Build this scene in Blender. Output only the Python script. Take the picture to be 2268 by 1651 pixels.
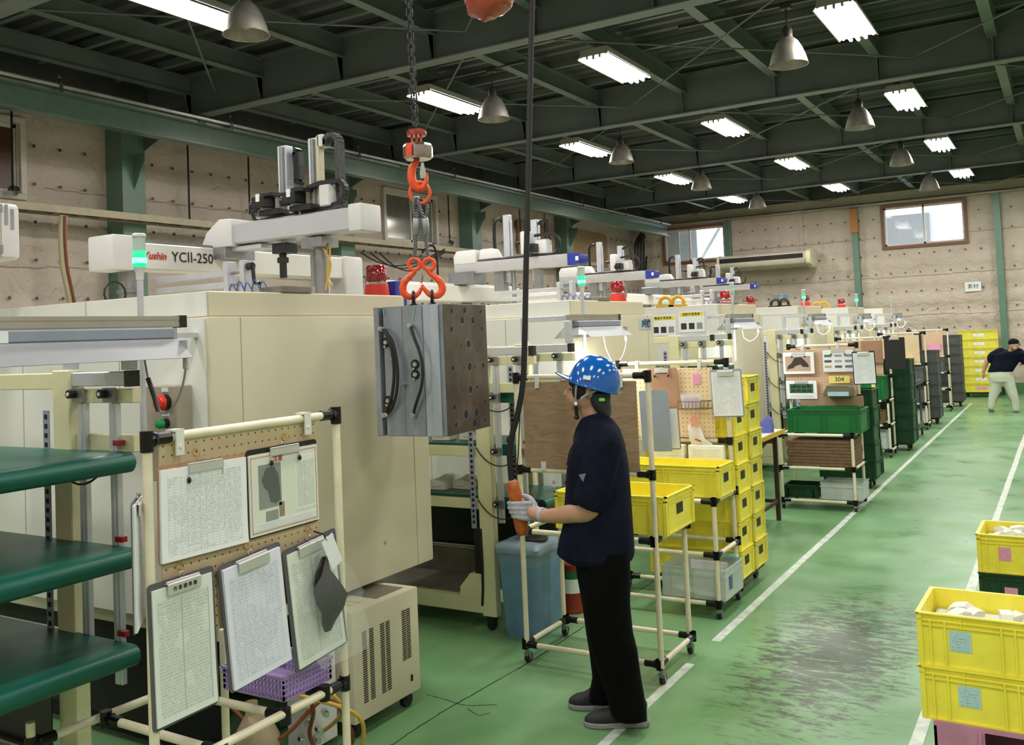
import bpy, bmesh, math, random
from math import sin, cos, pi, radians, sqrt
from mathutils import Vector, Matrix, Quaternion
random.seed(7)
for o in list(bpy.data.objects): bpy.data.objects.remove(o)
sc = bpy.context.scene
COL = sc.collection

# ------------------------------------------------------------------ camera (calibrated from the vanishing points of the hall)
CX, CY, FPX, CAMH = 1134.0, 659.0, 2055.489, 1.8
RX = Vector((0.857, 0.058, 0.513)); RY = Vector((0.514, -0.014, -0.857))
def _n(v): return v.normalized()
_a = Vector((-2299 - CX, -(890 - CY), -FPX)); _b = Vector((2367 - CX, -(693 - CY), -FPX))
RX = _n(-_a); RY = _n(_b); RZ = _n(RX.cross(RY)); RX = _n(RY.cross(RZ))
CAMP = Vector((0, 0, CAMH))
# columns of the camera matrix = camera axes in world coordinates
M3 = Matrix((RX, RY, RZ))
cam = bpy.data.cameras.new('camera'); camo = bpy.data.objects.new('camera', cam); COL.objects.link(camo)
camo.matrix_world = Matrix.Translation(CAMP) @ M3.to_4x4()
cam.sensor_fit = 'HORIZONTAL'; cam.sensor_width = 36; cam.lens = FPX / 2268 * 36
cam.shift_x = 0.0; cam.shift_y = -(825.5 - CY) / 2268
cam.clip_start = 0.05; cam.clip_end = 200
sc.camera = camo

def ray(px, py): return M3 @ Vector((px - CX, -(py - CY), -FPX))
def atZ(px, py, z):
    d = ray(px, py); return CAMP + d * ((z - CAMH) / d.z)
def atY(px, py, y):
    d = ray(px, py); return CAMP + d * (y / d.y)
def atX(px, py, x):
    d = ray(px, py); return CAMP + d * (x / d.x)

# ------------------------------------------------------------------ world, exposure
w = bpy.data.worlds.new('world'); sc.world = w; w.use_nodes = True
wb = w.node_tree.nodes['Background']; wb.inputs[0].default_value = (0.80, 0.88, 1.0, 1); wb.inputs[1].default_value = 5.0
sc.view_settings.view_transform = 'Standard'; sc.view_settings.look = 'None'
sc.view_settings.gamma = 1.0; sc.view_settings.use_curve_mapping = False
sc.view_settings.exposure = 0.24
LIGHT_W = 44.0
LX = (-9.0, -6.55, -4.22, -1.72, 0.8, 3.4)
LY = (-2.45, 1.5, 5.45, 9.5, 13.45, 17.35, 21.2)
for ix, x in enumerate(LX):
    for iy, y in enumerate(LY):
        if ix == 0 and iy > 0: continue
        l = bpy.data.lights.new('tube_light', 'AREA'); l.shape = 'RECTANGLE'; l.size = 0.34; l.size_y = 1.15
        l.energy = LIGHT_W; l.color = (1.0, 0.975, 0.90)
        lo = bpy.data.objects.new('tube_light', l); COL.objects.link(lo); lo.location = (x, y, 4.655)

# ------------------------------------------------------------------ materials
def lin(c):
    if isinstance(c, str):
        c = c.lstrip('#'); c = [int(c[i:i+2], 16) / 255 for i in (0, 2, 4)]
    return tuple(x / 12.92 if x <= 0.04045 else ((x + 0.055) / 1.055) ** 2.4 for x in c) + (1,)
MATS = {}
class N:
    def __init__(s, name):
        m = bpy.data.materials.new(name); m.use_nodes = True; s.m = m; s.t = m.node_tree; s.n = s.t.nodes; s.l = s.t.links
        s.p = s.n['Principled BSDF']
    def add(s, typ, **kw):
        nd = s.n.new(typ)
        for k, v in kw.items():
            if k.startswith('i_'): nd.inputs[k[2:]].default_value = v
            else: setattr(nd, k, v)
        return nd
    def val(s, x, sock):
        if hasattr(x, 'node') or isinstance(x, bpy.types.NodeSocket): s.l.new(x, sock)
        else: sock.default_value = x
    def math(s, op, a, b=0.0, c=0.0):
        nd = s.n.new('ShaderNodeMath'); nd.operation = op
        s.val(a, nd.inputs[0]); s.val(b, nd.inputs[1])
        if op in ('MULTIPLY_ADD', 'SMOOTH_MIN'): s.val(c, nd.inputs[2])
        return nd.outputs[0]
    def mix(s, f, a, b):
        nd = s.n.new('ShaderNodeMix'); nd.data_type = 'RGBA'
        s.val(f, nd.inputs[0]); s.val(a, nd.inputs[6]); s.val(b, nd.inputs[7]); return nd.outputs[2]
    def noise(s, vec, scale, detail=3.0, rough=0.5, dist=0.0):
        nd = s.add('ShaderNodeTexNoise'); s.l.new(vec, nd.inputs['Vector'])
        nd.inputs['Scale'].default_value = scale; nd.inputs['Detail'].default_value = detail
        nd.inputs['Roughness'].default_value = rough; nd.inputs['Distortion'].default_value = dist
        return nd.outputs['Fac']
    def coord(s, which='Object'):
        return s.add('ShaderNodeTexCoord').outputs[which]
    def ramp(s, f, lo, hi):
        nd = s.add('ShaderNodeMapRange'); s.l.new(f, nd.inputs[0]); nd.inputs[1].default_value = lo; nd.inputs[2].default_value = hi
        return nd.outputs[0]
    def bump(s, h, strength=0.2, dist=0.01):
        nd = s.add('ShaderNodeBump'); s.l.new(h, nd.inputs['Height']); nd.inputs['Strength'].default_value = strength
        nd.inputs['Distance'].default_value = dist; s.l.new(nd.outputs[0], s.p.inputs['Normal'])
def mat(name, col, rough=0.5, metal=0.0, var=0.06, scale=6.0, bump=0.0, bscale=60.0, alpha=1.0, trans=0.0, emit=None, estr=0.0, spec=0.5, coat=0.0, stretch=None):
    k = N(name); c = lin(col); p = k.p
    co = k.coord('Object')
    if stretch:
        mp = k.add('ShaderNodeMapping'); k.l.new(co, mp.inputs[0]); mp.inputs['Scale'].default_value = stretch; co = mp.outputs[0]
    if var > 0:
        f = k.ramp(k.noise(co, scale, 4, 0.6), 0.3, 0.7)
        dk = tuple(x * (1 - var * 1.6) for x in c[:3]) + (1,); lt = tuple(min(1, x * (1 + var)) for x in c[:3]) + (1,)
        k.l.new(k.mix(f, dk, lt), p.inputs['Base Color'])
    else: p.inputs['Base Color'].default_value = c
    p.inputs['Roughness'].default_value = rough; p.inputs['Metallic'].default_value = metal
    p.inputs['Specular IOR Level'].default_value = spec; p.inputs['Coat Weight'].default_value = coat
    p.inputs['Alpha'].default_value = alpha; p.inputs['Transmission Weight'].default_value = trans
    if bump > 0: k.bump(k.noise(co, bscale, 3, 0.6), bump, 0.004)
    if emit: p.inputs['Emission Color'].default_value = lin(emit); p.inputs['Emission Strength'].default_value = estr
    MATS[name] = k.m; return k.m

PAINT = mat('cream_machine_paint', '#cec6ae', 0.42, var=0.03, scale=2.0)
PANEL = mat('off_white_and_lit_side_paint', '#dfe0dc', 0.4, var=0.03, scale=2.0)  # off-white parts; on the machine sides it carries their brighter light as colour
SEAM = mat('panel_seam', '#a5a18e', 0.6)
CREAM = mat('cream_frame_paint', '#dfdbb4', 0.4, var=0.03)
PIPE = mat('ivory_coated_pipe', '#e9dfc6', 0.32, var=0.08, scale=9)
BLK = mat('black_plastic', '#151516', 0.38, var=0.1)
JOINT = mat('black_joint_metal', '#141414', 0.3, metal=0.3, var=0.1)
RUB = mat('black_rubber', '#1a1a1b', 0.6, var=0.1)
ALU = mat('anodised_aluminium', '#ccd0da', 0.36, metal=0.5, var=0.05, scale=12)
STEEL = mat('grey_steel', '#9a9c9f', 0.38, metal=0.8, var=0.12, scale=8)
ROBW = mat('robot_white_cover', '#d6d5d6', 0.38, var=0.03)
ROBG = mat('robot_beam_grey', '#bfc0c6', 0.4, metal=0.25, var=0.03)
ROBB = mat('robot_blue_cap', '#26349a', 0.4)
GSTEEL = mat('green_painted_steel', '#616b66', 0.45, var=0.12, scale=1.5, bump=0.05, bscale=20)
GCOL = mat('green_column_paint', '#648474', 0.35, var=0.08, scale=1.5)
DECK = mat('roof_deck_steel', '#4b4f4c', 0.6, var=0.15, scale=1.2)
BELT = mat('green_conveyor_belt', '#135a4c', 0.36, var=0.10, scale=5)
ORANGE = mat('orange_lifting_paint', '#e8501f', 0.38, var=0.15, scale=30, bump=0.15, bscale=90)
CHAINM = mat('dark_chain_steel', '#3b3b3d', 0.35, metal=0.85, var=0.2, scale=60)
MOLDA = mat('ground_mould_steel', '#949aa6', 0.28, metal=0.4, var=0.22, scale=7, bump=0.1, bscale=40, stretch=(1, 1, 0.4))
MOLDB = mat('oiled_brown_mould_plate', '#5f564d', 0.34, metal=0.3, var=0.3, scale=7, bump=0.1, bscale=30)
HOLE = mat('dark_drilled_hole', '#0b0a0a', 0.7)
BRASSF = mat('bright_fitting_steel', '#d2d2cf', 0.22, metal=0.95)
YEL = mat('yellow_crate_plastic', '#f7ea4e', 0.4, var=0.07, scale=8)
YELD = mat('dusty_yellow_crate_plastic', '#e6dc52', 0.42, var=0.1, scale=9)
GRN = mat('green_crate_plastic', '#0f6b35', 0.4, var=0.08)
GRND = mat('dark_green_crate_plastic', '#0c3f25', 0.4, var=0.08)
GRY = mat('grey_crate_plastic', '#565a5b', 0.5, var=0.1)
PINK = mat('pink_crate_plastic', '#c489a4', 0.45, var=0.15, scale=5)
CLR = mat('clear_frosted_plastic', '#d8e2e0', 0.22, alpha=0.55)
CLRT = mat('thin_clear_film', '#e6eceb', 0.12, alpha=0.10, bump=0.5, bscale=25)
TEALL = mat('pale_teal_plastic', '#8fd0c2', 0.35)
BIN = mat('blue_bin_plastic', '#6f93b8', 0.42, var=0.12, scale=6)
BINL = mat('blue_grey_bin_lid', '#8aa0b4', 0.4, var=0.1)
REDC = mat('dark_red_can', '#8a2a17', 0.4)
REDL = mat('red_beacon_lens', '#8e0d1a', 0.12, var=0.0, spec=0.9)
REDB = mat('red_beacon_base', '#d93a33', 0.3)
SILV = mat('chrome_band', '#d0d0d0', 0.15, metal=1.0)
GLOW = mat('green_lit_lens', '#0a7a4a', 0.3, var=0, emit='#10e088', estr=1.3)
GLOWW = mat('green_lit_core', '#80ffd0', 0.3, var=0, emit='#7dffc8', estr=1.6)
LENS = mat('unlit_clear_green_lens', '#b9cfc6', 0.2, alpha=0.85)
TUBE = mat('fluorescent_tube_glow', '#ffffff', 0.3, var=0, emit='#fffaf2', estr=14.0)
LAMPW = mat('work_lamp_glow', '#ffffff', 0.3, var=0, emit='#ffffff', estr=9.0)
FIXW = mat('white_fixture_metal', '#9c9a90', 0.5)
HIBAY = mat('dusty_aluminium_reflector', '#a9a49c', 0.42, metal=0.6, var=0.15, scale=9)
SHADE = mat('lamp_shade_metal', '#a2a4aa', 0.4, metal=0.3, var=0.04)
RAILM = mat('crane_rail_steel', '#a5aaa6', 0.3, metal=0.8, var=0.15)
TRAY = mat('cable_tray_paint', '#a59c85', 0.45, metal=0.3, var=0.1)
CABLE = mat('black_cable', '#17171a', 0.5)
HOSEC = mat('cream_hose', '#c8bda0', 0.5)
HOSEO = mat('orange_hose', '#7f4228', 0.5)
PENDO = mat('orange_pendant_wrap', '#c0622a', 0.45, var=0.2, scale=30, bump=0.9, bscale=45)
REDBAG = mat('red_chain_bag_cloth', '#a4432f', 0.4, var=0.25, scale=9, bump=0.8, bscale=18, coat=0.4)
BROWN = mat('dark_brown_leg_steel', '#38231d', 0.5)
CARDB = mat('cardboard', '#a08468', 0.8, var=0.08)
CARDD = mat('brown_corrugated_sheets', '#7d6049', 0.85, var=0.15, scale=20)
WINW = mat('window_frame_white', '#d2cec5', 0.4)
WINB = mat('window_frame_brown', '#7b5344', 0.5)
GLASS = mat('window_glass', '#dfe8ee', 0.05, var=0, alpha=0.16, spec=0.6)
GLASSD = mat('dusty_inner_window_glass', '#8e8c84', 0.12, var=0.08, metal=0.35)
SKIN = mat('skin', '#b98c74', 0.5, var=0.06, scale=20)
SHIRT = mat('navy_work_shirt', '#121627', 0.9, var=0.25, scale=10, bump=0.7, bscale=11, spec=0.12)
TROU = mat('black_trousers', '#050608', 0.9, var=0.25, scale=10, bump=0.7, bscale=10, spec=0.12)
HELM = mat('blue_helmet_plastic', '#0c5cb4', 0.16, var=0.02, coat=0.6)
HAIR = mat('black_hair', '#120e0e', 0.6, bump=0.6, bscale=140)
GUARD = mat('dark_neck_cloth', '#20262b', 0.8, bump=0.3, bscale=30)
STRAP = mat('grey_strap', '#8f9496', 0.6)
GLOVE = mat('pale_grey_knit_glove', '#b9b9c6', 0.85, var=0.15, scale=30, bump=0.6, bscale=220)
SHOE = mat('black_mesh_shoe', '#25262a', 0.7, var=0.2, scale=40, bump=0.3, bscale=160)
CLIPM = mat('satin_clip_steel', '#c9c9c6', 0.45, metal=0.35)
SOLE = mat('grey_shoe_sole', '#8d8a8c', 0.6, var=0.1, scale=20)
LIME = mat('lime_green_plastic', '#7ed04a', 0.4)
WPANTS = mat('off_white_trousers', '#c9cdbd', 0.8, var=0.08, bump=0.3, bscale=12)
CLIPB = mat('dark_grey_clipboard', '#58575b', 0.5)
CLIPBLK = mat('black_clipboard', '#141314', 0.5)
CLIPBR = mat('brown_hardboard', '#a98163', 0.6, var=0.08)
CLIPBG = mat('blue_grey_clipboard', '#98a1b0', 0.45, var=0.06)
WHITE = mat('white_paper', '#e9ecf0', 0.7, var=0.02)
PAPERY = mat('yellow_card', '#e9dd7a', 0.7)
PAPERP = mat('pink_card', '#e79cc0', 0.7)
LBLUE = mat('pale_blue_label', '#a9cdd4', 0.7)
INK = mat('black_ink', '#1a1a1d', 0.7, var=0)
INKR = mat('red_ink', '#c23a3a', 0.7, var=0)
INKB = mat('blue_grey_ink', '#56708c', 0.7, var=0)
PHOTO = mat('grey_photo_print', '#8f938f', 0.6, var=0.1)
PHOTOD = mat('dark_print', '#2e2b28', 0.6)
PUR = mat('purple_basket_plastic', '#a48cc8', 0.45)
BLUECL = mat('blue_cloth', '#2c4a86', 0.85, bump=0.5, bscale=20)
YHOSE = mat('yellow_hose', '#c9a347', 0.4)
CHAINY = mat('yellow_chain', '#d8a81c', 0.45)
SIGNR = mat('red_sign', '#a83428', 0.5)
BTNR = mat('red_push_button', '#e0301f', 0.3)
BTNG = mat('green_push_button', '#12894f', 0.3)
CTRL = mat('taupe_control_box', '#a39a8c', 0.5)
FILMW = mat('white_translucent_parts', '#e6e6dd', 0.4, alpha=0.85)
LINEM = mat('worn_white_floor_tape', '#c6cfc4', 0.5, var=0.2, scale=12)
CRACK = mat('dark_floor_joint', '#1f3a26', 0.8)
OUTB = mat('outside_grey_wall', '#6d7070', 0.8)
YSTR = mat('yellow_black_edge_tape', '#d8b32c', 0.5, var=0.2, scale=30)
TABLE = mat('grey_white_table_top', '#c4c4bc', 0.4)
DKBASE = mat('dark_machine_underframe', '#171a18', 0.7)
TRAYM = mat('dull_drip_tray_steel', '#8d8a80', 0.35, metal=0.6, var=0.2)

def mk_floor():
    k = N('green_epoxy_floor'); co = k.coord('Object')
    big = k.noise(co, 0.5, 2, 0.5); fine = k.noise(co, 3.0, 3, 0.5)
    base = k.mix(k.ramp(big, 0.3, 0.75), lin('#558653'), lin('#789e71'))
    base = k.mix(k.math('MULTIPLY', k.ramp(fine, 0.35, 0.9), 0.35), base, lin('#8fae85'))
    # dark scuffed area of the aisle and tyre streaks
    mp = k.add('ShaderNodeMapping'); k.l.new(co, mp.inputs[0]); mp.inputs['Location'].default_value = (1.2 / 0.62, -5.3 / 1.7, 0); mp.inputs['Scale'].default_value = (1.0 / 0.62, 1.0 / 1.7, 1)
    ln = k.add('ShaderNodeVectorMath', operation='LENGTH'); k.l.new(mp.outputs[0], ln.inputs[0])
    mk = k.ramp(ln.outputs['Value'], 1.0, 0.0)
    st = k.add('ShaderNodeMapping'); k.l.new(co, st.inputs[0]); st.inputs['Scale'].default_value = (1.3, 3.6, 1)
    sn = k.noise(st.outputs[0], 5.5, 10, 0.8, 0.3)
    sc_ = k.ramp(k.math('ADD', sn, k.math('MULTIPLY', mk, 0.17)), 0.56, 0.62)
    base = k.mix(k.math('MULTIPLY', sc_, k.math('MULTIPLY', k.ramp(mk, 0.0, 0.4), 0.9)), base, lin('#2f352c'))
    stn = k.ramp(k.noise(co, 9.0, 1, 0.5), 0.74, 0.78)
    base = k.mix(k.math('MULTIPLY', stn, 0.07), base, lin('#3f5c41'))
    k.l.new(base, k.p.inputs['Base Color'])
    k.l.new(k.ramp(k.noise(co, 2.2, 2, 0.5), 0.0, 1.35), k.p.inputs['Roughness'])
    k.p.inputs['Specular IOR Level'].default_value = 0.55
    k.bump(k.noise(st.outputs[0], 7.0, 5, 0.6), 0.06, 0.006)
    return k.m
FLOOR = mk_floor()
def mk_wall():
    k = N('beige_quilted_insulation'); co = k.coord('Object')
    f = k.ramp(k.noise(co, 1.3, 5, 0.6), 0.3, 0.75)
    k.l.new(k.mix(f, lin('#bdafa2'), lin('#cfc2b5')), k.p.inputs['Base Color'])
    k.p.inputs['Roughness'].default_value = 0.6
    h = k.math('ADD', k.noise(co, 3.0, 5, 0.55, 1.2), k.math('MULTIPLY', k.noise(co, 14.0, 3, 0.5, 1.0), 0.25))
    k.bump(h, 0.8, 0.07); return k.m
WALLM = mk_wall()
def mk_ply():
    k = N('brown_plywood'); co = k.coord('Object')
    mp = k.add('ShaderNodeMapping'); k.l.new(co, mp.inputs[0]); mp.inputs['Scale'].default_value = (1.5, 1, 9)
    f = k.noise(mp.outputs[0], 5, 8, 0.75, 1.5)
    k.l.new(k.mix(k.ramp(f, 0.3, 0.7), lin('#866b52'), lin('#b3987b')), k.p.inputs['Base Color']); k.p.inputs['Roughness'].default_value = 0.55
    return k.m
PLY = mk_ply()
def mk_peg(name, col):
    k = N(name); co = k.coord('Object'); sep = k.add('ShaderNodeSeparateXYZ'); k.l.new(co, sep.inputs[0])
    s = 1 / 0.030
    def cell(o): return k.math('SUBTRACT', k.math('FRACT', k.math('MULTIPLY', o, s)), 0.5)
    a = cell(sep.outputs['X']); b = cell(sep.outputs['Z'])
    d = k.math('SQRT', k.math('ADD', k.math('MULTIPLY', a, a), k.math('MULTIPLY', b, b)))
    hole = k.math('LESS_THAN', d, 0.11)
    base = k.mix(k.ramp(k.noise(co, 8, 3), 0.3, 0.7), lin(col), tuple(x * 0.9 for x in lin(col)[:3]) + (1,))
    k.l.new(k.mix(hole, base, lin('#5b4632')), k.p.inputs['Base Color']); k.p.inputs['Roughness'].default_value = 0.6
    return k.m
PEG = mk_peg('tan_pegboard', '#cbb593'); PEGL = mk_peg('pale_pegboard', '#ecd3ab'); PEGP = mk_peg('pinkish_pegboard', '#dcb99c')
def mk_form(name, rows, cols, ink='#6c7076', paper='#eceff4', dens=0.45, grid=True, margin=0.07, top=0.1, seed=0.0, wscale=75):
    """flat print: ruled rows with dashes of illegible small writing, and a thin grid"""
    k = N(name); co = k.coord('Generated'); sep = k.add('ShaderNodeSeparateXYZ'); k.l.new(co, sep.inputs[0]); x = sep.outputs['X']; z = sep.outputs['Z']
    fz = k.math('FRACT', k.math('MULTIPLY', z, rows)); row = k.math('FLOOR', k.math('MULTIPLY', z, rows))
    cb = k.add('ShaderNodeCombineXYZ'); k.l.new(k.math('MULTIPLY', x, wscale), cb.inputs[0]); k.l.new(k.math('MULTIPLY', row, 7.31), cb.inputs[1]); cb.inputs[2].default_value = seed
    wn = k.noise(cb.outputs[0], 1.0, 2, 0.6)
    cb2 = k.add('ShaderNodeCombineXYZ'); k.l.new(k.math('MULTIPLY', x, 3.0), cb2.inputs[0]); k.l.new(k.math('MULTIPLY', z, 4.0), cb2.inputs[1]); cb2.inputs[2].default_value = seed + 5
    patch = k.noise(cb2.outputs[0], 1.0, 2, 0.5)
    word = k.math('MULTIPLY', k.math('GREATER_THAN', wn, 1 - dens), k.math('LESS_THAN', k.math('ABSOLUTE', k.math('SUBTRACT', fz, 0.5)), 0.22))
    word = k.math('MULTIPLY', word, k.math('GREATER_THAN', patch, 0.42))
    f = k.math('MULTIPLY', word, 0.42)
    if grid:
        g1 = k.math('LESS_THAN', fz, 0.14)
        g2 = k.math('LESS_THAN', k.math('FRACT', k.math('MULTIPLY', x, cols)), 0.05)
        f = k.math('MAXIMUM', f, k.math('MULTIPLY', k.math('MAXIMUM', g1, g2), 0.45))
    inx = k.math('LESS_THAN', k.math('ABSOLUTE', k.math('SUBTRACT', x, 0.5)), 0.5 - margin)
    inz = k.math('LESS_THAN', k.math('ABSOLUTE', k.math('SUBTRACT', z, 0.5 - top / 4)), 0.5 - top / 2 - 0.02)
    f = k.math('MULTIPLY', f, k.math('MULTIPLY', inx, inz))
    k.l.new(k.mix(f, lin(paper), lin(ink)), k.p.inputs['Base Color']); k.p.inputs['Roughness'].default_value = 0.55
    return k.m
FORM1 = mk_form('printed_table_form', 34, 14, seed=1.0, dens=0.52)
FORM2 = mk_form('printed_text_form', 40, 2.2, seed=3.0, dens=0.55, paper='#e2e7e2')
FORM3 = mk_form('handwritten_log_form', 36, 9, seed=9.0, dens=0.52, ink='#7d80a0', paper='#e6e8fa')
FORM4 = mk_form('faint_printed_sheet', 30, 3, seed=4.0, dens=0.5, ink='#6a6f72', paper='#dde2e6', grid=False)
FORML = mk_form('small_label_print', 7, 3, seed=6.0, dens=0.5, ink='#4c6672', paper='#b3d2d6', wscale=14, margin=0.1, grid=False)
FORMP = mk_form('small_pink_label_print', 7, 3, seed=8.0, dens=0.5, ink='#8a4a70', paper='#ea9fc4', wscale=14, margin=0.1, grid=False)

# ------------------------------------------------------------------ mesh helpers
class MB:
    def __init__(s): s.v = []; s.f = []; s.m = []; s.cur = 0
    def mat(s, i): s.cur = i; return s
    def addf(s, vs, fs):
        b = len(s.v); s.v += [tuple(v) for v in vs]; s.f += [tuple(b + i for i in f) for f in fs]; s.m += [s.cur] * len(fs); return s
    def box(s, c, d, R=None):
        c = Vector(c); h = Vector(d) / 2
        vs = [Vector((x * h.x, y * h.y, z * h.z)) for x in (-1, 1) for y in (-1, 1) for z in (-1, 1)]
        if R is not None: vs = [R @ v for v in vs]
        return s.addf([c + v for v in vs], [(0, 1, 3, 2), (4, 6, 7, 5), (0, 4, 5, 1), (2, 3, 7, 6), (0, 2, 6, 4), (1, 5, 7, 3)])
    def bb(s, x0, x1, y0, y1, z0, z1):
        return s.box(((x0 + x1) / 2, (y0 + y1) / 2, (z0 + z1) / 2), (abs(x1 - x0), abs(y1 - y0), abs(z1 - z0)))
    def beam(s, p, q, wdt, hgt, up=(0, 0, 1)):
        p = Vector(p); q = Vector(q); d = q - p; L = d.length; d.normalize(); up = Vector(up)
        if abs(d.dot(up)) > 0.99: up = Vector((0, 1, 0))
        sd = d.cross(up).normalized(); u = sd.cross(d).normalized()
        R = Matrix((d, sd, u)).transposed(); return s.box((p + q) / 2, (L, wdt, hgt), R)
    def cyl(s, p, q, r0, r1=None, n=12, caps=True):
        p = Vector(p); q = Vector(q); r1 = r0 if r1 is None else r1; d = (q - p).normalized()
        u = d.orthogonal().normalized(); v = d.cross(u)
        ring = lambda c, r: [c + (u * cos(2 * pi * i / n) + v * sin(2 * pi * i / n)) * r for i in range(n)]
        fs = [(i, (i + 1) % n, n + (i + 1) % n, n + i) for i in range(n)]
        if caps: fs += [tuple(range(n - 1, -1, -1)), tuple(range(n, 2 * n))]
        return s.addf(ring(p, r0) + ring(q, r1), fs)
    def tube(s, pts, r, n=8, closed=False, caps=True):
        P = [Vector(p) for p in pts]; m = len(P); rr = r if isinstance(r, (list, tuple)) else [r] * m
        T = []
        for i in range(m):
            a = P[(i - 1) % m] if (closed or i > 0) else P[i]; b = P[(i + 1) % m] if (closed or i < m - 1) else P[i]
            T.append((b - a).normalized())
        u = T[0].orthogonal().normalized(); vs = []
        for i in range(m):
            u = (u - T[i] * u.dot(T[i])).normalized(); v = T[i].cross(u)
            vs += [P[i] + (u * cos(2 * pi * j / n) + v * sin(2 * pi * j / n)) * rr[i] for j in range(n)]
        fs = []
        for i in range(m if closed else m - 1):
            a = i * n; b = ((i + 1) % m) * n
            off = 0
            if closed and i == m - 1:  # align seam
                best = min(range(n), key=lambda o: (vs[a] - vs[b + o]).length); off = best
            fs += [(a + j, a + (j + 1) % n, b + (j + 1 + off) % n, b + (j + off) % n) for j in range(n)]
        if not closed and caps: fs += [tuple(range(n - 1, -1, -1)), tuple((m - 1) * n + j for j in range(n))]
        return s.addf(vs, fs)
    def lathe(s, c, prof, n=20, ax=(0, 0, 1), caps=True):
        c = Vector(c); d = Vector(ax).normalized(); u = d.orthogonal().normalized(); v = d.cross(u); vs = []; fs = []
        for r, z in prof: vs += [c + d * z + (u * cos(2 * pi * i / n) + v * sin(2 * pi * i / n)) * r for i in range(n)]
        for k in range(len(prof) - 1): fs += [(k * n + i, k * n + (i + 1) % n, (k + 1) * n + (i + 1) % n, (k + 1) * n + i) for i in range(n)]
        if caps:
            fs.append(tuple(range(n - 1, -1, -1))); fs.append(tuple((len(prof) - 1) * n + i for i in range(n)))
        return s.addf(vs, fs)
    def prism(s, poly, o, u, v, wv, depth):
        """polygon (a,b) in axes u,v from o, extruded by depth along wv"""
        o = Vector(o); u = Vector(u); v = Vector(v); wv = Vector(wv).normalized() * depth; n = len(poly)
        A = [o + u * a + v * b for a, b in poly]; vs = A + [p + wv for p in A]
        return s.addf(vs, [tuple(range(n - 1, -1, -1)), tuple(range(n, 2 * n))] + [(i, (i + 1) % n, n + (i + 1) % n, n + i) for i in range(n)])
    def quad(s, a, b, c, d): return s.addf([a, b, c, d], [(0, 1, 2, 3)])
    def loft(s, secs, n=20, caps=True):
        """secs: (centre, axis_a*ra, axis_b*rb) rings, superellipse"""
        vs = []
        for c, a, b in secs:
            c = Vector(c)
            for i in range(n):
                t = 2 * pi * i / n; ca, sa = cos(t), sin(t)
                vs.append(c + Vector(a) * (abs(ca) ** 0.85 * (1 if ca >= 0 else -1)) + Vector(b) * (abs(sa) ** 0.85 * (1 if sa >= 0 else -1)))
        fs = []
        for k in range(len(secs) - 1): fs += [(k * n + i, k * n + (i + 1) % n, (k + 1) * n + (i + 1) % n, (k + 1) * n + i) for i in range(n)]
        if caps: fs.append(tuple(range(n - 1, -1, -1))); fs.append(tuple((len(secs) - 1) * n + i for i in range(n)))
        return s.addf(vs, fs)
    def ell(s, c, A, B, C_, n=16, m=10):
        c = Vector(c); A = Vector(A); B = Vector(B); C_ = Vector(C_); vs = [c - C_]
        for j in range(1, m):
            t = -pi / 2 + pi * j / m
            vs += [c + A * cos(t) * cos(2 * pi * i / n) + B * cos(t) * sin(2 * pi * i / n) + C_ * sin(t) for i in range(n)]
        vs.append(c + C_); fs = []
        for i in range(n):
            fs.append((0, 1 + (i + 1) % n, 1 + i)); e = len(vs) - 1; k = 1 + (m - 2) * n; fs.append((e, k + i, k + (i + 1) % n))
        for j in range(m - 2):
            a = 1 + j * n; b = a + n
            fs += [(a + i, a + (i + 1) % n, b + (i + 1) % n, b + i) for i in range(n)]
        return s.addf(vs, fs)
    def mesh(s, name, mats, bevel=0.0, smooth=35, seg=1):
        me = bpy.data.meshes.new(name); me.from_pydata([tuple(v) for v in s.v], [], s.f)
        if not isinstance(mats, (list, tuple)): mats = [mats]
        for mm in mats: me.materials.append(mm)
        if len(mats) > 1: me.polygons.foreach_set('material_index', s.m)
        bm = bmesh.new(); bm.from_mesh(me); bmesh.ops.recalc_face_normals(bm, faces=bm.faces)
        if bevel > 0:
            ed = [e for e in bm.edges if len(e.link_faces) == 2 and e.calc_face_angle(0) > 0.6]
            bmesh.ops.bevel(bm, geom=ed, offset=bevel, segments=seg, affect='EDGES', profile=0.6, clamp_overlap=True)
        bm.to_mesh(me); bm.free()
        if smooth:
            me.shade_smooth(); me.set_sharp_from_angle(angle=radians(smooth))
        return me
    def build(s, name, mats, parent=None, **kw):
        o = bpy.data.objects.new(name, s.mesh(name, mats, **kw)); COL.objects.link(o)
        if parent is not None:
            o.parent = parent
            w0 = W0.get(parent.name)
            if w0 is not None:
                o.data.transform(Matrix.Translation(-w0)); W0[o.name] = w0
        return o
W0 = {}
def thing(name, label, cat, base, group=None):
    o = empty(name, label, cat, base, 0, group)     # parts are given in world coordinates
    W0[o.name] = Vector(base); return o
def link(name, me, parent=None, loc=None, rz=None):
    o = bpy.data.objects.new(name, me); COL.objects.link(o)
    if parent is not None: o.parent = parent
    if loc is not None: o.location = loc
    if rz is not None: o.rotation_euler = (0, 0, rz)
    return o
def tag(o, label=None, cat=None, group=None, kind=None):
    if label: o['label'] = label
    if cat: o['category'] = cat
    if group: o['group'] = group
    if kind: o['kind'] = kind
    return o
def empty(name, label, cat, loc=(0, 0, 0), rz=0.0, group=None):
    o = bpy.data.objects.new(name, None); COL.objects.link(o); o.empty_display_size = 0.1
    o.location = loc; o.rotation_euler = (0, 0, rz); return tag(o, label, cat, group)
def struct(name, mb, m, label=None, parent=None, **kw):
    o = mb.build(name, m, parent, **kw)
    if parent is None: tag(o, label, None, None, 'structure')
    return o
def kids(o): return [c for c in bpy.data.objects if c.parent == o]
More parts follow.
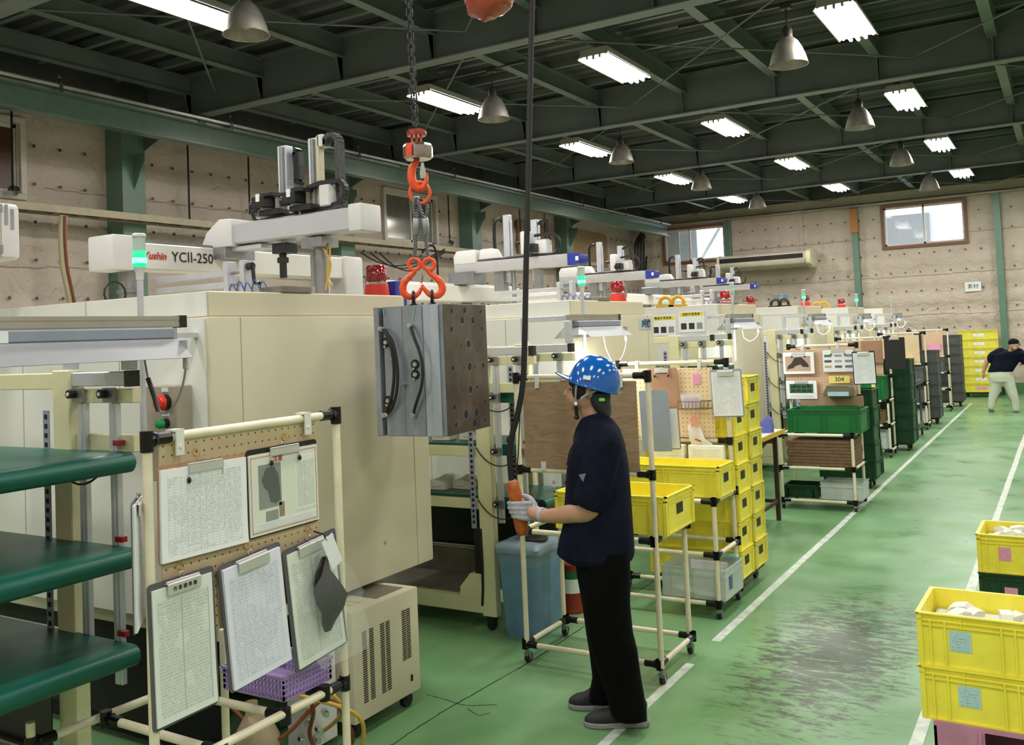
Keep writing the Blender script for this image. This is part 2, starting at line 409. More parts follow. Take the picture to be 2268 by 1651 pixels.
def copy_tree(o, loc=None, rz=None, label=None, group=None, parent=None):
    c = o.copy(); COL.objects.link(c)
    if parent is not None: c.parent = parent
    if loc is not None: c.location = loc
    if rz is not None: c.rotation_euler = (0, 0, rz)
    if label: c['label'] = label
    if group: c['group'] = group
    for ch in kids(o):
        d = ch.copy(); COL.objects.link(d); d.parent = c
        for g in kids(ch):
            e = g.copy(); COL.objects.link(e); e.parent = d
    return c
def text(body, size, m, loc, rot, parent=None, name='lettering', bold=False, ax='CENTER', ext=0.0006, shear=0.0):
    cu = bpy.data.curves.new('t', 'FONT'); cu.body = body; cu.size = size; cu.align_x = ax; cu.align_y = 'CENTER'; cu.extrude = ext; cu.shear = shear
    if bold: cu.offset = size * 0.02
    cu.resolution_u = 3
    t = bpy.data.objects.new('t', cu); COL.objects.link(t)
    dg = bpy.context.evaluated_depsgraph_get(); me = bpy.data.meshes.new_from_object(t.evaluated_get(dg))
    bpy.data.objects.remove(t); me.materials.clear(); me.materials.append(m); me.name = name
    o = bpy.data.objects.new(name, me); COL.objects.link(o); o.location = loc; o.rotation_euler = rot
    if parent is not None: o.parent = parent
    return o
FY = (pi / 2, 0, 0)            # text facing -Y
FX = (pi / 2, 0, pi / 2)       # text facing +X
def arc(c, r, a0, a1, u, v, n=10):
    c = Vector(c); u = Vector(u); v = Vector(v)
    return [c + u * (r * cos(a0 + (a1 - a0) * i / n)) + v * (r * sin(a0 + (a1 - a0) * i / n)) for i in range(n + 1)]
def bez(p0, p1, p2, p3, n=12):
    p0, p1, p2, p3 = map(Vector, (p0, p1, p2, p3)); out = []
    for i in range(n + 1):
        t = i / n; out.append(p0 * (1 - t) ** 3 + p1 * 3 * t * (1 - t) ** 2 + p2 * 3 * t * t * (1 - t) + p3 * t ** 3)
    return out
def catmull(pts, n=6):
    P = [Vector(p) for p in pts]; P = [P[0] * 2 - P[1]] + P + [P[-1] * 2 - P[-2]]; out = []
    for i in range(1, len(P) - 2):
        for k in range(n):
            t = k / n; a, b, c, d = P[i - 1:i + 3]
            out.append(0.5 * ((2 * b) + (c - a) * t + (2 * a - 5 * b + 4 * c - d) * t * t + (3 * b - a - 3 * c + d) * t ** 3))
    return out + [P[-2]]

# ------------------------------------------------------------------ the hall
XL, XR, YB, YF = -10.4, 5.2, 24.1, -4.2
ZR = 5.3
BEAMZ = 4.65
BEAMY = (-0.25, 3.75, 7.76, 11.76, 15.72, 19.7)
JX = [-0.56 - 1.225 * i for i in range(-4, 8)]
PITCH = 3.3

fl = MB(); fl.bb(XL - .3, XR + .3, YF - .3, YB + .3, -0.2, 0.0); struct('floor', fl, FLOOR, 'glossy green epoxy floor with scuffs along the aisle', smooth=0)
# white tape lines
for i, (x, w_, y0, y1) in enumerate(((-1.85, 0.05, 2.6, 4.80), (-1.845, 0.05, 5.2, 21.5), (-0.66, 0.055, 2.2, 21.5))):
    b = MB(); y = y0
    while y < y1:
        e = min(y1, y + 0.9); b.bb(x - w_ / 2 + random.uniform(-.003, .003), x + w_ / 2 + random.uniform(-.003, .003), y, e, 0.0, 0.0015); y = e
    struct('trim_%d' % (i + 1), b, LINEM, ('short worn white floor line by the standing worker', 'long white floor line along the carts', 'white floor line along the right side of the aisle')[i], smooth=0)
b = MB()
def crack(pts, w_=0.006):
    pts = catmull(pts, 5)
    for p, q in zip(pts, pts[1:]):
        b.beam((p[0] + random.uniform(-.004, .004), p[1], 0.0006), (q[0], q[1], 0.0006), w_ * random.uniform(.5, 1.3), 0.0016)
crack([(-2.68, 2.6), (-2.70, 3.31), (-2.70, 3.78), (-2.66, 4.53), (-2.66, 5.6), (-2.66, 7.5), (-2.66, 9.5)], 0.008)
crack([tuple(atZ(*p, 0)[:2]) for p in ((945, 1540), (985, 1550), (1030, 1563), (1100, 1562))], 0.005)
crack([tuple(atZ(*p, 0)[:2]) for p in ((1035, 1570), (1060, 1585), (1085, 1580))], 0.004)
struct('trim_4', b, CRACK, 'dark joint and cracks in the green floor', smooth=0)

def pin_wall(name, horiz, length, h, windows, label, posts=()):
    """quilted insulation: dimpled sheet with pins; horiz(u,z,d)->world, d out of the wall into the hall"""
    du, dz = 0.11, 0.112
    nu, nz = int(length / du), int(h / dz); vs = []; fs = []
    rnd = random.Random(3)
    off = [[rnd.uniform(-1, 1) for _ in range(nz + 1)] for _ in range(nu + 1)]
    for i in range(nu + 1):
        for j in range(nz + 1):
            u, z = length * i / nu, h * j / nz
            pin = (i % 3 == 1) and (j % 4 == 2)
            sag = 0.022 * cos(2 * pi * (j - 2) / 4 + pi) + 0.014 * cos(2 * pi * (i - 1) / 3 + pi)
            d = 0.03 + sag + 0.004 * off[i][j] + (-0.018 if pin else 0)
            if any(a - .1 < u < b_ + .1 and c - .1 < z < e + .1 for a, b_, c, e in windows): d = 0.03
            if any(abs(u - q_) < .30 for q_ in posts): d = 0.03
            vs.append(horiz(u, z, d))
    for i in range(nu):
        for j in range(nz):
            u, z = length * (i + .5) / nu, h * (j + .5) / nz
            if any(a < u < b_ and c < z < e for a, b_, c, e in windows): continue
            a = i * (nz + 1) + j; fs.append((a, a + nz + 1, a + nz + 2, a + 1))
    m = MB(); m.addf(vs, fs)
    o = m.build(name, WALLM, smooth=180); tag(o, label, None, None, 'structure')
    pins = MB(); seams = MB()
    for i in range(1, nu, 3):
        for j in range(2, nz, 4):
            u, z = length * i / nu, h * j / nz
            if any(a - .05 < u < b_ + .05 and c - .05 < z < e + .05 for a, b_, c, e in windows): continue
            p = Vector(horiz(u, z, 0.006)); q = Vector(horiz(u, z, 0.026)); pins.cyl(p, q, 0.014, n=6)
            pins.cyl(Vector(horiz(u, z, 0.022)), Vector(horiz(u, z, 0.028)), 0.022, n=6)
    for z in (0.95, 1.9, 2.85, 3.8):
        u = 0
        while u < length:
            e = min(length, u + 0.9)
            if not any(a < (u + e) / 2 < b_ and c < z < ee for a, b_, c, ee in windows):
                zz = z + rnd.uniform(-.02, .02); seams.beam(horiz(u, zz, 0.045), horiz(e, zz + rnd.uniform(-.01, .01), 0.045), 0.006, 0.008)
            u = e
    pins.build('insulation_pin', mat('dull_pin_steel', '#5d564f', .5, metal=.3), o)['kind'] = 'stuff'
    seams.build('sheet_seam', TRAY, o)['kind'] = 'stuff'
    return o
WB = [(-9.42, -7.72, 3.62, 4.52), (-3.75, -1.95, 3.58, 4.54)]
pin_wall('wall_back', lambda u, z, d: (XL + u, YB - d, z), XR - XL, ZR, [(a - XL, b - XL, c, d) for a, b, c, d in WB], 'beige quilted insulation wall at the far end with two windows')
WLs = [(13.0, 14.55, 3.6, 4.5), (4.6, 6.3, 3.68, 4.52)]
pin_wall('wall_left', lambda u, z, d: (XL + d, YF + u, z), YB - YF, ZR, [(a - YF, b - YF, c, d) for a, b, c, d in WLs], 'beige quilted insulation wall behind the machines', [q_ - YF for q_ in (3.7, 7.6, 11.65, 15.55, 19.6)])
b = MB(); b.bb(XR, XR + .2, YF, YB, 0, ZR); struct('wall_right', b, WALLM, 'plain beige wall on the right, out of view', smooth=0)
b = MB(); b.bb(XL, XR, YF - .2, YF, 0, ZR); struct('wall_front', b, WALLM, 'plain beige wall behind the camera', smooth=0)
# green skirting
b = MB(); b.bb(-2.5, XR, YB - .06, YB - .03, 0, 0.26); struct('baseboard_back', b, mat('green_skirting_paint', '#4b7d52', 0.5), 'green painted skirting at the foot of the far wall', smooth=0)

# roof deck: corrugated sheets, ribs run across the hall
b = MB(); y = YF; poly = []
while y < YB:
    poly += [(y, 0.0), (y + .09, 0.0), (y + .12, 0.06), (y + .21, 0.06)]; y += 0.24
top = [(poly[-1][0], 0.1), (YF, 0.1)]
vs = [(XL - .2, a, ZR - .06 + c) for a, c in poly] + [(XR + .2, a, ZR - .06 + c) for a, c in poly]; n_ = len(poly)
b.addf(vs, [(i, i + 1, n_ + i + 1, n_ + i) for i in range(n_ - 1)]); b.bb(XL - .3, XR + .3, YF - .3, YB + .3, ZR + .06, ZR + .12)
ceil = struct('ceiling', b, DECK, 'dark green corrugated roof deck on steel beams', smooth=0)

def ibeam(b, p, q, h, w_, tf=0.014, tw=0.01):
    p = Vector(p); q = Vector(q)   # p,q at bottom centre line
    up = Vector((0, 0, 1))
    b.beam(p + up * tf / 2, q + up * tf / 2, w_, tf); b.beam(p + up * (h - tf / 2), q + up * (h - tf / 2), w_, tf)
    b.beam(p + up * h / 2, q + up * h / 2, tw, h - 2 * tf)
for i, y in enumerate(BEAMY):
    b = MB(); ibeam(b, (XL + .3, y, BEAMZ), (XR, y, BEAMZ), 0.52, 0.17)
    for x in JX:
        b.bb(x - .005, x + .005, y - .08, y + .08, BEAMZ + .015, BEAMZ + .5)
    # haunch at the column end
    b.prism([(XL + .3, BEAMZ), (XL + 1.1, BEAMZ), (XL + .3, BEAMZ - .3)], (0, y - .005, 0), (1, 0, 0), (0, 0, 1), (0, 1, 0), 0.01)
    o = b.build('ceiling_beam', GSTEEL, ceil, smooth=0)
for i in range(len(BEAMY)):
    y0 = BEAMY[i] + .09; y1 = (BEAMY[i + 1] if i + 1 < len(BEAMY) else YB) - .09
    for x in JX:
        if x > XR - .2 or x < XL: continue
        b = MB(); ibeam(b, (x, y0 - .06, 4.93), (x, y1 + .06, 4.93), 0.22, 0.11, .009, .007)
        for yy, s_ in ((y0 - .08, 1), (y1 + .08, -1)):  # haunch stiffener down to the beam flange
            b.prism([(0, 4.93), (s_ * .11, 4.93), (0, 4.66)], (x - .005, yy, 0), (0, 1, 0), (0, 0, 1), (1, 0, 0), 0.01)
        b.build('ceiling_joist', GSTEEL, ceil, smooth=0)
    for a, c in ((-8.6, -5.0), (-5.0, -1.4), (-1.4, 2.2)):
        for s_ in (0, 1):
            b = MB(); b.cyl((a if s_ else c, y0, 4.86), (c if s_ else a, y1, 4.86), 0.011, n=6); b.build('roof_brace', GSTEEL, ceil)
# purlins under the deck
b = MB()
for y in [YF + .5 + 1.0 * i for i in range(28)]: b.bb(XL, XR, y - .03, y + .03, 5.15, 5.235)
b.build('roof_purlin', GSTEEL, ceil, smooth=0)['kind'] = 'stuff'
# girts on the far wall
b = MB(); ibeam(b, (XL, YB - .12, 4.70), (XR, YB - .12, 4.70), 0.2, 0.16); b.bb(XL, XR, YB - .22, YB - .05, 4.62, 4.66)
o = struct('trim_5', b, mat('cream_grey_girt', '#a9a690', 0.35, metal=.3), 'pale steel girt along the top of the far wall', smooth=0)
# columns
k_ = 6
for y, xf in ((7.6, -10.05), (11.65, -10.05), (15.55, -10.05), (19.6, -10.05), (3.7, -10.05)):
    b = MB(); b.bb(XL, xf, y - .17, y + .17, 0, BEAMZ)
    b.prism([(xf, 4.3), (xf + .22, 4.3), (xf + .22, 4.2), (xf, 3.85)], (0, y - .006, 0), (1, 0, 0), (0, 0, 1), (0, 1, 0), 0.012)
    struct('trim_%d' % k_, b, GCOL, 'green steel column on the left wall, number %d from the camera' % (1 + (3.7, 7.6, 11.65, 15.55, 19.6).index(y)), bevel=.004, smooth=0); k_ += 1
for i, x in enumerate((-1.28, -4.4, -7.6)):
    b = MB(); b.bb(x - .07, x + .07, YB - .2, YB, 0, 4.62); b.bb(x - .07, x + .07, YB - .21, YB - .2, 0, 4.62)
    struct('trim_%d' % k_, b, GCOL, 'slim green column on the far wall, %s' % ('right of the window', 'left of the window', 'beside the left window')[i], smooth=0); k_ += 1
b = MB(); b.bb(-4.49, -4.31, YB - .26, YB - .205, 3.98, 4.58); tag(b.build('wooden_board', mat('orange_brown_wood', '#b5793f', .6), bevel=.004), 'orange brown wooden board fixed on a green column of the far wall', 'board')

# crane runway on the left
b = MB(); p, q = Vector((-9.0, -1.0, 4.31)), Vector((-9.0, 23.2, 4.26)); ibeam(b, p, q, 0.26, 0.15, .016, .012)
RUNM = mat('runway_green_paint', '#4c6554', .28, var=.1)
run = tag(b.build('crane_runway', RUNM, smooth=0), 'long green runway beam of the crane below the roof on the left', 'crane rail')
b = MB(); b.beam(p + Vector((.02, 0, .285)), q + Vector((.02, 0, .285)), .045, .04); b.cyl(p + Vector((.10, 0, .32)), q + Vector((.10, 0, .32)), .026, n=10); b.build('rail_head', RAILM, run)
for y in (1.5, 3.6, 5.85, 8.15, 10.6, 13.1, 15.6, 18.0, 20.3, 22.5):
    b = MB(); b.bb(-8.93, -8.86, y - .02, y + .02, 4.54, 4.64); b.cyl((-8.89, y, 4.64), (-8.89, y, 4.78), .008, n=6); b.cyl((-8.89, y, 4.70), (-8.89, y, 4.73), .02, n=8)
    b.build('rail_clip', SILV, run)
for y in BEAMY[1:]:
    b = MB(); b.bb(-9.06, -8.94, y - .05, y + .05, 4.54, 4.66); b.build('support_hanger', RUNM, run, smooth=0)
b = MB(); b.bb(XL + .02, XL + .45, YF, YB, 4.66, 4.72); b.bb(XL + .42, XL + .45, YF, YB, 4.66, 5.2)
struct('trim_20', b, DECK, 'dark sheet added for shade along the top of the left wall', smooth=0)  # added sheet: shade on the upper wall put into a dark colour
b = MB(); b.bb(XL, XR, YB - .16, YB - .10, 4.90, 5.24); struct('trim_21', b, DECK, 'dark sheet added for shade above the far wall girt', smooth=0)  # added as well, its dark colour carries the shade over the girt

# bridge girder with the hoist (above the frame)
b = MB(); ibeam(b, (-8.7, 3.7, 4.22), (XR, 3.7, 4.22), 0.34, 0.16)
gird = tag(b.build('crane_bridge', GSTEEL, smooth=0), 'green crane bridge girder above the hanging mould', 'crane')

# cable tray on the left wall
b = MB(); z0 = 3.42
for xx in (-10.03, -9.78): b.bb(xx - .012, xx + .012, 1.0, 20.5, z0, z0 + .085)
tr = tag(b.build('cable_tray', TRAY, smooth=0), 'long ladder cable tray along the left wall', 'cable tray')
b = MB(); y = 1.05
while y < 20.4: b.bb(-10.03, -9.78, y - .014, y + .014, z0 + .01, z0 + .03); y += 0.30
b.build('tray_rung', TRAY, tr, smooth=0)['kind'] = 'stuff'
b = MB()
for k in range(9):
    x = -10.0 + .025 * k; b.tube([(x + .01 * sin(i * 1.7 + k), 1.0 + i * 0.65, z0 + .045 + .012 * sin(i + 2 * k)) for i in range(30)], .010, n=5)
b.build('cable', CABLE, tr)['kind'] = 'stuff'

# windows
def window(name, label, frame_rect, wall, mt, glass, mull=0.5, brown=True):
    a, b_, c, d = frame_rect; m = MB()
    def bx(u0, u1, z0, z1, d0, d1):
        if wall == 'back': m.bb(u0, u1, YB - d1, YB - d0, z0, z1)
        else: m.bb(XL + d0, XL + d1, u0, u1, z0, z1)
    for (u0, u1, z0, z1) in ((a - .05, b_ + .05, d - .01, d + .06), (a - .05, b_ + .05, c - .06, c + .01), (a - .05, a + .02, c, d), (b_ - .02, b_ + .05, c, d)): bx(u0, u1, z0, z1, -.12, .09)
    o = m.build(name, WINB if brown else WINW, bevel=.004); tag(o, label, None, None, 'structure')
    mid = a + (b_ - a) * mull
    for (u0, u1, dd) in ((a + .02, mid + .03, .02), (mid - .03, b_ - .02, -.02)):
        m = MB()
        for (x0, x1, z0, z1) in ((u0, u1, d - .06, d - .01), (u0, u1, c + .01, c + .06), (u0, u0 + .045, c, d - .01), (u1 - .045, u1, c, d - .01)): bx(x0, x1, z0, z1, dd, dd + .03)
        s_ = m.build('sash', WINW, o, bevel=.003)
        m = MB(); bx(u0 + .03, u1 - .03, c + .03, d - .03, dd + .012, dd + .018); m.build('pane', glass, s_, smooth=0)
    return o
window('window_1', 'right window in the far wall with a bright sky behind', WB[1], 'back', WALLM, GLASS)
window('window_2', 'left window in the far wall behind the robots', WB[0], 'back', WALLM, GLASS, mull=0.42)
window('window_3', 'white framed sliding window in the left wall behind the hanging ropes', WLs[0], 'left', WALLM, GLASSD, brown=False)
window('window_4', 'brown lit window at the left edge', WLs[1], 'left', WALLM, mat('reddish_inner_pane', '#5b3a28', .25), brown=False)
m = MB(); m.bb(XL - .3, XL - .15, 4, 15, 3, 5); tag(m.build('outer_wall', OUTB, smooth=0), 'dark blanked wall behind the left windows', None, None, 'structure')
# what stands outside
m = MB(); m.bb(-6.5, -2.98, 26.4, 27.0, 0, 4.58)
tag(m.build('neighbouring_building', OUTB, smooth=0), 'grey building outside the right far window', 'building', None, 'structure')
m = MB(); m.bb(-9.6, -8.6, YB + .25, YB + .3, 3.4, 4.7); m.box((-8.3, YB + .5, 4.1), (.08, .08, 1.4), Matrix.Rotation(.6, 3, 'Y')); m.bb(-9.55, -9.05, YB + .1, YB + .14, 3.5, 4.6)
tag(m.build('outside_panel', mat('pale_translucent_sheet', '#b9c3c2', .5), smooth=0), 'pale sheets and a slanting bar seen through the left far window', 'panel', None, 'structure')

# ------------------------------------------------------------------ ceiling lamps
def make_fluor():
    r = empty('fluorescent_light', '', 'light')
    b = MB(); b.bb(-.16, .16, -.6, .6, .06, .12); b.prism([(-.16, .06), (-.20, .02), (-.19, .02), (-.15, .06)], (0, -.6, 0), (1, 0, 0), (0, 0, 1), (0, 1, 0), 1.2)
    b.prism([(.16, .06), (.20, .02), (.19, .02), (.15, .06)], (0, -.6, 0), (1, 0, 0), (0, 0, 1), (0, 1, 0), 1.2)
    for y in (-.45, .45): b.cyl((0, y, .12), (0, y, .19), .012, n=6)
    b.build('housing', FIXW, r, smooth=0)
    tb = MB(); tb.cyl((0, -.59, 0), (0, .59, 0), .018, n=8); me = tb.mesh('tube', TUBE)
    for i in range(5):
        a = (i - 2) / 2; o = link('tube', me, r, (a * .15, 0, .045 - .035 * (1 - a * a)))
    for s_ in (-1, 1):
        cb = MB(); cb.bb(-.165, .165, s_ * .595 - .007, s_ * .595 + .007, .04, .07)
        for i in range(5):
            a = (i - 2) / 2; x = a * .15; z = .045 - .035 * (1 - a * a); cb.bb(x - .012, x + .012, s_ * .595 - .008, s_ * .595 + .008, z - .012, .065)
        cb.build('lamp_holder', FIXW, r, smooth=0)
    return r
fl0 = make_fluor(); used = False
names = {-6.55: 'left', -4.22: 'middle', -1.72: 'right', 0.8: 'far right'}
ords = ['nearest', 'second', 'third', 'fourth', 'fifth']
for x in (-6.55, -4.22, -1.72, 0.8):
    for i, y in enumerate((5.5, 9.57, 13.5, 17.4, 21.15)):
        if x == 0.8 and i < 3: continue
        xx = x - (.0 if i else -.12)
        lab = '%s fluorescent tube light of the %s row under the roof' % (ords[i], names[x])
        if not used: fl0.location = (xx, y, 4.74); fl0['label'] = lab; fl0['group'] = 'fluorescent lights under the roof'; used = True
        else: copy_tree(fl0, (xx, y, 4.74), None, lab, 'fluorescent lights under the roof')
def make_hibay():
    r = empty('high_bay_lamp', '', 'lamp')
    b = MB(); prof = [(.045, .27), (.06, .265), (.10, .225), (.135, .16), (.165, .08), (.185, 0.0), (.19, -.002), (.181, .0), (.16, .08), (.13, .158), (.095, .22), (.05, .25)]
    b.lathe((0, 0, 0), prof, 28, caps=False); b.build('reflector', HIBAY, r)
    b = MB(); b.lathe((0, 0, .26), [(.05, 0), (.052, .08), (.035, .11), (.015, .13)], 14); b.cyl((0, 0, .38), (0, 0, .57), .010, n=8); b.bb(-.05, .05, -.04, .04, .55, .6); b.bb(-1.10, .45, -.02, .02, .585, .62); b.build('lamp_neck', mat('dark_lamp_neck', '#4c4b45', .5, metal=.4), r)
    b = MB(); b.lathe((0, 0, .05), [(.02, .15), (.05, .08), (.045, .01), (.01, -.01)], 12); b.build('bulb', GLASSD, r)
    return r
hb = make_hibay(); first = True
for x, nm in ((-5.6, 'left'), (-2.2, 'right')):
    for i, y in enumerate((5.33, 9.12, 12.72, 16.25, 19.8)):
        if nm == 'right' and i == 0: continue
        lab = '%s bell-shaped high bay lamp of the %s row, unlit' % (ords[i], nm)
        z = 4.35 - (.02 if i else .01)
        if first: hb.location = (x, y, z); hb['label'] = lab; hb['group'] = 'high bay lamps'; first = False
        else: copy_tree(hb, (x, y, z), None, lab, 'high bay lamps')

# ------------------------------------------------------------------ moulding machine enclosures, five bays
BAY = ['first bay from the camera', 'second bay from the camera', 'third bay from the camera', 'fourth bay from the camera', 'fifth bay from the camera', 'sixth bay by the far wall']
MX = -3.05
def machine(k):
    y0 = 2.65 + PITCH * k; y1 = y0 + 1.50
    r = thing('moulding_machine', ('large cream moulding machine enclosure in the ' + BAY[k]), 'machine', (MX - 2.6, y0 + .75, 0), 'cream moulding machines along the left of the aisle')
    b = MB(); x0 = MX - 5.4
    b.bb(x0, MX, y0, y1, .60, 1.935); b.build('enclosure', PAINT, r, bevel=.012, seg=2, smooth=40)
    b = MB(); b.bb(x0 + .04, MX - .035, y0 + .035, y1 - .13, 1.935, 2.045); b.build('top_cover', PAINT, r, bevel=.006, smooth=0)
    b = MB(); b.bb(x0, MX - .02, y0 - .012, y0 - .001, .66, 1.925); b.build('lit_side_panel', PANEL, r, smooth=0)  # same cream paint made whiter: light falling on this side is in the colour
    b = MB(); b.bb(x0 + .1, MX - .045, y0 + .023, y0 + .033, 1.938, 2.04); b.build('lit_side_panel', PANEL, r, smooth=0)
    b = MB()
    for x in (-3.62, -4.35, -5.2, -6.1): b.bb(x - .002, x + .002, y0 - .0135, y0 - .012, .66, 1.925)
    for x in (-3.9, -4.9): b.bb(x - .002, x + .002, y0 + .0215, y0 + .023, 1.94, 2.04)
    for y in (y0 + .17, y1 - .14): b.bb(MX - .001, MX + .0015, y - .002, y + .002, .61, 1.93)
    b.build('panel_seam', SEAM, r, smooth=0)['kind'] = 'stuff'
    b = MB(); b.bb(x0 + .2, MX - .6, y0 + .12, y1 - .12, .12, .60); b.bb(x0 + .1, MX - .35, y0 + .2, y0 + .32, 0, .60); b.bb(x0 + .1, MX - .35, y1 - .32, y1 - .2, 0, .6)
    b.build('underframe', DKBASE, r, smooth=0)
    if k == 0:
        b = MB(); b.cyl((MX, 3.74, .78), (MX + .004, 3.74, .78), .010, n=8); b.build('small_dent', SEAM, r)
    return r
for k in range(6): machine(k)
# small text plate on machine two
o = thing('number_plate', 'blue and white machine number plate on the second enclosure', 'sign', (MX + .004, 7.26, 1.85))
b = MB(); b.bb(MX - .002, MX + .004, 7.13, 7.39, 1.81, 1.90); b.build('plate', mat('pale_blue_sign', '#b9c6d4', .5), o, smooth=0)
text('3号機', .075, mat('navy_ink', '#1c2f5c', .6), (.0045, .0, .005), FX, o, bold=True)

# ------------------------------------------------------------------ beacons and signal towers on the machines
def make_beacon():
    r = empty('warning_beacon', '', 'beacon')
    b = MB(); b.lathe((0, 0, 0), [(.066, 0), (.068, .01), (.062, .065)], 24); b.build('base', REDB, r)
    b = MB(); b.lathe((0, 0, .064), [(.062, 0), (.063, .012), (.058, .018)], 24); b.build('band', SILV, r)
    b = MB(); b.lathe((0, 0, .078), [(.058, 0), (.060, .02), (.056, .075), (.048, .088), (.02, .092)], 24); b.build('lens', REDL, r)
    return r
bc = make_beacon()
bl = [((-3.20, 3.93, 2.046), 'red rotating warning beacon on the nearest machine, left of the hanging mould'), (None, None), ((-3.16, 7.35, 2.046), 'red warning beacon on top of the second machine')]
bc.location = bl[0][0]; bc['label'] = bl[0][1]; bc['group'] = 'red beacons on the machines'
def on_top(px, y): return Vector((atY(px, 690, y).x, y, 2.046))
for px, y, lab in ((1393, 7.0, 'red warning beacon on the second machine, right of the green signal light'), (1608, 10.3, 'red warning beacon on the third machine beside a white lamp pole'), (1663, 12.66, 'small red warning beacon right of the third machine pole'),
                   (1785, 13.6, 'red warning beacon behind the fourth green signal light'), (1865, 17.0, 'farthest red warning beacon before the beige wall')):
    p = on_top(px, y); copy_tree(bc, (min(p.x, MX - .12), y, 2.046), None, lab, 'red beacons on the machines')
o = thing('blue_box', 'small dark blue box beside the nearest red beacon', 'box', (-3.19, 4.08, 2.0))
b = MB(); b.bb(-3.23, -3.15, 4.03, 4.13, 1.936, 2.13); b.build('body', ROBB, o, bevel=.004)

def tower(y, x, lit, lab):
    r = thing('signal_tower', lab, 'signal light', (x, y, 1.90), 'signal towers along the machines')
    b = MB(); b.cyl((x, y, 1.45), (x, y, 2.10), .0125, n=12); b.build('pole', ALU, r)
    k_ = max(0, min(5, round((y - 3.4) / PITCH))); ym = 2.70 + PITCH * k_ if y < 2.66 + PITCH * k_ else min(y, 4.1 + PITCH * k_)
    b = MB(); b.beam((x, y, 1.86), (min(x, MX - .03) if ym == y else x - .02, ym, 1.86), .03, .02, up=(0.01, 0, 1)) if (ym != y or x > MX) else b.cyl((x, y, 1.5), (x, y, 1.52), .03); b.build('mounting_bracket', ALU, r)
    b = MB(); b.lathe((x, y, 2.08), [(.014, 0), (.016, .03), (.024, .05)], 16); b.build('collar', ROBW, r)
    b = MB(); b.lathe((x, y, 2.13), [(.024, 0), (.026, .004), (.026, .06), (.024, .064)], 20); b.build('lit_lens', GLOW if lit else LENS, r)
    if lit: b = MB(); b.lathe((x, y, 2.145), [(.0265, 0), (.0272, .012), (.0265, .022)], 20, caps=False); b.build('bright_core', GLOWW, r)
    b = MB(); b.lathe((x, y, 2.194), [(.0235, 0), (.0235, .055)], 20); b.build('upper_lens', LENS, r)
    b = MB(); b.lathe((x, y, 2.249), [(.026, 0), (.027, .008), (.022, .014)], 20); b.build('cap', ROBW, r)
tower(2.36, -3.10, True, 'signal tower with a green light in front of the nearest robot beam')
for px, y, lit, lab in ((1290, 5.75, True, 'green signal tower light behind the second work lamp'), (1622, 9.35, False, 'unlit signal tower on a white pole in the third bay'),
                        (1780, 12.7, True, 'green signal tower light under the wall air conditioner'), (1897, 16.1, True, 'green signal tower light before the green wall column'), (1973, 19.2, False, 'thin unlit signal tower in the last bay')):
    x = atY(px, 660, y).x
    tower(y, x, lit, lab)

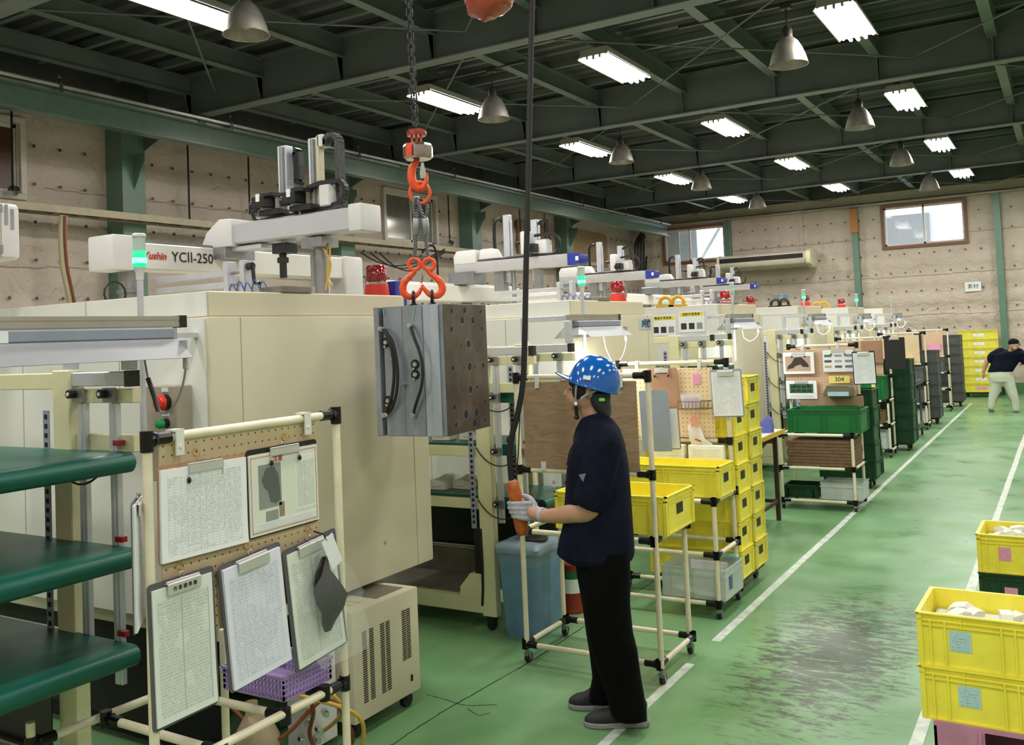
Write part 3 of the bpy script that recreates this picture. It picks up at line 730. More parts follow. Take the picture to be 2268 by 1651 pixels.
# ------------------------------------------------------------------ take-out robots
def robot_old():
    """nearest robot: grey beam on a long traverse with printed lettering"""
    r = thing('take_out_robot', 'nearest grey and white take-out robot with two tall arms above the first machine', 'robot', (-3.6, 3.6, 2.05), 'take-out robots over the machines')
    tx = -4.0; ZT = .085
    b = MB(); b.bb(tx - .13, tx + .02, 2.98, 4.60, 2.13 + ZT, 2.275 + ZT - .01); b.build('traverse_beam', PANEL, r, bevel=.006)
    b = MB(); b.bb(tx - .15, tx + .045, 2.86, 2.99, 2.12 + ZT, 2.295 + ZT); b.build('end_cover', ROBW, r, bevel=.014, seg=2)
    b = MB(); b.bb(tx - .12, tx + .0, 2.99, 4.6, 2.265 + ZT, 2.28 + ZT); b.build('linear_rail', STEEL, r)
    text('Yushin', .052, INKR, (tx + .024 + 3.6, 3.12 - 3.6, 2.20 + ZT - 2.05), FX, r, 'maker_lettering', True, shear=.2)
    text('YCⅡ-250', .075, INK, (tx + .024 + 3.6, 3.36 - 3.6, 2.20 + ZT - 2.05), FX, r, 'type_lettering')
    b = MB(); b.bb(tx - .16, tx + .05, 4.55, 4.72, 2.04, 2.36); b.build('end_cover', ROBW, r, bevel=.02, seg=2)
    for y in (3.02, 4.45):
        b = MB(); b.lathe((tx - .06, y, 2.046), [(.045, 0), (.045, .05), (.055, .052), (.055, .07), (.045, .072), (.045, .10 + ZT)], 14); b.build('column', STEEL if y < 4 else ROBW, r)
    b = MB(); b.tube(arc((tx + .0, 2.9, 2.09), .06, -.5, 4.2, (0, 1, 0), (0, 0, 1)), .005, n=6); b.build('cable_stub', CABLE, r)
    # kick beam towards the aisle
    y = 3.6; z = 2.37
    b = MB(); b.bb(-3.83, -2.98, y - .07, y + .07, 2.36, 2.475); b.build('kick_beam', ROBG, r, bevel=.008)
    b = MB(); b.prism([(-4.03, 2.35), (-3.80, 2.35), (-3.80, 2.50), (-3.90, 2.505), (-4.00, 2.44), (-4.035, 2.38)], (0, y - .085, 0), (1, 0, 0), (0, 0, 1), (0, 1, 0), .17); b.build('rear_cover', ROBW, r, bevel=.012, seg=2)
    b = MB(); b.bb(-2.985, -2.90, y - .08, y + .08, 2.352, 2.49); b.build('front_cap', ROBW, r, bevel=.012, seg=2)
    b = MB(); b.bb(-4.02, -3.62, y - .05, y + .06, 2.325, 2.352); b.build('lower_plate', ALU, r, bevel=.004)
    b = MB(); b.bb(tx - .1, tx + .16, y - .1, y + .12, 2.285, 2.35); b.build('carriage', STEEL, r, bevel=.004)
    # vertical arms
    for x, zt, nm in ((-3.49, 2.865, 0), (-3.27, 2.875, 1)):
        b = MB(); b.bb(x - .03, x + .025, y + .0, y + .055, 2.34, zt); b.bb(x - .033, x + .028, y - .004, y + .0, 2.5, zt)
        b.build('vertical_arm', ALU, r, bevel=.004)
        b = MB(); b.cyl((x + .004, y - .008, 2.5), (x + .004, y - .008, zt - .01), .013, n=8); b.build('guide_rail', STEEL, r)
        b = MB(); b.bb(x - .1, x + .05, y - .09, y - .01, 2.49, 2.52); b.bb(x - .12, x - .03, y - .12, y - .03, 2.53, 2.59); b.cyl((x - .155, y - .08, 2.55), (x - .10, y - .08, 2.55), .027, n=10); b.bb(x - .08, x + .01, y - .10, y - .02, 2.585, 2.61)
        b.build('drive_motor', BLK, r, bevel=.004)
        b = MB(); b.bb(x - .08, x - .055, y - .125, y - .118, 2.56, 2.60); b.build('motor_label', WHITE, r)
    b = MB(); b.bb(-3.24, -3.225, y - .01, y + .03, 2.52, 2.88); b.build('tan_belt', HOSEC, r, smooth=0)
    b = MB(); b.bb(-3.235, -3.20, y - .01, y + .05, 2.82, 2.885); b.build('arm_cap', ROBW, r, bevel=.004)
    b = MB(); b.bb(-3.19, -3.12, y - .06, y + .02, 2.50, 2.61); b.build('white_box', ROBW, r, bevel=.006)
    # cable chains
    def chainbelt(pts, wdt=.03, th=.022, m=BLK, nm='cable_chain'):
        b = MB(); P = [Vector(p) for p in pts]
        for p, q in zip(P, P[1:]): b.beam(p, q, wdt * 1.0, th, up=(0.01, 0, 1) if abs((q - p).normalized().z) < .9 else (1, 0, 0))
        b.build(nm, m, r, smooth=0)
    chainbelt([(-3.20, y + .02, 2.86)] + arc((-3.155, y + .02, 2.83), .045, pi, 0, (1, 0, 0), (0, 0, 1), 8) + [(-3.11, y + .02, 2.6), (-3.10, y + .02, 2.5)], .05, .028, mat('dusty_cable_chain', '#4a4b4c', .8, var=.3, scale=60))
    chainbelt([(-3.33, y - .03, 2.60), (-3.20, y - .03, 2.625)] + arc((-3.09, y - .03, 2.565), .058, pi / 2, -pi / 2, (1, 0, 0), (0, 0, 1), 10) + [(-3.2, y - .03, 2.49), (-3.33, y - .03, 2.483)])
    chainbelt([(-3.45, y + .06, 2.84), (-3.435, y + .06, 2.83), (-3.43, y + .06, 2.75), (-3.43, y + .06, 2.68), (-3.44, y + .06, 2.66)], .04, .04)
    chainbelt([(-3.60, y - .04, 2.57)] + arc((-3.62, y - .04, 2.52), .05, pi / 2, pi * 1.5, (1, 0, 0), (0, 0, 1), 8) + [(-3.50, y - .04, 2.477), (-3.36, y - .04, 2.48)])
    # heads below
    b = MB(); b.bb(-3.56, -3.46, y - .03, y + .06, 2.29, 2.345); b.bb(-3.53, -3.50, y - .01, y + .02, 2.16, 2.29); b.bb(-3.54, -3.49, y - .015, y + .025, 2.24, 2.27); b.build('gripper', BLK, r, bevel=.003)
    b = MB(); b.cyl((-3.26, y + .02, 2.06), (-3.26, y + .02, 2.33), .035, n=12); b.cyl((-3.31, y + .02, 2.1), (-3.31, y + .02, 2.28), .018, n=10); b.bb(-3.33, -3.19, y - .05, y + .08, 2.30, 2.35); b.build('wrist', STEEL, r)
    b = MB(); b.tube(bez((-3.22, y, 2.34), (-3.12, y, 2.3), (-3.25, y, 2.15), (-3.17, y, 2.1)), .006, n=6); b.tube(bez((-3.23, y - .02, 2.33), (-3.17, y, 2.2), (-3.15, y, 2.25), (-3.22, y, 2.08)), .005, n=6); b.build('pneumatic_hose', YHOSE, r)
    return r
ro_ = robot_old()
for c in kids(ro_):
    if c.name.split('.')[0] in ('kick_beam', 'rear_cover', 'front_cap', 'lower_plate', 'vertical_arm', 'guide_rail', 'drive_motor', 'motor_label', 'tan_belt', 'arm_cap', 'white_box', 'cable_chain', 'gripper', 'wrist', 'pneumatic_hose', 'carriage'): c.location.x -= .05
def robot_new(x1, y, z, lab, L=1.24):
    """x1 = aisle end of the kick beam, z = underside"""
    r = thing('take_out_robot', lab, 'robot', (x1 - .6, y, 2.05), 'take-out robots over the machines')
    x0 = x1 - L
    b = MB(); b.bb(x0 - .1, x0 + .05, y - 1.0, y + 1.0, z - .24, z - .10); b.bb(x0 - .06, x0 + .01, y - 1.0, y + 1.0, z - .10, z - .08); b.build('traverse_beam', PANEL, r, bevel=.006)
    b = MB(); b.bb(x0 - .11, x0 + .06, y - 1.12, y - .98, z - .27, z - .08); b.build('end_cover', ROBW, r, bevel=.015, seg=2)
    b = MB(); b.cyl((x0 - .02, y + .3, 2.045), (x0 - .02, y + .3, z - .2), .04, n=12); b.build('column', ROBW, r)
    b = MB(); b.cyl((x0 - .02, y - .7, 2.045), (x0 - .02, y - .7, z - .2), .04, n=12); b.build('column', ROBW, r)
    b = MB(); b.bb(x0 - .05, x0 + .22, y - .1, y + .12, z - .09, z + .02); b.build('carriage', STEEL, r, bevel=.004)
    b = MB(); b.prism([(-.075, 0.05), (-.06, 0), (.06, 0), (.075, .05), (.075, .10), (-.075, .10)], (x0, y, z), (0, 1, 0), (0, 0, 1), (1, 0, 0), L - .08); b.build('kick_beam', ROBG, r, bevel=.003)
    b = MB(); b.prism([(0, .09), (.24, .09), (.24, .21), (.03, .21), (0, .16)], (x0, y - .08, z), (1, 0, 0), (0, 0, 1), (0, 1, 0), .16); b.build('rear_cover', ROBW, r, bevel=.012, seg=2)
    b = MB(); b.prism([(.25, .105), (.46, .105), (.42, .18), (.40, .21), (.28, .21)], (x0, y - .06, z), (1, 0, 0), (0, 0, 1), (0, 1, 0), .12); b.build('hump_cover', ROBW, r, bevel=.01, seg=2)
    b = MB(); b.prism([(0, .0), (.11, .01), (.125, .05), (.12, .09), (.0, .105)], (x1 - .085, y - .08, z), (1, 0, 0), (0, 0, 1), (0, 1, 0), .16); b.build('blue_end_cap', ROBB, r, bevel=.005)
    b = MB(); b.bb(x1 - .005, x1 + .022, y - .083, y - .079, z + .035, z + .07); b.build('cap_label', WHITE, r, smooth=0)
    for xx, h, nm in ((x0 + .52, .50, 'a'), (x0 + .80, .43, 'b')):
        b = MB(); b.bb(xx - .03, xx + .03, y + .0, y + .06, z - .1, z + h); b.bb(xx + .035, xx + .05, y + .01, y + .03, z + .1, z + h - .05); b.build('vertical_arm', ALU, r, bevel=.003)
    b = MB(); b.tube([(x0 + .50, y + .03, z + .42)] + arc((x0 + .44, y + .03, z + .42), .055, 0, pi, (1, 0, 0), (0, 0, 1)) + [(x0 + .38, y + .03, z + .3), (x0 + .385, y + .03, z + .12)], .017, n=6); b.build('cable_chain', BLK, r)
    b = MB(); b.tube([(x0 + .83, y + .03, z + .40)] + arc((x0 + .885, y + .03, z + .37), .05, pi, 0, (1, 0, 0), (0, 0, 1)) + [(x0 + .94, y + .03, z + .2)], .014, n=6); b.build('cable_chain', BLK, r)
    b = MB(); b.tube([(x0 + .26, y - .06, z + .108), (x0 + .9, y - .06, z + .112)] + arc((x0 + .99, y - .06, z + .20), .09, -pi / 2, pi / 2, (1, 0, 0), (0, 0, 1)) + [(x0 + .84, y - .06, z + .28)], .013, n=8); b.build('cable_chain', BLK, r)
    b = MB(); b.bb(x0 + .70, x0 + .78, y - .08, y + .06, z + .12, z + .33); b.build('motor_cover', ROBW, r, bevel=.025, seg=3)
    b = MB(); b.bb(x0 + .83, x0 + .95, y - .05, y + .06, z + .10, z + .25); b.build('motor_cover', ROBW, r, bevel=.025, seg=3)
    b = MB(); b.bb(x0 + .79, x0 + .87, y - .12, y - .05, z + .14, z + .21); b.cyl((x0 + .78, y - .085, z + .17), (x0 + .84, y - .12, z + .17), .025, n=10); b.build('drive_motor', BLK, r, bevel=.003)
    b = MB(); b.cyl((x0 + .62, y - .0, z + .24), (x0 + .70, y, z + .24), .015, n=8); b.build('shaft', BLK, r)
    b = MB(); b.bb(x0 + .40, x0 + .50, y - .04, y + .04, z - .17, z); b.build('wrist', STEEL, r)
    b = MB(); b.bb(x0 + .80, x0 + .86, y - .03, y + .03, z - .2, z); b.build('wrist', STEEL, r)
    b = MB(); b.cyl((x0 + .58, y, z - .3), (x0 + .58, y, z), .02, n=8); b.build('slide_rod', STEEL, r)
    return r
robot_new(-3.5, 7.0, 2.375, 'take-out robot with a blue cap, just right of the hanging ropes')
robot_new(-4.18, 10.3, 2.41, 'third take-out robot, blue capped, behind the green signal light')
robot_new(-4.42, 13.6, 2.45, 'fourth take-out robot, in front of the bright far window')
robot_new(-4.92, 17.0, 2.48, 'farthest take-out robot, under the wall air conditioner')

# product extractor frames lying on the machines
def guide_frame(y, k, lab, xr=None):
    r = thing('aluminium_guide', lab, 'frame', (-3.6, y, 2.045), 'aluminium guides on the machines')
    xa = -3.95; xb = -3.42
    for zz in (2.10, 2.155):
        b = MB(); b.beam((xa, y, zz), (xb, y, zz), .035, .03); b.build('profile', ALU, r, bevel=.003)
    for xx in (xb - .01, xb + .10):
        b = MB(); b.bb(xx, xx + .03, y - .03, y + .03, 2.045, 2.21); b.build('end_plate', ALU, r, bevel=.003)
    for zz in (2.10, 2.155):
        b = MB(); b.cyl((xb, y, zz), (xb + .12, y, zz), .007, n=6); b.build('rod', STEEL, r)
    if k == 0:
        b = MB(); b.cyl((xb + .13, y, 2.18), (xb + .16, y, 2.18), .018, n=10); b.tube([(xb + .16, y, 2.18), (xb + .165, y, 2.12), (xb + .17, y, 2.10), (xb + .21, y - .01, 2.095)], .009, n=6); b.build('crank_handle', BLK, r)
    b = MB(); b.bb(xb + .2, xb + .34, y + .0, y + .2, 2.046, 2.075); b.build('grey_tray', TRAYM, r, bevel=.003)
    b = MB()
    for q in range(5): b.tube(catmull([(xb + .03 + .05 * q, y - .03, 2.06), (xb + .06 + .05 * q, y - .04, 2.10 + .01 * (q % 2)), (xb + .1 + .05 * q, y - .04, 2.055)], 4), .003, n=5)
    b.build('thin_hose', mat('blue_thin_hose', '#34508f', .4) if 'blue_thin_hose' not in MATS else MATS['blue_thin_hose'], r)['kind'] = 'stuff'
    return r
guide_frame(3.1, 0, 'aluminium guide with a black crank on the nearest machine top')
guide_frame(6.45, 1, 'aluminium guide frame on the second machine, right of the mould')
guide_frame(9.75, 2, 'aluminium guide frame on the third machine beside the posters')
for (x, y) in ((-3.86, 3.1), (-3.66, 3.1)):
    o = thing('yellow_chain', 'short yellow chain hanging from the nearest aluminium guide, %s one' % ('left' if x < -3.8 else 'right'), 'chain', (x, y, 2.0), 'short yellow chains')
    b = MB()
    for i in range(4): b.lathe((x, y - .03, 2.085 - .014 * i), [(.004, -.002), (.007, 0), (.004, .002)], 6)
    b.build('chain_links', CHAINY, o)

# ------------------------------------------------------------------ belt conveyors beside every machine
TIERS = (1.46, 1.135, 0.81)
def conveyor(k):
    A = 1.57 + PITCH * k; B = 2.08 + PITCH * k
    r = thing('stock_conveyor', 'three-tier cream conveyor with green belts in the ' + BAY[k], 'conveyor', (-3.6, (A + B) / 2, 0), 'green belt stock conveyors')
    xr = -4.25
    for y, nm in ((A, 0), (B, 1)):
        b = MB(); b.bb(-3.20, -3.10, y - .03, y + .03, .085, 1.745); b.build('upright', CREAM, r, bevel=.004)
        b = MB(); b.bb(xr - .05, xr + .05, y - .03, y + .03, .085, 1.745); b.build('upright', CREAM, r, smooth=0)
        for z in TIERS:
            b = MB(); b.bb(xr + .05, -3.20, y - .018, y + .018, z - .075, z - .012); b.build('side_rail', CREAM, r, bevel=.003, smooth=0)
        b = MB(); b.bb(xr + .05, -3.20, y - .03, y + .03, .10, .19); b.build('base_rail', CREAM, r, bevel=.003, smooth=0)
        b = MB(); b.bb(xr + .05, -3.20, y - .02, y + .02, 1.675, 1.735); b.build('top_rail', CREAM, r, bevel=.003, smooth=0)
        b = MB(); b.prism([(-3.2, .19), (-3.2, .34), (-3.28, .34), (-3.36, .25), (-3.36, .19)], (0, y - .032, 0), (1, 0, 0), (0, 0, 1), (0, 1, 0), .064); b.build('gusset', CREAM, r, smooth=0)
        # slotted strip
        s0 = MB(); xs, ys = -3.235, y - .033
        s0.bb(xs - .018, xs + .018, ys - .002, ys + .002, .62, 1.60); st = s0.build('slotted_strip', mat('lilac_grey_strip', '#9a9db5', .45) if 'lilac_grey_strip' not in MATS else MATS['lilac_grey_strip'], r, smooth=0)
        hb_ = MB(); z = .65
        while z < 1.58: hb_.bb(xs - .008, xs + .008, ys - .0035, ys - .0015, z, z + .017); z += .034
        hb_.build('slot', HOLE, st, smooth=0)['kind'] = 'stuff'
        # outrigger with thin posts and knobs
        b = MB(); b.bb(-3.10, -2.77, y - .012, y + .022, 1.625, 1.675); b.build('outrigger', CREAM, r, bevel=.003, smooth=0)
        b = MB(); b.bb(-3.10, -2.80, y - .02, y + .015, 1.685, 1.735); b.build('arm_profile', ALU, r, bevel=.003, smooth=0)
        b = MB(); b.bb(-3.10, -2.78, y - .005, y + .025, 1.455, 1.515); b.build('cross_plate', CREAM, r, bevel=.003, smooth=0)
        b = MB(); b.bb(-2.80, -2.77, y - .023, y + .018, 1.682, 1.738); b.build('black_end', BLK, r, smooth=0)
        for x in (-3.05, -2.875):
            b = MB(); b.bb(x - .014, x + .008, y - .022, y + .0, .66, 1.625); b.bb(x + .008, x + .024, y - .02, y, .66, 1.625); b.build('guide_post', ALU, r, bevel=.002, smooth=0)
            for z in (1.43, 1.10, .78, 1.66):
                b = MB(); b.bb(x - .03, x + .03, y - .034, y - .022, z - .03, z + .02); b.build('sensor_plate', STEEL, r, smooth=0)
                kb = MB(); kb.cyl((x - .012, y - .034, z), (x - .012, y - .06, z), .016, n=10); kk = kb.build('knob', BLK, r)
                kb = MB(); kb.cyl((x - .012, y - .060, z), (x - .012, y - .063, z), .007, n=8); kb.build('knob_cap', WHITE, kk)
        for z in (1.43, 1.10, .78):
            b = MB(); b.bb(-2.90, -2.85, y - .066, y - .06, z + .04, z + .055) if False else b.bb(-2.86, -2.82, y - .03, y - .01, z + .05, z + .068); b.build('red_sensor', REDL, r, smooth=0)
            b = MB(); b.tube(bez((-2.875, y - .03, z), (-2.95, y - .06, z - .12), (-3.1, y - .05, z - .12), (-3.2, y - .035, z + .02), 10), .004, n=5); b.build('sensor_cable', CABLE, r)
        cs = MB(); cs.bb(-3.18, -3.12, y - .02, y + .02, .06, .085); cs.cyl((-3.15, y - .014, .032), (-3.15, y + .014, .032), .032, n=14); cs.bb(-3.172, -3.128, y + .014, y + .018, .03, .075); cs.bb(-3.172, -3.128, y - .018, y - .014, .03, .075)
        cs.build('caster', BLK, r)
        cs = MB(); cs.cyl((xr, y - .014, .032), (xr, y + .014, .032), .032, n=12); cs.bb(xr - .02, xr + .02, y - .018, y + .018, .05, .085); cs.build('caster', BLK, r)
    for z in TIERS:
        b = MB(); pr = []
        for i in range(9): t = -pi / 2 + pi * i / 8; pr.append((-2.785 + .035 * cos(t), z - .035 + .035 * sin(t)))
        pr += [(xr + .1, z), (xr + .1, z - .07)]
        b.prism(pr, (0, A - (.06 if k == 0 else -.035), 0), (1, 0, 0), (0, 0, 1), (0, 1, 0), B - A - .055 + (.095 if k == 0 else 0)); b.build('belt', BELT, r, smooth=40)
        b = MB(); b.cyl((-2.785, A + (.028 if k else -.07), z - .035), (-2.785, B - .012, z - .035), .026, n=12); b.build('end_roller', BLK, r)
    b = MB(); b.bb(xr, -3.22, A + .03, B - .03, .19, .20); b.bb(xr, -3.22, B - .05, B - .03, .19, .36); b.build('drip_tray', TRAYM, r, smooth=0)
    b = MB(); b.bb(xr, -3.2, B - .06, B - .055, .38, .73); b.build('shade_sheet', BLK, r, smooth=0)  # black sheet added for the shade under the lowest belt
    b = MB(); b.cyl((xr, B - .08, .385), (-3.19, B - .08, .385), .010, n=8); b.build('guard_rod', STEEL, r)
    if k in (0, 1):
        b = MB(); b.bb(-3.25, -3.19, A - .02, A - .01, .22, .62); b.tube([(-3.19, A - .03, .62), (-3.185, A - .035, .4), (-3.19, A - .03, .25), (-3.2, A - .03, .15)], .009, n=6); b.build('cable_duct', RUB, r, smooth=0)
    return r
for k in range(6): conveyor(k)
# control box with push buttons beside the first machine
r = thing('control_box', 'taupe control box with a red and a green push button', 'control box', (-3.245, 2.56, 1.2))
b = MB(); b.bb(-3.345, -3.150, 2.56, 2.637, 1.26, 1.655); b.build('housing', CTRL, r, bevel=.004)
b = MB(); b.bb(-3.375, -3.345, 2.57, 2.63, 1.3, 1.65); b.build('side_channel', ALU, r, bevel=.003)
for z, m_, rr, nm in ((1.588, BTNR, .034, 'red'), (1.502, BTNG, .021, 'green')):
    b = MB(); b.cyl((-3.215, 2.56, z), (-3.215, 2.535, z), rr * .95, n=16); kk = b.build('button_collar', BLK, r)
    b = MB(); b.lathe((-3.215, 2.535, z), [(rr, 0), (rr, .012), (rr * .8, .022), (rr * .3, .026)], 18, ax=(0, -1, 0)); b.build('push_button', m_, kk)
    b = MB(); b.bb(-3.240, -3.200, 2.557, 2.56, z + rr + .008, z + rr + .026); b.build('button_label', WHITE, r, smooth=0)
b = MB(); b.bb(-3.240, -3.200, 2.557, 2.56, 1.425, 1.443); b.build('button_label', WHITE, r, smooth=0)

# ------------------------------------------------------------------ work lamps over the conveyors
def work_lamp(k, y0, y1, lit, lab):
    x = -2.80; r = thing('work_lamp', lab, 'lamp', (x, (y0 + y1) / 2, 1.7), 'fluorescent work lamps over the conveyors')
    B = 2.08 + PITCH * k
    b = MB(); b.bb(x - .02, x + .02, y0, y1 - .03, 1.885, 1.925); b.bb(x + .02, x + .0215, y0, y1 - .03, 1.888, 1.899); b.bb(x + .02, x + .0215, y0, y1 - .03, 1.911, 1.922); b.build('beam_profile', mat('beige_aluminium', '#aaa69b', .35, metal=.5) if 'beige_aluminium' not in MATS else MATS['beige_aluminium'], r, smooth=0)
    b = MB(); b.bb(x - .022, x + .024, y1 - .03, y1, 1.883, 1.927); b.build('black_end', BLK, r, smooth=0)
    ya = B + .0
    b = MB(); b.bb(x - .02, x + .02, ya - .02, ya + .02, 1.74, 1.885); b.build('pillar', ALU, r, bevel=.002)
    b = MB(); b.bb(x - .35, x - .02, ya - .02, ya + .02, 1.888, 1.922); b.bb(x - .35, x - .31, ya - .02, ya + .02, 1.74, 1.888); b.build('arm_profile', ALU, r, bevel=.002)
    s0, s1 = y0 + .03, y1 - .07
    # sheet metal reflector: open trapezoid, thickness 2 mm
    pr = [(-.135, -.112), (-.058, -.045), (.058, -.045), (.135, -.112)]; o_ = 1.885
    b = MB(); b.bb(x - .056, x + .056, s0 + .01, s1 - .01, o_ - .044, o_ - .002); b.build('lamp_body', mat('blue_grey_lamp_body', '#8d94a2', .4, metal=.2) if 'blue_grey_lamp_body' not in MATS else MATS['blue_grey_lamp_body'], r, bevel=.006)
    b = MB()
    for (a0, c0), (a1, c1) in zip(pr, pr[1:]):
        b.beam((x + (a0 + a1) / 2, s0, o_ + (c0 + c1) / 2), (x + (a0 + a1) / 2, s1, o_ + (c0 + c1) / 2), sqrt((a1 - a0) ** 2 + (c1 - c0) ** 2) + .002, .002,
               up=Vector((-(c1 - c0), 0, (a1 - a0))))
    b.build('reflector', SHADE, r, smooth=0)
    b = MB(); b.bb(x - .05, x + .05, s1 - .012, s1 + .004, o_ - .06, o_ - .004); b.bb(x + .03, x + .10, s1 - .002, s1 + .006, o_ - .10, o_ - .05); b.build('end_plate', SHADE, r, smooth=0)
    b = MB(); b.cyl((x, s0 + .02, o_ - .078), (x, s1 - .03, o_ - .078), .014, n=12); b.build('tube', LAMPW if lit else WHITE, r)
    b = MB(); b.bb(x - .04, x + .04, s0 + .01, s0 + .02, o_ - .095, o_ - .044); b.bb(x - .03, x + .03, s1 - .04, s1 - .03, o_ - .095, o_ - .044); b.build('lamp_holder', WHITE, r, smooth=0)
    b = MB(); b.bb(x + .122, x + .123, s0 + .015, s0 + .1, 0, 0) if False else b.bb(x + .056, x + .0575, s0 + .03, s0 + .17, o_ - .042, o_ - .006); b.build('data_label', FORM4, r, smooth=0) if k == 0 else None
    # pull switch and cord
    b = MB(); b.bb(x + .075, x + .10, s1 - .0, s1 + .014, o_ - .155, o_ - .09); b.build('switch_box', ROBW, r, bevel=.005)
    b = MB(); b.tube(bez((x + .088, s1 + .005, o_ - .155), (x + .07, s1, o_ - (.28 if k < 2 else .22)), (x + .0, s1 - .03, o_ - (.36 if k < 2 else .26)), (x - .03, s1 - .03, o_ - (.27 if k < 2 else .22))) + [Vector((x - .055, s1 - .04, o_ - .2)), Vector((x - .07, s1 - .05, o_ - .08))], .004 if k == 0 else .0028, n=6); b.build('cord', PANEL if k else STRAP, r)
    if k == 0:
        b = MB(); b.tube([(x - .02, s1 - .03, o_ - .30), (x - .04, s1 - .03, o_ - .25), (x - .06, s1 - .04, o_ - .18)], .009, n=8); b.build('cord_grip', BLK, r)
    if lit:
        l = bpy.data.lights.new('lamp_light', 'AREA'); l.shape = 'RECTANGLE'; l.size = .03; l.size_y = .6; l.energy = 7; l.color = (1, .98, .95)
        lo = bpy.data.objects.new('lamp_light', l); COL.objects.link(lo); lo.location = (x, (y0 + y1) / 2, o_ - .115)
work_lamp(0, 1.42, 2.31, False, 'unlit work lamp with a wide grey reflector at the left, nearest the camera')
work_lamp(1, 5.40, 6.16, True, 'lit work lamp above the blue helmet')
work_lamp(2, 8.70, 9.45, True, 'lit work lamp right of the two yellow-headed posters')
work_lamp(3, 12.00, 12.75, True, 'lit work lamp under the far green signal light')
work_lamp(4, 15.3, 16.05, True, 'lit work lamp left of the last one, before the far wall')
work_lamp(5, 18.6, 19.35, True, 'farthest lit work lamp before the beige wall')

# white moulded parts waiting on the belts of the second conveyor
for i, (px, py, z, y) in enumerate(((975, 1075, .81, 5.05), (1000, 1078, .81, 5.25), (1030, 1078, .81, 5.12), (1050, 1080, .81, 5.3), (985, 965, 1.135, 5.05), (1045, 963, 1.135, 5.1))):
    x = atY(px, py, y).x
    o = thing('moulded_part', ('leftmost white part on the lower belt below the mould', 'second white part from the left on the lower belt below the mould', 'third white part from the left on the lower belt below the mould', 'rightmost white part on the lower belt below the mould', 'left white part on the upper belt under the mould', 'right white part on the upper belt under the mould')[i], 'moulded part', (x, y, z + .001), 'white moulded parts on the belts')
    b = MB(); b.prism([(-.07, 0), (.07, 0), (.07, .02), (.05, .055), (-.02, .07), (-.06, .05)], (x, y - .05, z + .001), (1, 0, 0), (0, 0, 1), (0, 1, 0), .09)
    b.bb(x - .04, x + .03, y - .055, y - .05, z + .02, z + .045); b.build('shell', FILMW, o, bevel=.006)

# ------------------------------------------------------------------ pipe carts
PR = 0.0145
def pipe_cart(name, lab, base, posts, rails, group='ivory pipe carts', casters=True):
    """posts: (x, y, z0, z1); rails: (p, q)"""
    r = thing(name, lab, 'cart', base, group)
    for x, y, z0, z1 in posts:
        b = MB(); b.cyl((x, y, z0), (x, y, z1), PR, n=12); b.build('post', PIPE, r)
        if z1 > 1.2: b = MB(); b.cyl((x, y, z1 - .035), (x, y, z1 + .012), .019, n=12); b.build('post_cap', JOINT, r)
        if casters and z0 < .2:
            b = MB(); b.cyl((x, y, z0 - .03), (x, y, z0), .012, n=10); b.bb(x - .012, x + .012, y - .015, y + .015, z0 - .045, z0 - .028)
            b.prism([(-.012, 0), (.012, 0), (.02, -.035), (.008, -.045)], (x - .016, y, z0 - .03), (0, 1, 0), (0, 0, 1), (1, 0, 0), .004); b.prism([(-.012, 0), (.012, 0), (.02, -.035), (.008, -.045)], (x + .012, y, z0 - .03), (0, 1, 0), (0, 0, 1), (1, 0, 0), .004)
            c_ = b.build('caster', STEEL, r); b = MB(); b.cyl((x - .011, y + .012, .0285), (x + .011, y + .012, .0285), .028, n=14); b.build('wheel', RUB, c_)
    for p, q in rails:
        p = Vector(p); q = Vector(q); d = (q - p).normalized(); L = (q - p).length
        b = MB(); b.cyl(p + d * .02, q - d * .02, PR, n=12); b.build('rail', PIPE, r)
        for e, s_ in ((p, 1), (q, -1)):
            b = MB(); b.cyl(e, e + d * s_ * .078, .0185, n=10); b.cyl(e - Vector((0, 0, .026)), e + Vector((0, 0, .026)), .0195, n=10)
            b.cyl(e + d * s_ * .02, e + d * s_ * .028, .0225, n=6); b.build('joint', JOINT, r)
    return r
def grid_rails(x0, x1, y0, y1, zs, side=True):
    R = []
    for z in zs:
        R += [((x0, y0, z), (x1, y0, z)), ((x0, y1, z), (x1, y1, z))]
        if side: R += [((x0, y0, z), (x0, y1, z)), ((x1, y0, z), (x1, y1, z))]
    return R
def clips(r, pts, axis='x'):
    for p in pts:
        x, y, z = p; b = MB()
        if axis == 'x':
            b.bb(x - .012, x + .012, y - .024, y - .018, z - .05, z + .019); b.bb(x - .012, x + .012, y - .02, y + .02, z + .012, z + .019)
            b.cyl((x, y - .024, z - .03), (x, y - .028, z - .03), .005, n=8)
        else:
            b.bb(x + .016, x + .022, y - .014, y + .014, z - .055, z + .021); b.bb(x - .02, x + .02, y - .018, y + .018, z + .0145, z + .021); b.cyl((x + .022, y, z - .03), (x + .026, y, z - .03), .006, n=8)
        b.build('board_clip', PANEL, r, smooth=0)

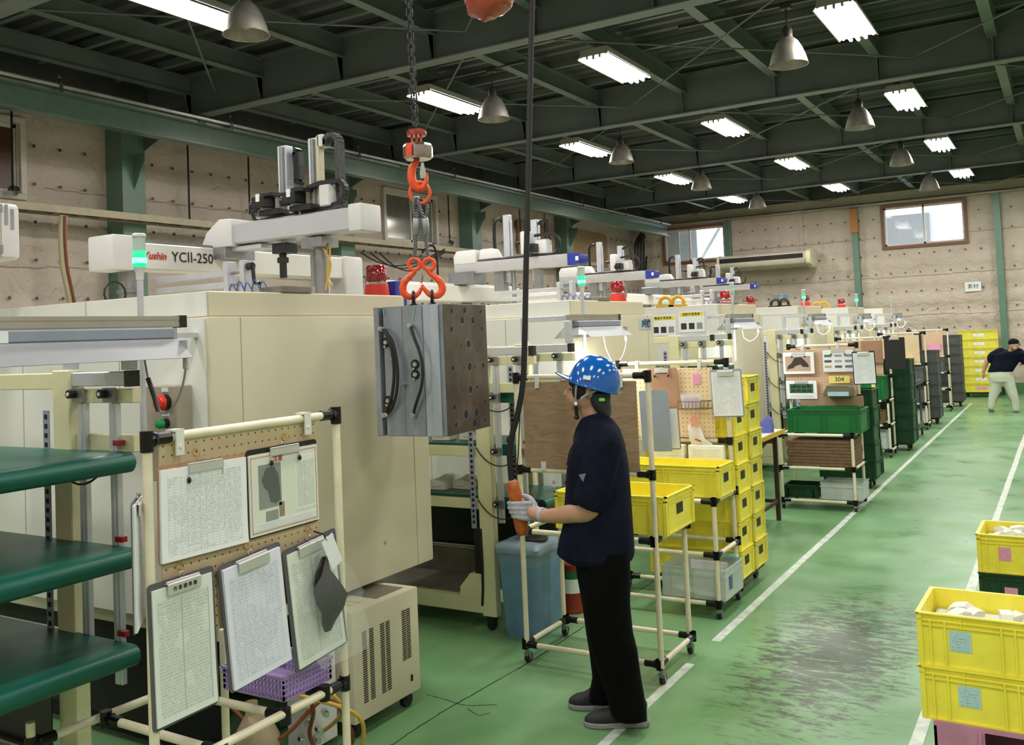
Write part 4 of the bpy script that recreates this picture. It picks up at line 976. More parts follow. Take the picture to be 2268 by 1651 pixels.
# cart one: board faces the aisle, along y
c1 = pipe_cart('document_cart', 'ivory pipe cart with a tan pegboard full of clipboards, nearest the camera', (-2.5, 2.15, 0),
    [(-2.3, 1.76, .085, 1.545), (-2.3, 2.565, .085, 1.545), (-2.9, 1.76, .085, .64), (-2.78, 2.44, .085, .75)],
    [((-2.3, 1.76, 1.545), (-2.3, 2.565, 1.545)), ((-2.3, 1.76, .585), (-2.3, 2.565, .585)), ((-2.9, 1.76, .57), (-2.85, 2.565, .57)), ((-2.86, 2.0, .57), (-2.3, 2.0, .565)),
     ((-2.86, 2.27, .57), (-2.3, 2.27, .575)), ((-2.86, 2.46, .57), (-2.3, 2.46, .585)), ((-2.3, 2.565, .95), (-2.3, 2.57, .95 + .001)) if False else ((-2.3, 1.76, .12), (-2.3, 2.565, .12)), ((-2.9, 1.76, .12), (-2.3, 1.76, .12)), ((-2.86, 2.565, .12), (-2.3, 2.565, .12))])
for y in (1.86, 2.40): clips(c1, [(-2.3, y, 1.545)], 'y')
def board(nm, parent, c, wdt, h, th, m, rz=0.0, bevel=.002):
    """upright board whose local x runs along its width; c = world centre"""
    b = MB(); b.bb(-wdt / 2, wdt / 2, -th / 2, th / 2, -h / 2, h / 2); o = b.build(nm, m, None, bevel=bevel, smooth=0)
    o.parent = parent; o.location = Vector(c) - (W0[parent.name] if parent is not None and parent.name in W0 else Vector()); o.rotation_euler = (0, 0, rz); return o
board('pegboard', c1, (-2.302, 2.13, 1.235), .66, .60, .005, PEG, pi / 2)

def clipboard(lab, c, wdt, h, back, form, rz=0.0, tilt=0.0, clip='wide', pw=.93, ph=.92, stack=.004, group=None, dz=-.006, name='clipboard', title=None):
    r = empty(name, lab, 'clipboard', c, rz, group); r.rotation_euler = (0, tilt, rz)
    b = MB(); n = 3; R_ = .012; poly = []
    for sx, sz, a0 in ((1, -1, -pi / 2), (1, 1, 0), (-1, 1, pi / 2), (-1, -1, pi)):
        for i in range(n + 1):
            a = a0 + pi / 2 * i / n; poly.append((sx * (wdt / 2 - R_) + R_ * cos(a), sz * (h / 2 - R_) + R_ * sin(a)))
    b.prism(poly, (0, -.0015, 0), (1, 0, 0), (0, 0, 1), (0, 1, 0), .003); b.build('backing', back, r, smooth=0)
    if form:
        x0, x1 = -wdt * pw / 2, wdt * pw / 2; z0, z1 = -h / 2 + h * (1 - ph) * .35, h / 2 - h * (1 - ph) * .65
        b = MB()    # slightly curled sheets
        N_ = 8
        def dd(t): return -.0016 - stack - .006 * max(0, .35 - t) ** 2 * 4
        vs = []
        for i in range(N_ + 1):
            t = i / N_; z = z0 + (z1 - z0) * t
            for x in (x0, x1): vs += [(x, dd(t) - .002 * (1 if x > 0 else -1) * (1 - t), z), (x, -.0016, z)]
        fs = []
        for i in range(N_):
            a = 4 * i; e = a + 4
            fs += [(a, a + 2, e + 2, e), (a + 1, e + 1, e + 3, a + 3), (a, e, e + 1, a + 1), (a + 2, a + 3, e + 3, e + 2)]
        fs += [(0, 1, 3, 2), (4 * N_, 4 * N_ + 2, 4 * N_ + 3, 4 * N_ + 1)]
        b.addf(vs, fs); b.build('paper', form, r, smooth=30)
    zc = h / 2
    if clip == 'wide':
        b = MB(); cw = min(.13, wdt * .5); b.bb(-cw / 2, cw / 2, -.012 - stack, -.007 - stack, zc - .045, zc - .012); b.bb(-cw / 2, cw / 2, -.010 - stack, .0, zc - .014, zc - .010)
        b.cyl((-cw / 2, -.008, zc - .008), (cw / 2, -.008, zc - .008), .004, n=8); k_2 = b.build('clip', CLIPM, r, bevel=.002)
        if title: text(title, .014, INK, (0, -.0125 - stack, zc - .029), FY, k_2, 'title_plate')
    elif clip == 'lever':
        b = MB(); cw = min(.13, wdt * .45); b.tube([(-cw / 2, -.012, zc - .05), (-cw / 2, -.010, zc - .005), (cw / 2, -.010, zc - .005), (cw / 2, -.012, zc - .05)], .003, n=6)
        b.bb(-cw / 2, cw / 2, -.010 - stack, -.006 - stack, zc - .03, zc - .008); b.build('clip', CLIPM, r)
        for s_ in ((-1,) if title == 'one' else (-1, 1)):
            b = MB(); b.ell((s_ * cw / 2, -.014, zc - .052), (.007, 0, 0), (0, .006, 0), (0, 0, .010), 8, 6); b.build('clip_tip', BLK, r)
    b = MB(); b.tube(arc((0, -.004, zc + .004), .009, 0, 2 * pi, (1, 0, 0), (0, 0, 1), 10), .0012, n=5); b.build('hanging_ring', SILV, r)
    return r
XB = -2.292
A = clipboard('clipboard with a landscape ruled table, upper left on the nearest pegboard', (XB, 1.952, 1.320), .335, .285, CLIPBR, FORM1, pi / 2, 0.01, 'lever', .97, .94, .009, title='one')
Bc = clipboard('clipboard with a red framed sheet and a grey photo, upper right on the nearest pegboard', (XB, 2.288, 1.326), .325, .285, CLIPBLK, None, pi / 2, -.005, 'lever')
b = MB(); b.bb(-.158, .158, -.006, -.0015, -.137, .125); b.build('paper', mat('cream_sheet', '#dfe1d6', .6, var=.02), Bc, smooth=0)
b = MB(); b.bb(-.150, .150, -.0068, -.006, -.128, -.1265); b.bb(-.150, .150, -.0068, -.006, .114, .1155); b.bb(-.150, -.1485, -.0068, -.006, -.128, .1155); b.bb(.1485, .150, -.0068, -.006, -.128, .1155); b.build('red_frame', INKR, Bc, smooth=0)
b = MB(); b.bb(-.118, -.018, -.0068, -.006, -.055, .088); ph = b.build('photo', PHOTO, Bc, smooth=0)
b = MB(); b.prism([(-.105, .04), (-.085, .075), (-.05, .078), (-.03, .05), (-.025, -.0), (-.022, -.035), (-.045, -.045), (-.07, -.035), (-.078, .0), (-.095, .015)], (0, -.0068, 0), (1, 0, 0), (0, 0, 1), (0, -1, 0), .0006); b.build('dark_shape', mat('dark_grey_print', '#5d605e', .6), ph, smooth=0)
b = MB(); b.bb(-.09, -.035, -.0068, -.006, -.098, -.065); b.build('small_photo', PHOTO, Bc, smooth=0)
b = MB(); b.bb(-.03, -.006, -.0068, -.006, -.092, -.045); b.build('small_photo', mat('brown_print', '#94806c', .6), Bc, smooth=0)
b = MB(); b.bb(.048, .144, -.0068, -.006, -.085, .095); b.build('text_block', FORM2, Bc, smooth=0)
b = MB(); b.bb(-.145, .144, -.0068, -.006, -.122, -.100); b.build('text_block', FORM4, Bc, smooth=0)
text('注意', .022, INKR, (-.03, -.0075, .100), FY, Bc, 'red_title')
C_ = clipboard('dark clipboard titled in five characters, lower left of the nearest pegboard', (XB + .012, 1.855, .932), .238, .415, CLIPB, FORM2, pi / 2, -.02, 'wide', .90, .93, .005, title='作 業 標 準 書')
D_ = clipboard('dark clipboard with a lilac handwritten log, lower middle of the nearest pegboard', (XB + .012, 2.135, .945), .262, .40, CLIPB, FORM3, pi / 2, -.09, 'wide', .92, .94, .010)
E_ = clipboard('dark clipboard behind a bag of black parts, lower right of the nearest pegboard', (XB + .012, 2.41, .925), .262, .42, CLIPB, FORM2, pi / 2, -.11, 'wide', .88, .93, .004)
F_ = clipboard('clipboard seen edge-on at the left end of the nearest pegboard', (-2.332, 1.742, 1.2), .235, .36, CLIPB, FORM4, radians(137), .02, 'wide', .94, .96, .006)
for i, (y, z) in enumerate(((1.93, 1.478), (2.30, 1.482), (2.12, 1.155), (1.86, 1.152), (2.40, 1.155))):
    o = thing('board_hook', ('brass hook between the top clipboard and the board edge', 'brass hook above the red framed sheet', 'brass hook above the lilac log clipboard', 'brass hook above the lower left clipboard', 'brass hook carrying the bag of black parts')[i], 'hook', (-2.299, y, z), 'brass hooks on the nearest pegboard')
    b = MB(); b.tube([(-2.2995, y, z), (-2.28, y, z), (-2.277, y, z + .012)], .0018, n=6); b.tube(arc((-2.296, y, z + .012), .010, 0, 2 * pi, (0, 1, 0), (0, 0, 1), 10), .0012, n=5); b.build('hook_wire', SILV if False else YHOSE, o)
# bag of black parts with a white tag
r = thing('parts_bag', 'clear plastic bag with black moulded parts and a white tag', 'bag', (-2.245, 2.46, .75))
rb = random.Random(5); b = MB(); P0 = Vector((-2.243, 2.445, .98))
secs = []
for i in range(12):
    t = i / 11; z = 1.085 - .385 * t; wd = .015 + .125 * min(1, t * 2.2) * (1 if t < .9 else .9); dp = .008 + .03 * sin(pi * min(1, t * 1.15))
    secs.append(((-2.240 + .006 * sin(7 * t), 2.44 + .055 * t + .01 * sin(9 * t), z), (dp, 0, 0), (0, wd * (1 + .1 * rb.uniform(-1, 1)), 0)))
b.loft(secs, 16); b.build('clear_film', CLRT, r, smooth=30)
b = MB(); b.loft([((-2.243, 2.42, 1.07), (.006, 0, 0), (0, .012, 0)), ((-2.243, 2.41, 1.02), (.012, 0, 0), (0, .035, 0)), ((-2.243, 2.43, .96), (.02, 0, 0), (0, .068, 0)), ((-2.243, 2.45, .92), (.02, 0, 0), (0, .078, 0)), ((-2.243, 2.455, .88), (.017, 0, 0), (0, .055, 0)), ((-2.243, 2.43, .84), (.012, 0, 0), (0, .03, 0)), ((-2.243, 2.425, .815), (.006, 0, 0), (0, .015, 0))], 12)
b.build('black_parts', mat('glossy_black_parts', '#040405', .3, bump=1.0, bscale=30, spec=.4), r, smooth=30)
b = MB(); b.box((-2.222, 2.437, 1.085), (.0012, .058, .115), Matrix.Rotation(radians(25), 3, 'X')); tg = b.build('white_tag', WHITE, r, smooth=0)
b = MB(); b.tube([(-2.222, 2.41, 1.128), (-2.23, 2.405, 1.15), (-2.27, 2.40, 1.158)], .003, n=6); b.build('cable_tie', BLK, r)

# purple basket on the first cart
def basket(name, lab, x0, x1, y0, y1, z, h, m):
    r = thing(name, lab, 'basket', ((x0 + x1) / 2, (y0 + y1) / 2, z))
    b = MB(); b.bb(x0 + .01, x1 - .01, y0 + .01, y1 - .01, z, z + .004)
    for t in range(5):
        zz = z + h * t / 4; o_ = .006 * (t / 4)
        hh = .006 if t < 4 else .010
        for (p, q) in (((x0 - o_, y0 - o_), (x1 + o_, y0 - o_)), ((x1 + o_, y0 - o_), (x1 + o_, y1 + o_)), ((x1 + o_, y1 + o_), (x0 - o_, y1 + o_)), ((x0 - o_, y1 + o_), (x0 - o_, y0 - o_))):
            b.beam((p[0], p[1], zz), (q[0], q[1], zz), .004 if t < 4 else .009, hh)
    for (p, q) in (((x0, y0), (x1, y0)), ((x1, y0), (x1, y1)), ((x1, y1), (x0, y1)), ((x0, y1), (x0, y0))):
        L = sqrt((p[0] - q[0]) ** 2 + (p[1] - q[1]) ** 2); n = int(L / .016)
        for i in range(n + 1):
            t = i / n; x = p[0] + (q[0] - p[0]) * t; y = p[1] + (q[1] - p[1]) * t; b.beam((x, y, z), (x, y, z + h), .006, .006)
    b.build('woven_sides', m, r, smooth=0)['kind'] = 'stuff'
    return r
basket('plastic_basket', 'purple perforated plastic basket on the nearest cart', -2.62, -2.335, 2.30, 2.53, .606, .075, PUR)
r = thing('blue_cloth', 'crumpled blue cloth behind the lower clipboards', 'cloth', (-2.72, 2.22, .6))
b = MB(); b.loft([((-2.72, 2.2, .598), (.09, 0, 0), (0, .07, 0)), ((-2.71, 2.21, .68), (.08, .02, 0), (0, .06, 0)), ((-2.72, 2.22, .78), (.05, 0, 0), (.01, .045, 0)), ((-2.71, 2.21, .83), (.02, 0, 0), (0, .02, 0))], 14); b.build('folds', BLUECL, r)
# jug, hoses and fittings under the machine
r = thing('plastic_jug', 'brownish plastic jug on the floor under the nearest cart', 'jug', (-2.98, 2.78, 0))
b = MB(); b.loft([((-2.98, 2.78, .0), (.10, 0, 0), (0, .07, 0)), ((-2.98, 2.78, .20), (.10, 0, 0), (0, .07, 0)), ((-2.98, 2.78, .25), (.07, 0, 0), (0, .05, 0)), ((-3.01, 2.78, .275), (.025, 0, 0), (0, .025, 0)), ((-3.01, 2.78, .30), (.022, 0, 0), (0, .022, 0))], 16); b.build('body', mat('tan_translucent_jug', '#b8a48a', .4, alpha=.9), r)
b = MB(); b.cyl((-3.01, 2.78, .30), (-3.01, 2.78, .325), .026, n=14); b.build('cap', mat('tan_cap', '#b59a7c', .5), r)
r = thing('hose_bundle', 'tangle of yellow and orange hoses with fittings behind the nearest cart', 'hose', (-2.85, 3.0, .1))
for i, (m_, pts) in enumerate(((YHOSE, [(-3.2, 2.9, .35), (-2.9, 2.95, .38), (-2.75, 3.05, .25), (-2.95, 3.1, .08), (-3.1, 3.1, .05)]), (HOSEO, [(-3.1, 2.75, .3), (-2.9, 2.8, .18), (-2.75, 2.95, .32), (-2.7, 3.05, .12), (-2.9, 3.1, .03)]), (YHOSE, [(-3.05, 2.8, .4), (-2.8, 2.85, .36), (-2.62, 3.0, .25), (-2.66, 3.05, .05)]), (HOSEO, [(-2.82, 2.82, .43), (-2.78, 2.9, .3), (-2.85, 2.95, .15), (-2.8, 2.98, .04)]))):
    b = MB(); b.tube(catmull(pts, 6), .009, n=7); b.build('hose', m_, r)
for i in range(6):
    x, y, z = -2.95 + .05 * (i % 3), 3.0 + .04 * (i % 2), .10 + .06 * (i // 2)
    b = MB(); b.cyl((x, y, z), (x + .03, y - .02, z), .016, n=8); b.cyl((x + .03, y - .02, z), (x + .045, y - .03, z), .011, n=8); b.build('fitting', SILV, r)
b = MB(); b.bb(-3.05, -2.92, 3.02, 3.2, .04, .44); b.build('valve_block', WHITE if False else ROBW, r, bevel=.004)

# chiller / mould temperature unit
r = thing('mould_temperature_unit', 'cream wheeled mould temperature unit with louvred side panel', 'machine', (-3.1, 3.3, 0))
x1, x0, y0, y1 = -2.86, -3.22, 3.25, 3.745
b = MB(); b.bb(x0, x1, y0, y1, .075, .575); b.build('housing', PAINT, r, bevel=.008, seg=2)
b = MB(); b.bb(x0 + .05, x1 - .05, y1 - .26, y1 - .05, .575, .577); b.build('top_recess', TRAYM, r, smooth=0)
for i in range(3): b = MB(); b.bb(x0 + .04, x1 - .08, y0 + .04 + .05 * i, y0 + .065 + .05 * i, .575, .583); b.build('top_ridge', PAINT, r, smooth=0)
me = None
for gi, yy in enumerate((2.80, 2.86, 3.00, 3.06, 3.30, 3.36)):
    pass
lv = MB(); lv.bb(-.0015, .0015, -.0145, .0145, -.0022, .0022); lme = lv.mesh('louvre', HOLE, smooth=0)
for gi, yy in enumerate((3.33, 3.38, 3.46, 3.50, 3.625, 3.66)):
    z = .155 if gi < 4 else .255
    while z < (.475 if gi < 4 else .49):
        link('louvre', lme, r, (x1 + .001 + 3.1, yy - 3.3, z)); z += .0105
b = MB(); b.bb(x1, x1 + .003, 3.665, 3.68, .135, .165); b.build('latch_slot', HOLE, r, smooth=0)
for y in (y0 + .06, y1 - .06):
    for x in (x0 + .05, x1 - .05):
        b = MB(); b.cyl((x - .015, y, .0352), (x + .015, y, .0352), .035, n=14); b.bb(x - .022, x + .022, y - .03, y + .03, .062, .076); b.bb(x + .015, x + .019, y - .018, y + .018, .03, .07); b.build('caster', RUB, r)

# ------------------------------------------------------------------ crates
CR = {}
def crate_mesh(key, L, W, H, label=True):
    if key in CR: return CR[key]
    b = MB(); t = .004; i_ = .012
    b.bb(-L / 2 + i_, L / 2 - i_, -W / 2 + i_, W / 2 - i_, 0, .005)
    b.bb(-L / 2 + i_, L / 2 - i_, -W / 2 + i_, -W / 2 + i_ + t, 0, H); b.bb(-L / 2 + i_, L / 2 - i_, W / 2 - i_ - t, W / 2 - i_, 0, H)
    b.bb(-L / 2 + i_, -L / 2 + i_ + t, -W / 2 + i_, W / 2 - i_, 0, H); b.bb(L / 2 - i_ - t, L / 2 - i_, -W / 2 + i_, W / 2 - i_, 0, H)
    for z0, z1, e in ((H - .006, H, 0), (H - .030, H - .024, .004), (H - .048, H - .042, .006), (.0, .008, .006)):   # rim and ledges
        for sx in (-1, 1):
            b.bb(sx * (L / 2 - e), sx * (L / 2 - i_), -W / 2 + e, W / 2 - e, z0, z1)
            b.bb(-L / 2 + e, L / 2 - e, sx * (W / 2 - e), sx * (W / 2 - i_), z0, z1)
    for x in (-L / 2 + .05, -L / 2 + .10 if L > .4 else -L / 2 + .05, -.022, .022, L / 2 - .10 if L > .4 else L / 2 - .05, L / 2 - .05):     # ribs of the long sides
        for sy in (-1, 1): b.bb(x - .003, x + .003, sy * (W / 2 - .003), sy * (W / 2 - i_), 0, H - .03)
    for x in (-L / 4, L / 4):
        for sy in (-1, 1): b.bb(x - .002, x + .002, sy * (W / 2 - .003), sy * (W / 2 - i_), H - .05, H - .005)
    for y in (-W / 2 + .035, W / 2 - .035):
        for sx in (-1, 1): b.bb(sx * (L / 2 - .003), sx * (L / 2 - i_), y - .003, y + .003, 0, H - .03)
    for sx in (-1, 1):
        for sy in (-1, 1): b.bb(sx * (L / 2 - .004), sx * (L / 2 - .022), sy * (W / 2 - .004), sy * (W / 2 - .022), 0, H)
    CR[key] = b; return b
CM = {}
def crate(lab, x, y, z, L, W, H, m, rz=0.0, group=None, plate=True, name='plastic_crate', tagl=None):
    """x,y centre; long side along local x; end plates are dark openings"""
    key = (round(L, 3), round(W, 3), round(H, 3), m.name)
    r = empty(name, lab, 'crate', (x, y, z), rz, group)
    if key not in CM: CM[key] = crate_mesh(key[:3], L, W, H).mesh('shell', m, smooth=0)
    link('shell', CM[key], r)
    if plate:
        k2 = ('plate', key)
        if k2 not in CM:
            for s_ in (-1, 1):
                b = MB(); b.bb(s_ * (L / 2 - .0125), s_ * (L / 2 - .0095), -.045, .045, H * .42, H * .42 + .055); CM[(k2, s_)] = b.mesh('hand_hole', mat('dark_handle_hole', '#33331f', .8) if 'dark_handle_hole' not in MATS else MATS['dark_handle_hole'], smooth=0)
            CM[k2] = 1
        for s_ in (-1, 1): link('hand_hole', CM[(k2, s_)], r)
    if tagl:
        lx, lz, lw, lh, lm = tagl
        b = MB(); b.bb(lx - lw / 2, lx + lw / 2, -W / 2 + .0102, -W / 2 + .0115, lz - lh / 2, lz + lh / 2); b.build('label_card', lm, r, smooth=0)
    return r
CL, CW, CH = .62, .30, .19

# the person's cart
c2 = pipe_cart('work_cart', 'ivory pipe cart with a brown plywood board behind the standing worker', (-2.27, 4.7, 0),
    [(-2.665, 4.46, .085, 1.57), (-1.875, 4.46, .085, 1.57), (-2.69, 4.945, .085, .72), (-1.905, 4.945, .085, .72)],
    grid_rails(-2.675, -1.885, 4.46, 4.945, (.10,)) + grid_rails(-2.675, -1.885, 4.46, 4.945, (.72,)) + [((-2.665, 4.46, 1.06), (-1.875, 4.46, 1.06)), ((-2.665, 4.46, 1.57), (-1.875, 4.46, 1.57))])
board('plywood_board', c2, (-2.28, 4.455, 1.305), .68, .475, .012, PLY)
clips(c2, [(-2.52, 4.46, 1.56), (-2.02, 4.46, 1.56)])
for x in (-2.50, -2.02):
    b = MB(); b.bb(x - .014, x + .014, 4.436, 4.447, 1.065, 1.11); b.cyl((x, 4.436, 1.088), (x, 4.432, 1.088), .006, n=8); b.build('board_clip', PANEL, c2, smooth=0)
crate('yellow crate on the plywood-board cart, beside the worker', -2.16, 4.73, .737, .66, .42, .20, YEL, 0, 'yellow crates')
o = thing('hanging_tag', 'small white paper tag with a pink mark hanging under the plywood board', 'tag', (-2.44, 4.44, 1.0))
b = MB(); b.prism([(-.03, .03), (.03, .03), (.03, .0), (.005, -.035), (-.005, -.035), (-.03, 0)], (-2.44, 4.437, 1.01), (1, 0, 0), (0, 0, 1), (0, 1, 0), .001); b.build('card', WHITE, o, smooth=0)
b = MB(); b.cyl((-2.44, 4.4365, 1.0), (-2.44, 4.436, 1.0), .010, n=10); b.build('pink_mark', PAPERP, o)

# cart three
def std_cart(y0, y1, x0, x1, lab, base, xtra=(), shelf=(.72, .39), top=1.57, lo=.09, peg=PEGL, pegw=None, bz=(1.065, 1.535)):
    r = pipe_cart('work_cart', lab, base, [(x0, y0, .085, .72), (x1, y0, .085, .72), (x0 - .02, y1, .085, top), (x1 - .02, y1, .085, top)],
        grid_rails(x0, x1, y0, y1, (lo,) + tuple(shelf)) + [((x0 - .02, y1, 1.045), (x1 - .02, y1, 1.045)), ((x0 - .02, y1, top), (x1 - .02, y1, top))] + list(xtra))
    w_ = pegw or (x1 - x0 - .13)
    board('pegboard', r, ((x0 + x1) / 2 - .045, y1 - .018, (bz[0] + bz[1]) / 2), w_, bz[1] - bz[0], .005, peg)
    clips(r, [(x0 + .13, y1, top), (x1 - .20, y1, top)])
    return r
c3 = std_cart(5.6, 6.04, -2.74, -1.955, 'ivory pipe cart with a pale pegboard and yellow crate behind the worker', (-2.35, 5.8, 0))
crate('yellow crate on the pale pegboard cart', -2.27, 5.79, .737, .70, .33, .195, YEL, 0, 'yellow crates')
for i, (xa, xb) in enumerate(((-2.50, -2.27), (-2.24, -2.0))):
    o = thing('white_carton', 'white carton behind the crate on the pale pegboard cart, %s one' % ('left', 'right')[i], 'carton', ((xa + xb) / 2, 5.985, .737)); b = MB(); b.bb(xa, xb, 5.96, 6.012, .737, 1.02); b.build('box', WHITE, o, bevel=.003, smooth=0)
    b = MB(); b.bb(xa + .02, xb - .02, 5.958, 5.96, .95, 1.0); b.build('printed_label', FORM4, o, smooth=0)
# clear container on the lowest shelf
def clear_box(lab, x0, x1, y0, y1, z, h, tape=None):
    r = thing('clear_container', lab, 'container', ((x0 + x1) / 2, (y0 + y1) / 2, z), 'clear plastic containers')
    b = MB(); t = .003
    b.bb(x0, x1, y0, y1, z, z + t); b.bb(x0, x1, y0, y0 + t, z, z + h); b.bb(x0, x1, y1 - t, y1, z, z + h); b.bb(x0, x0 + t, y0, y1, z, z + h); b.bb(x1 - t, x1, y0, y1, z, z + h)
    for e in (h, h * .78): 
        b.bb(x0 - .008, x1 + .008, y0 - .008, y0, z + e - .006, z + e); b.bb(x0 - .008, x1 + .008, y1, y1 + .008, z + e - .006, z + e); b.bb(x0 - .008, x0, y0, y1, z + e - .006, z + e); b.bb(x1, x1 + .008, y0, y1, z + e - .006, z + e)
    for x in (x0 + .06, (x0 + x1) / 2, x1 - .06): b.bb(x - .002, x + .002, y0 - .006, y0, z, z + h)
    b.build('shell', CLR, r, smooth=0)
    return r
bx_ = clear_box('clear container with papers on the lowest shelf of the pale pegboard cart', -2.33, -1.915, 5.62, 5.98, .105, .19)
b = MB(); b.bb(-2.20, -1.96, 5.80, 5.81, .115, .30); b.build('paper_sheet', WHITE, bx_, smooth=0)
b = MB(); b.box((-2.13, 5.68, .135), (.28, .10, .01), Matrix.Rotation(.15, 3, 'Y')); b.build('paper_stack', WHITE, bx_, smooth=0)
b = MB(); b.bb(-1.9115, -1.910, 5.70, 5.75, .16, .25); b.build('blue_label', INKB, bx_, smooth=0)
b = MB(); b.bb(-2.18, -1.93, 5.92, 5.97, .30, .32); b.build('teal_lid', TEALL, bx_, bevel=.003)
# things on the pale pegboard
clipboard('clipboard with a titled sheet hanging at the right end of the pale pegboard', (-1.96, 5.985, 1.365), .215, .315, CLIPBG, FORM4, 0, -.03, 'wide', .92, .92, .004, group='clipboards on the pale pegboard cart')
clipboard('brown hardboard clipboard at the left of the pale pegboard', (-2.41, 5.99, 1.405), .22, .265, CLIPBR, None, 0, -.02, 'lever', group='clipboards on the pale pegboard cart')
clipboard('blue grey clipboard hanging behind the plywood board cart', (-2.365, 5.72, 1.205), .205, .40, CLIPBG, None, 0, -.03, 'none', group='clipboards on the pale pegboard cart')
clipboard('second brown clipboard with white sheets behind the blue grey one', (-2.33, 5.80, 1.15), .20, .28, CLIPBR, FORM4, 0, -.03, 'none', group='clipboards on the pale pegboard cart')
r = thing('wire_basket', 'dark wire basket on the pale pegboard', 'basket', (-2.17, 5.96, 1.28)); b = MB()
x0, x1, y0, y1, z0, z1 = -2.28, -2.075, 5.915, 6.01, 1.265, 1.315
for z in (z0, z1): b.tube([(x0, y0, z), (x1, y0, z), (x1, y1, z), (x0, y1, z)], .0018, n=5, closed=True)
for i in range(9):
    x = x0 + (x1 - x0) * i / 8; b.tube([(x, y0, z1), (x, y0, z0), (x, y1, z0), (x, y1, z1)], .0014, n=4)
b.build('wires', BROWN, r)['kind'] = 'stuff'
r = thing('plastic_tub', 'small translucent tub with pink tags in the wire basket', 'tub', (-2.20, 5.955, 1.27))
b = MB(); b.loft([((-2.20, 5.955, 1.270), (.06, 0, 0), (0, .028, 0)), ((-2.20, 5.955, 1.36), (.072, 0, 0), (0, .035, 0))], 16, caps=False); b.addf([(-2.258, 5.93, 1.272), (-2.142, 5.93, 1.272), (-2.142, 5.98, 1.272), (-2.258, 5.98, 1.272)], [(0, 1, 2, 3)]); b.build('tub', CLR, r)
for i in range(4): b = MB(); b.box((-2.20, 5.94 + .008 * i, 1.305), (.10, .002, .055), Matrix.Rotation(.1 * (i - 1.5), 3, 'Y')); b.build('pink_tag', PAPERP, r, smooth=0)
o = thing('pink_card', 'pink card high on the pale pegboard', 'card', (-2.175, 6.014, 1.46)); b = MB(); b.bb(-2.20, -2.15, 6.012, 6.0145, 1.425, 1.495); b.build('card', FORMP, o, smooth=0)
r = thing('hanging_bag', 'white plastic bag with a pink tag and red stripe hanging on the pale pegboard', 'bag', (-2.17, 5.97, 1.05))
b = MB(); b.loft([((-2.19, 5.99, 1.20), (.01, 0, 0), (0, .005, 0)), ((-2.20, 5.985, 1.14), (.045, 0, 0), (0, .014, 0)), ((-2.18, 5.98, 1.06), (.055, 0, 0), (0, .02, 0)), ((-2.14, 5.98, 1.01), (.065, 0, .02), (0, .014, 0)), ((-2.12, 5.985, .985), (.05, 0, .02), (0, .005, 0))], 14); b.build('film', mat('milky_film', '#e9e8e2', .35, alpha=.8, bump=.6, bscale=30), r)
b = MB(); b.prism([(-.03, 0), (.03, 0), (.028, .05), (.008, .075), (-.008, .075), (-.028, .05)], (-2.185, 5.962, 1.145), (1, 0, 0), (0, 0, 1), (0, 1, 0), .001); b.build('pink_tag', mat('salmon_card', '#e9a99a', .7), r, smooth=0)
b = MB(); b.box((-2.165, 5.957, 1.055), (.045, .001, .010), Matrix.Rotation(.3, 3, 'Y')); b.build('red_stripe', INKR, r, smooth=0)

# yellow stack on a dolly behind cart three: two columns of seven
for c in range(2):
    yc = 6.24 + .30 * c + (.02 if c else 0); n_t = 7 if c else 6
    for t in range(n_t):
        xo = random.uniform(-.006, .006)
        crate('yellow crate in the %s column of the big yellow stack, %s' % (('front', 'back')[c], ('bottom tier', 'second tier up', 'third tier up', 'fourth tier up', 'fifth tier up', 'sixth tier up', 'topmost tier')[t]),
              -2.285 + xo, yc, .115 + .1905 * t, .66, .295, .19, YELD if c else YEL, random.uniform(-.006, .006), 'yellow crates in the tall stack')
def dolly(lab, x0, x1, y0, y1, z=.112, m=BROWN):
    r = thing('dolly', lab, 'dolly', ((x0 + x1) / 2, (y0 + y1) / 2, 0), 'low dollies under crate stacks')
    b = MB()
    for y in (y0, y1): b.bb(x0, x1, y - .015, y + .015, z - .03, z)
    for x in (x0, x1): b.bb(x - .015, x + .015, y0, y1, z - .03, z)
    b.build('frame', m, r, smooth=0)
    for x in (x0 + .04, x1 - .04):
        for y in (y0 + .04, y1 - .04):
            b = MB(); b.cyl((x - .012, y, .0355), (x + .012, y, .0355), .035, n=12); b.bb(x - .02, x + .02, y - .025, y + .025, .066, z - .03); b.bb(x + .012, x + .016, y - .01, y + .01, .03, .07); b.build('caster', RUB, r)
    return r
dolly('dark dolly under the tall yellow crate stack', -2.58, -1.99, 6.12, 6.67)

# table with the yellow taped edge
r = thing('work_table', 'small table with a yellow taped edge and dark brown legs', 'table', (-2.5, 8.2, 0))
b = MB(); b.bb(-2.70, -2.33, 7.75, 8.72, .80, .83); b.build('table_top', TABLE, r, smooth=0)
b = MB(); b.bb(-2.33, -2.325, 7.74, 8.73, .795, .835); b.bb(-2.70, -2.325, 7.74, 7.75, .795, .835); b.build('yellow_edge', YSTR, r, smooth=0)
for x in (-2.66, -2.40):
    for y in (7.82, 8.64): b = MB(); b.bb(x - .018, x + .018, y - .018, y + .018, 0, .80); b.build('leg', BROWN, r, smooth=0)
for y in (7.82, 8.64): b = MB(); b.bb(-2.65, -2.42, y - .012, y + .012, .16, .19); b.build('stretcher', BROWN, r, smooth=0)
b = MB(); b.bb(-2.41, -2.39, 7.84, 8.62, .16, .19); b.build('stretcher', BROWN, r, smooth=0)
r = thing('blue_gloves', 'crumpled blue and violet cloth on the yellow edged table', 'cloth', (-2.45, 8.45, .83))
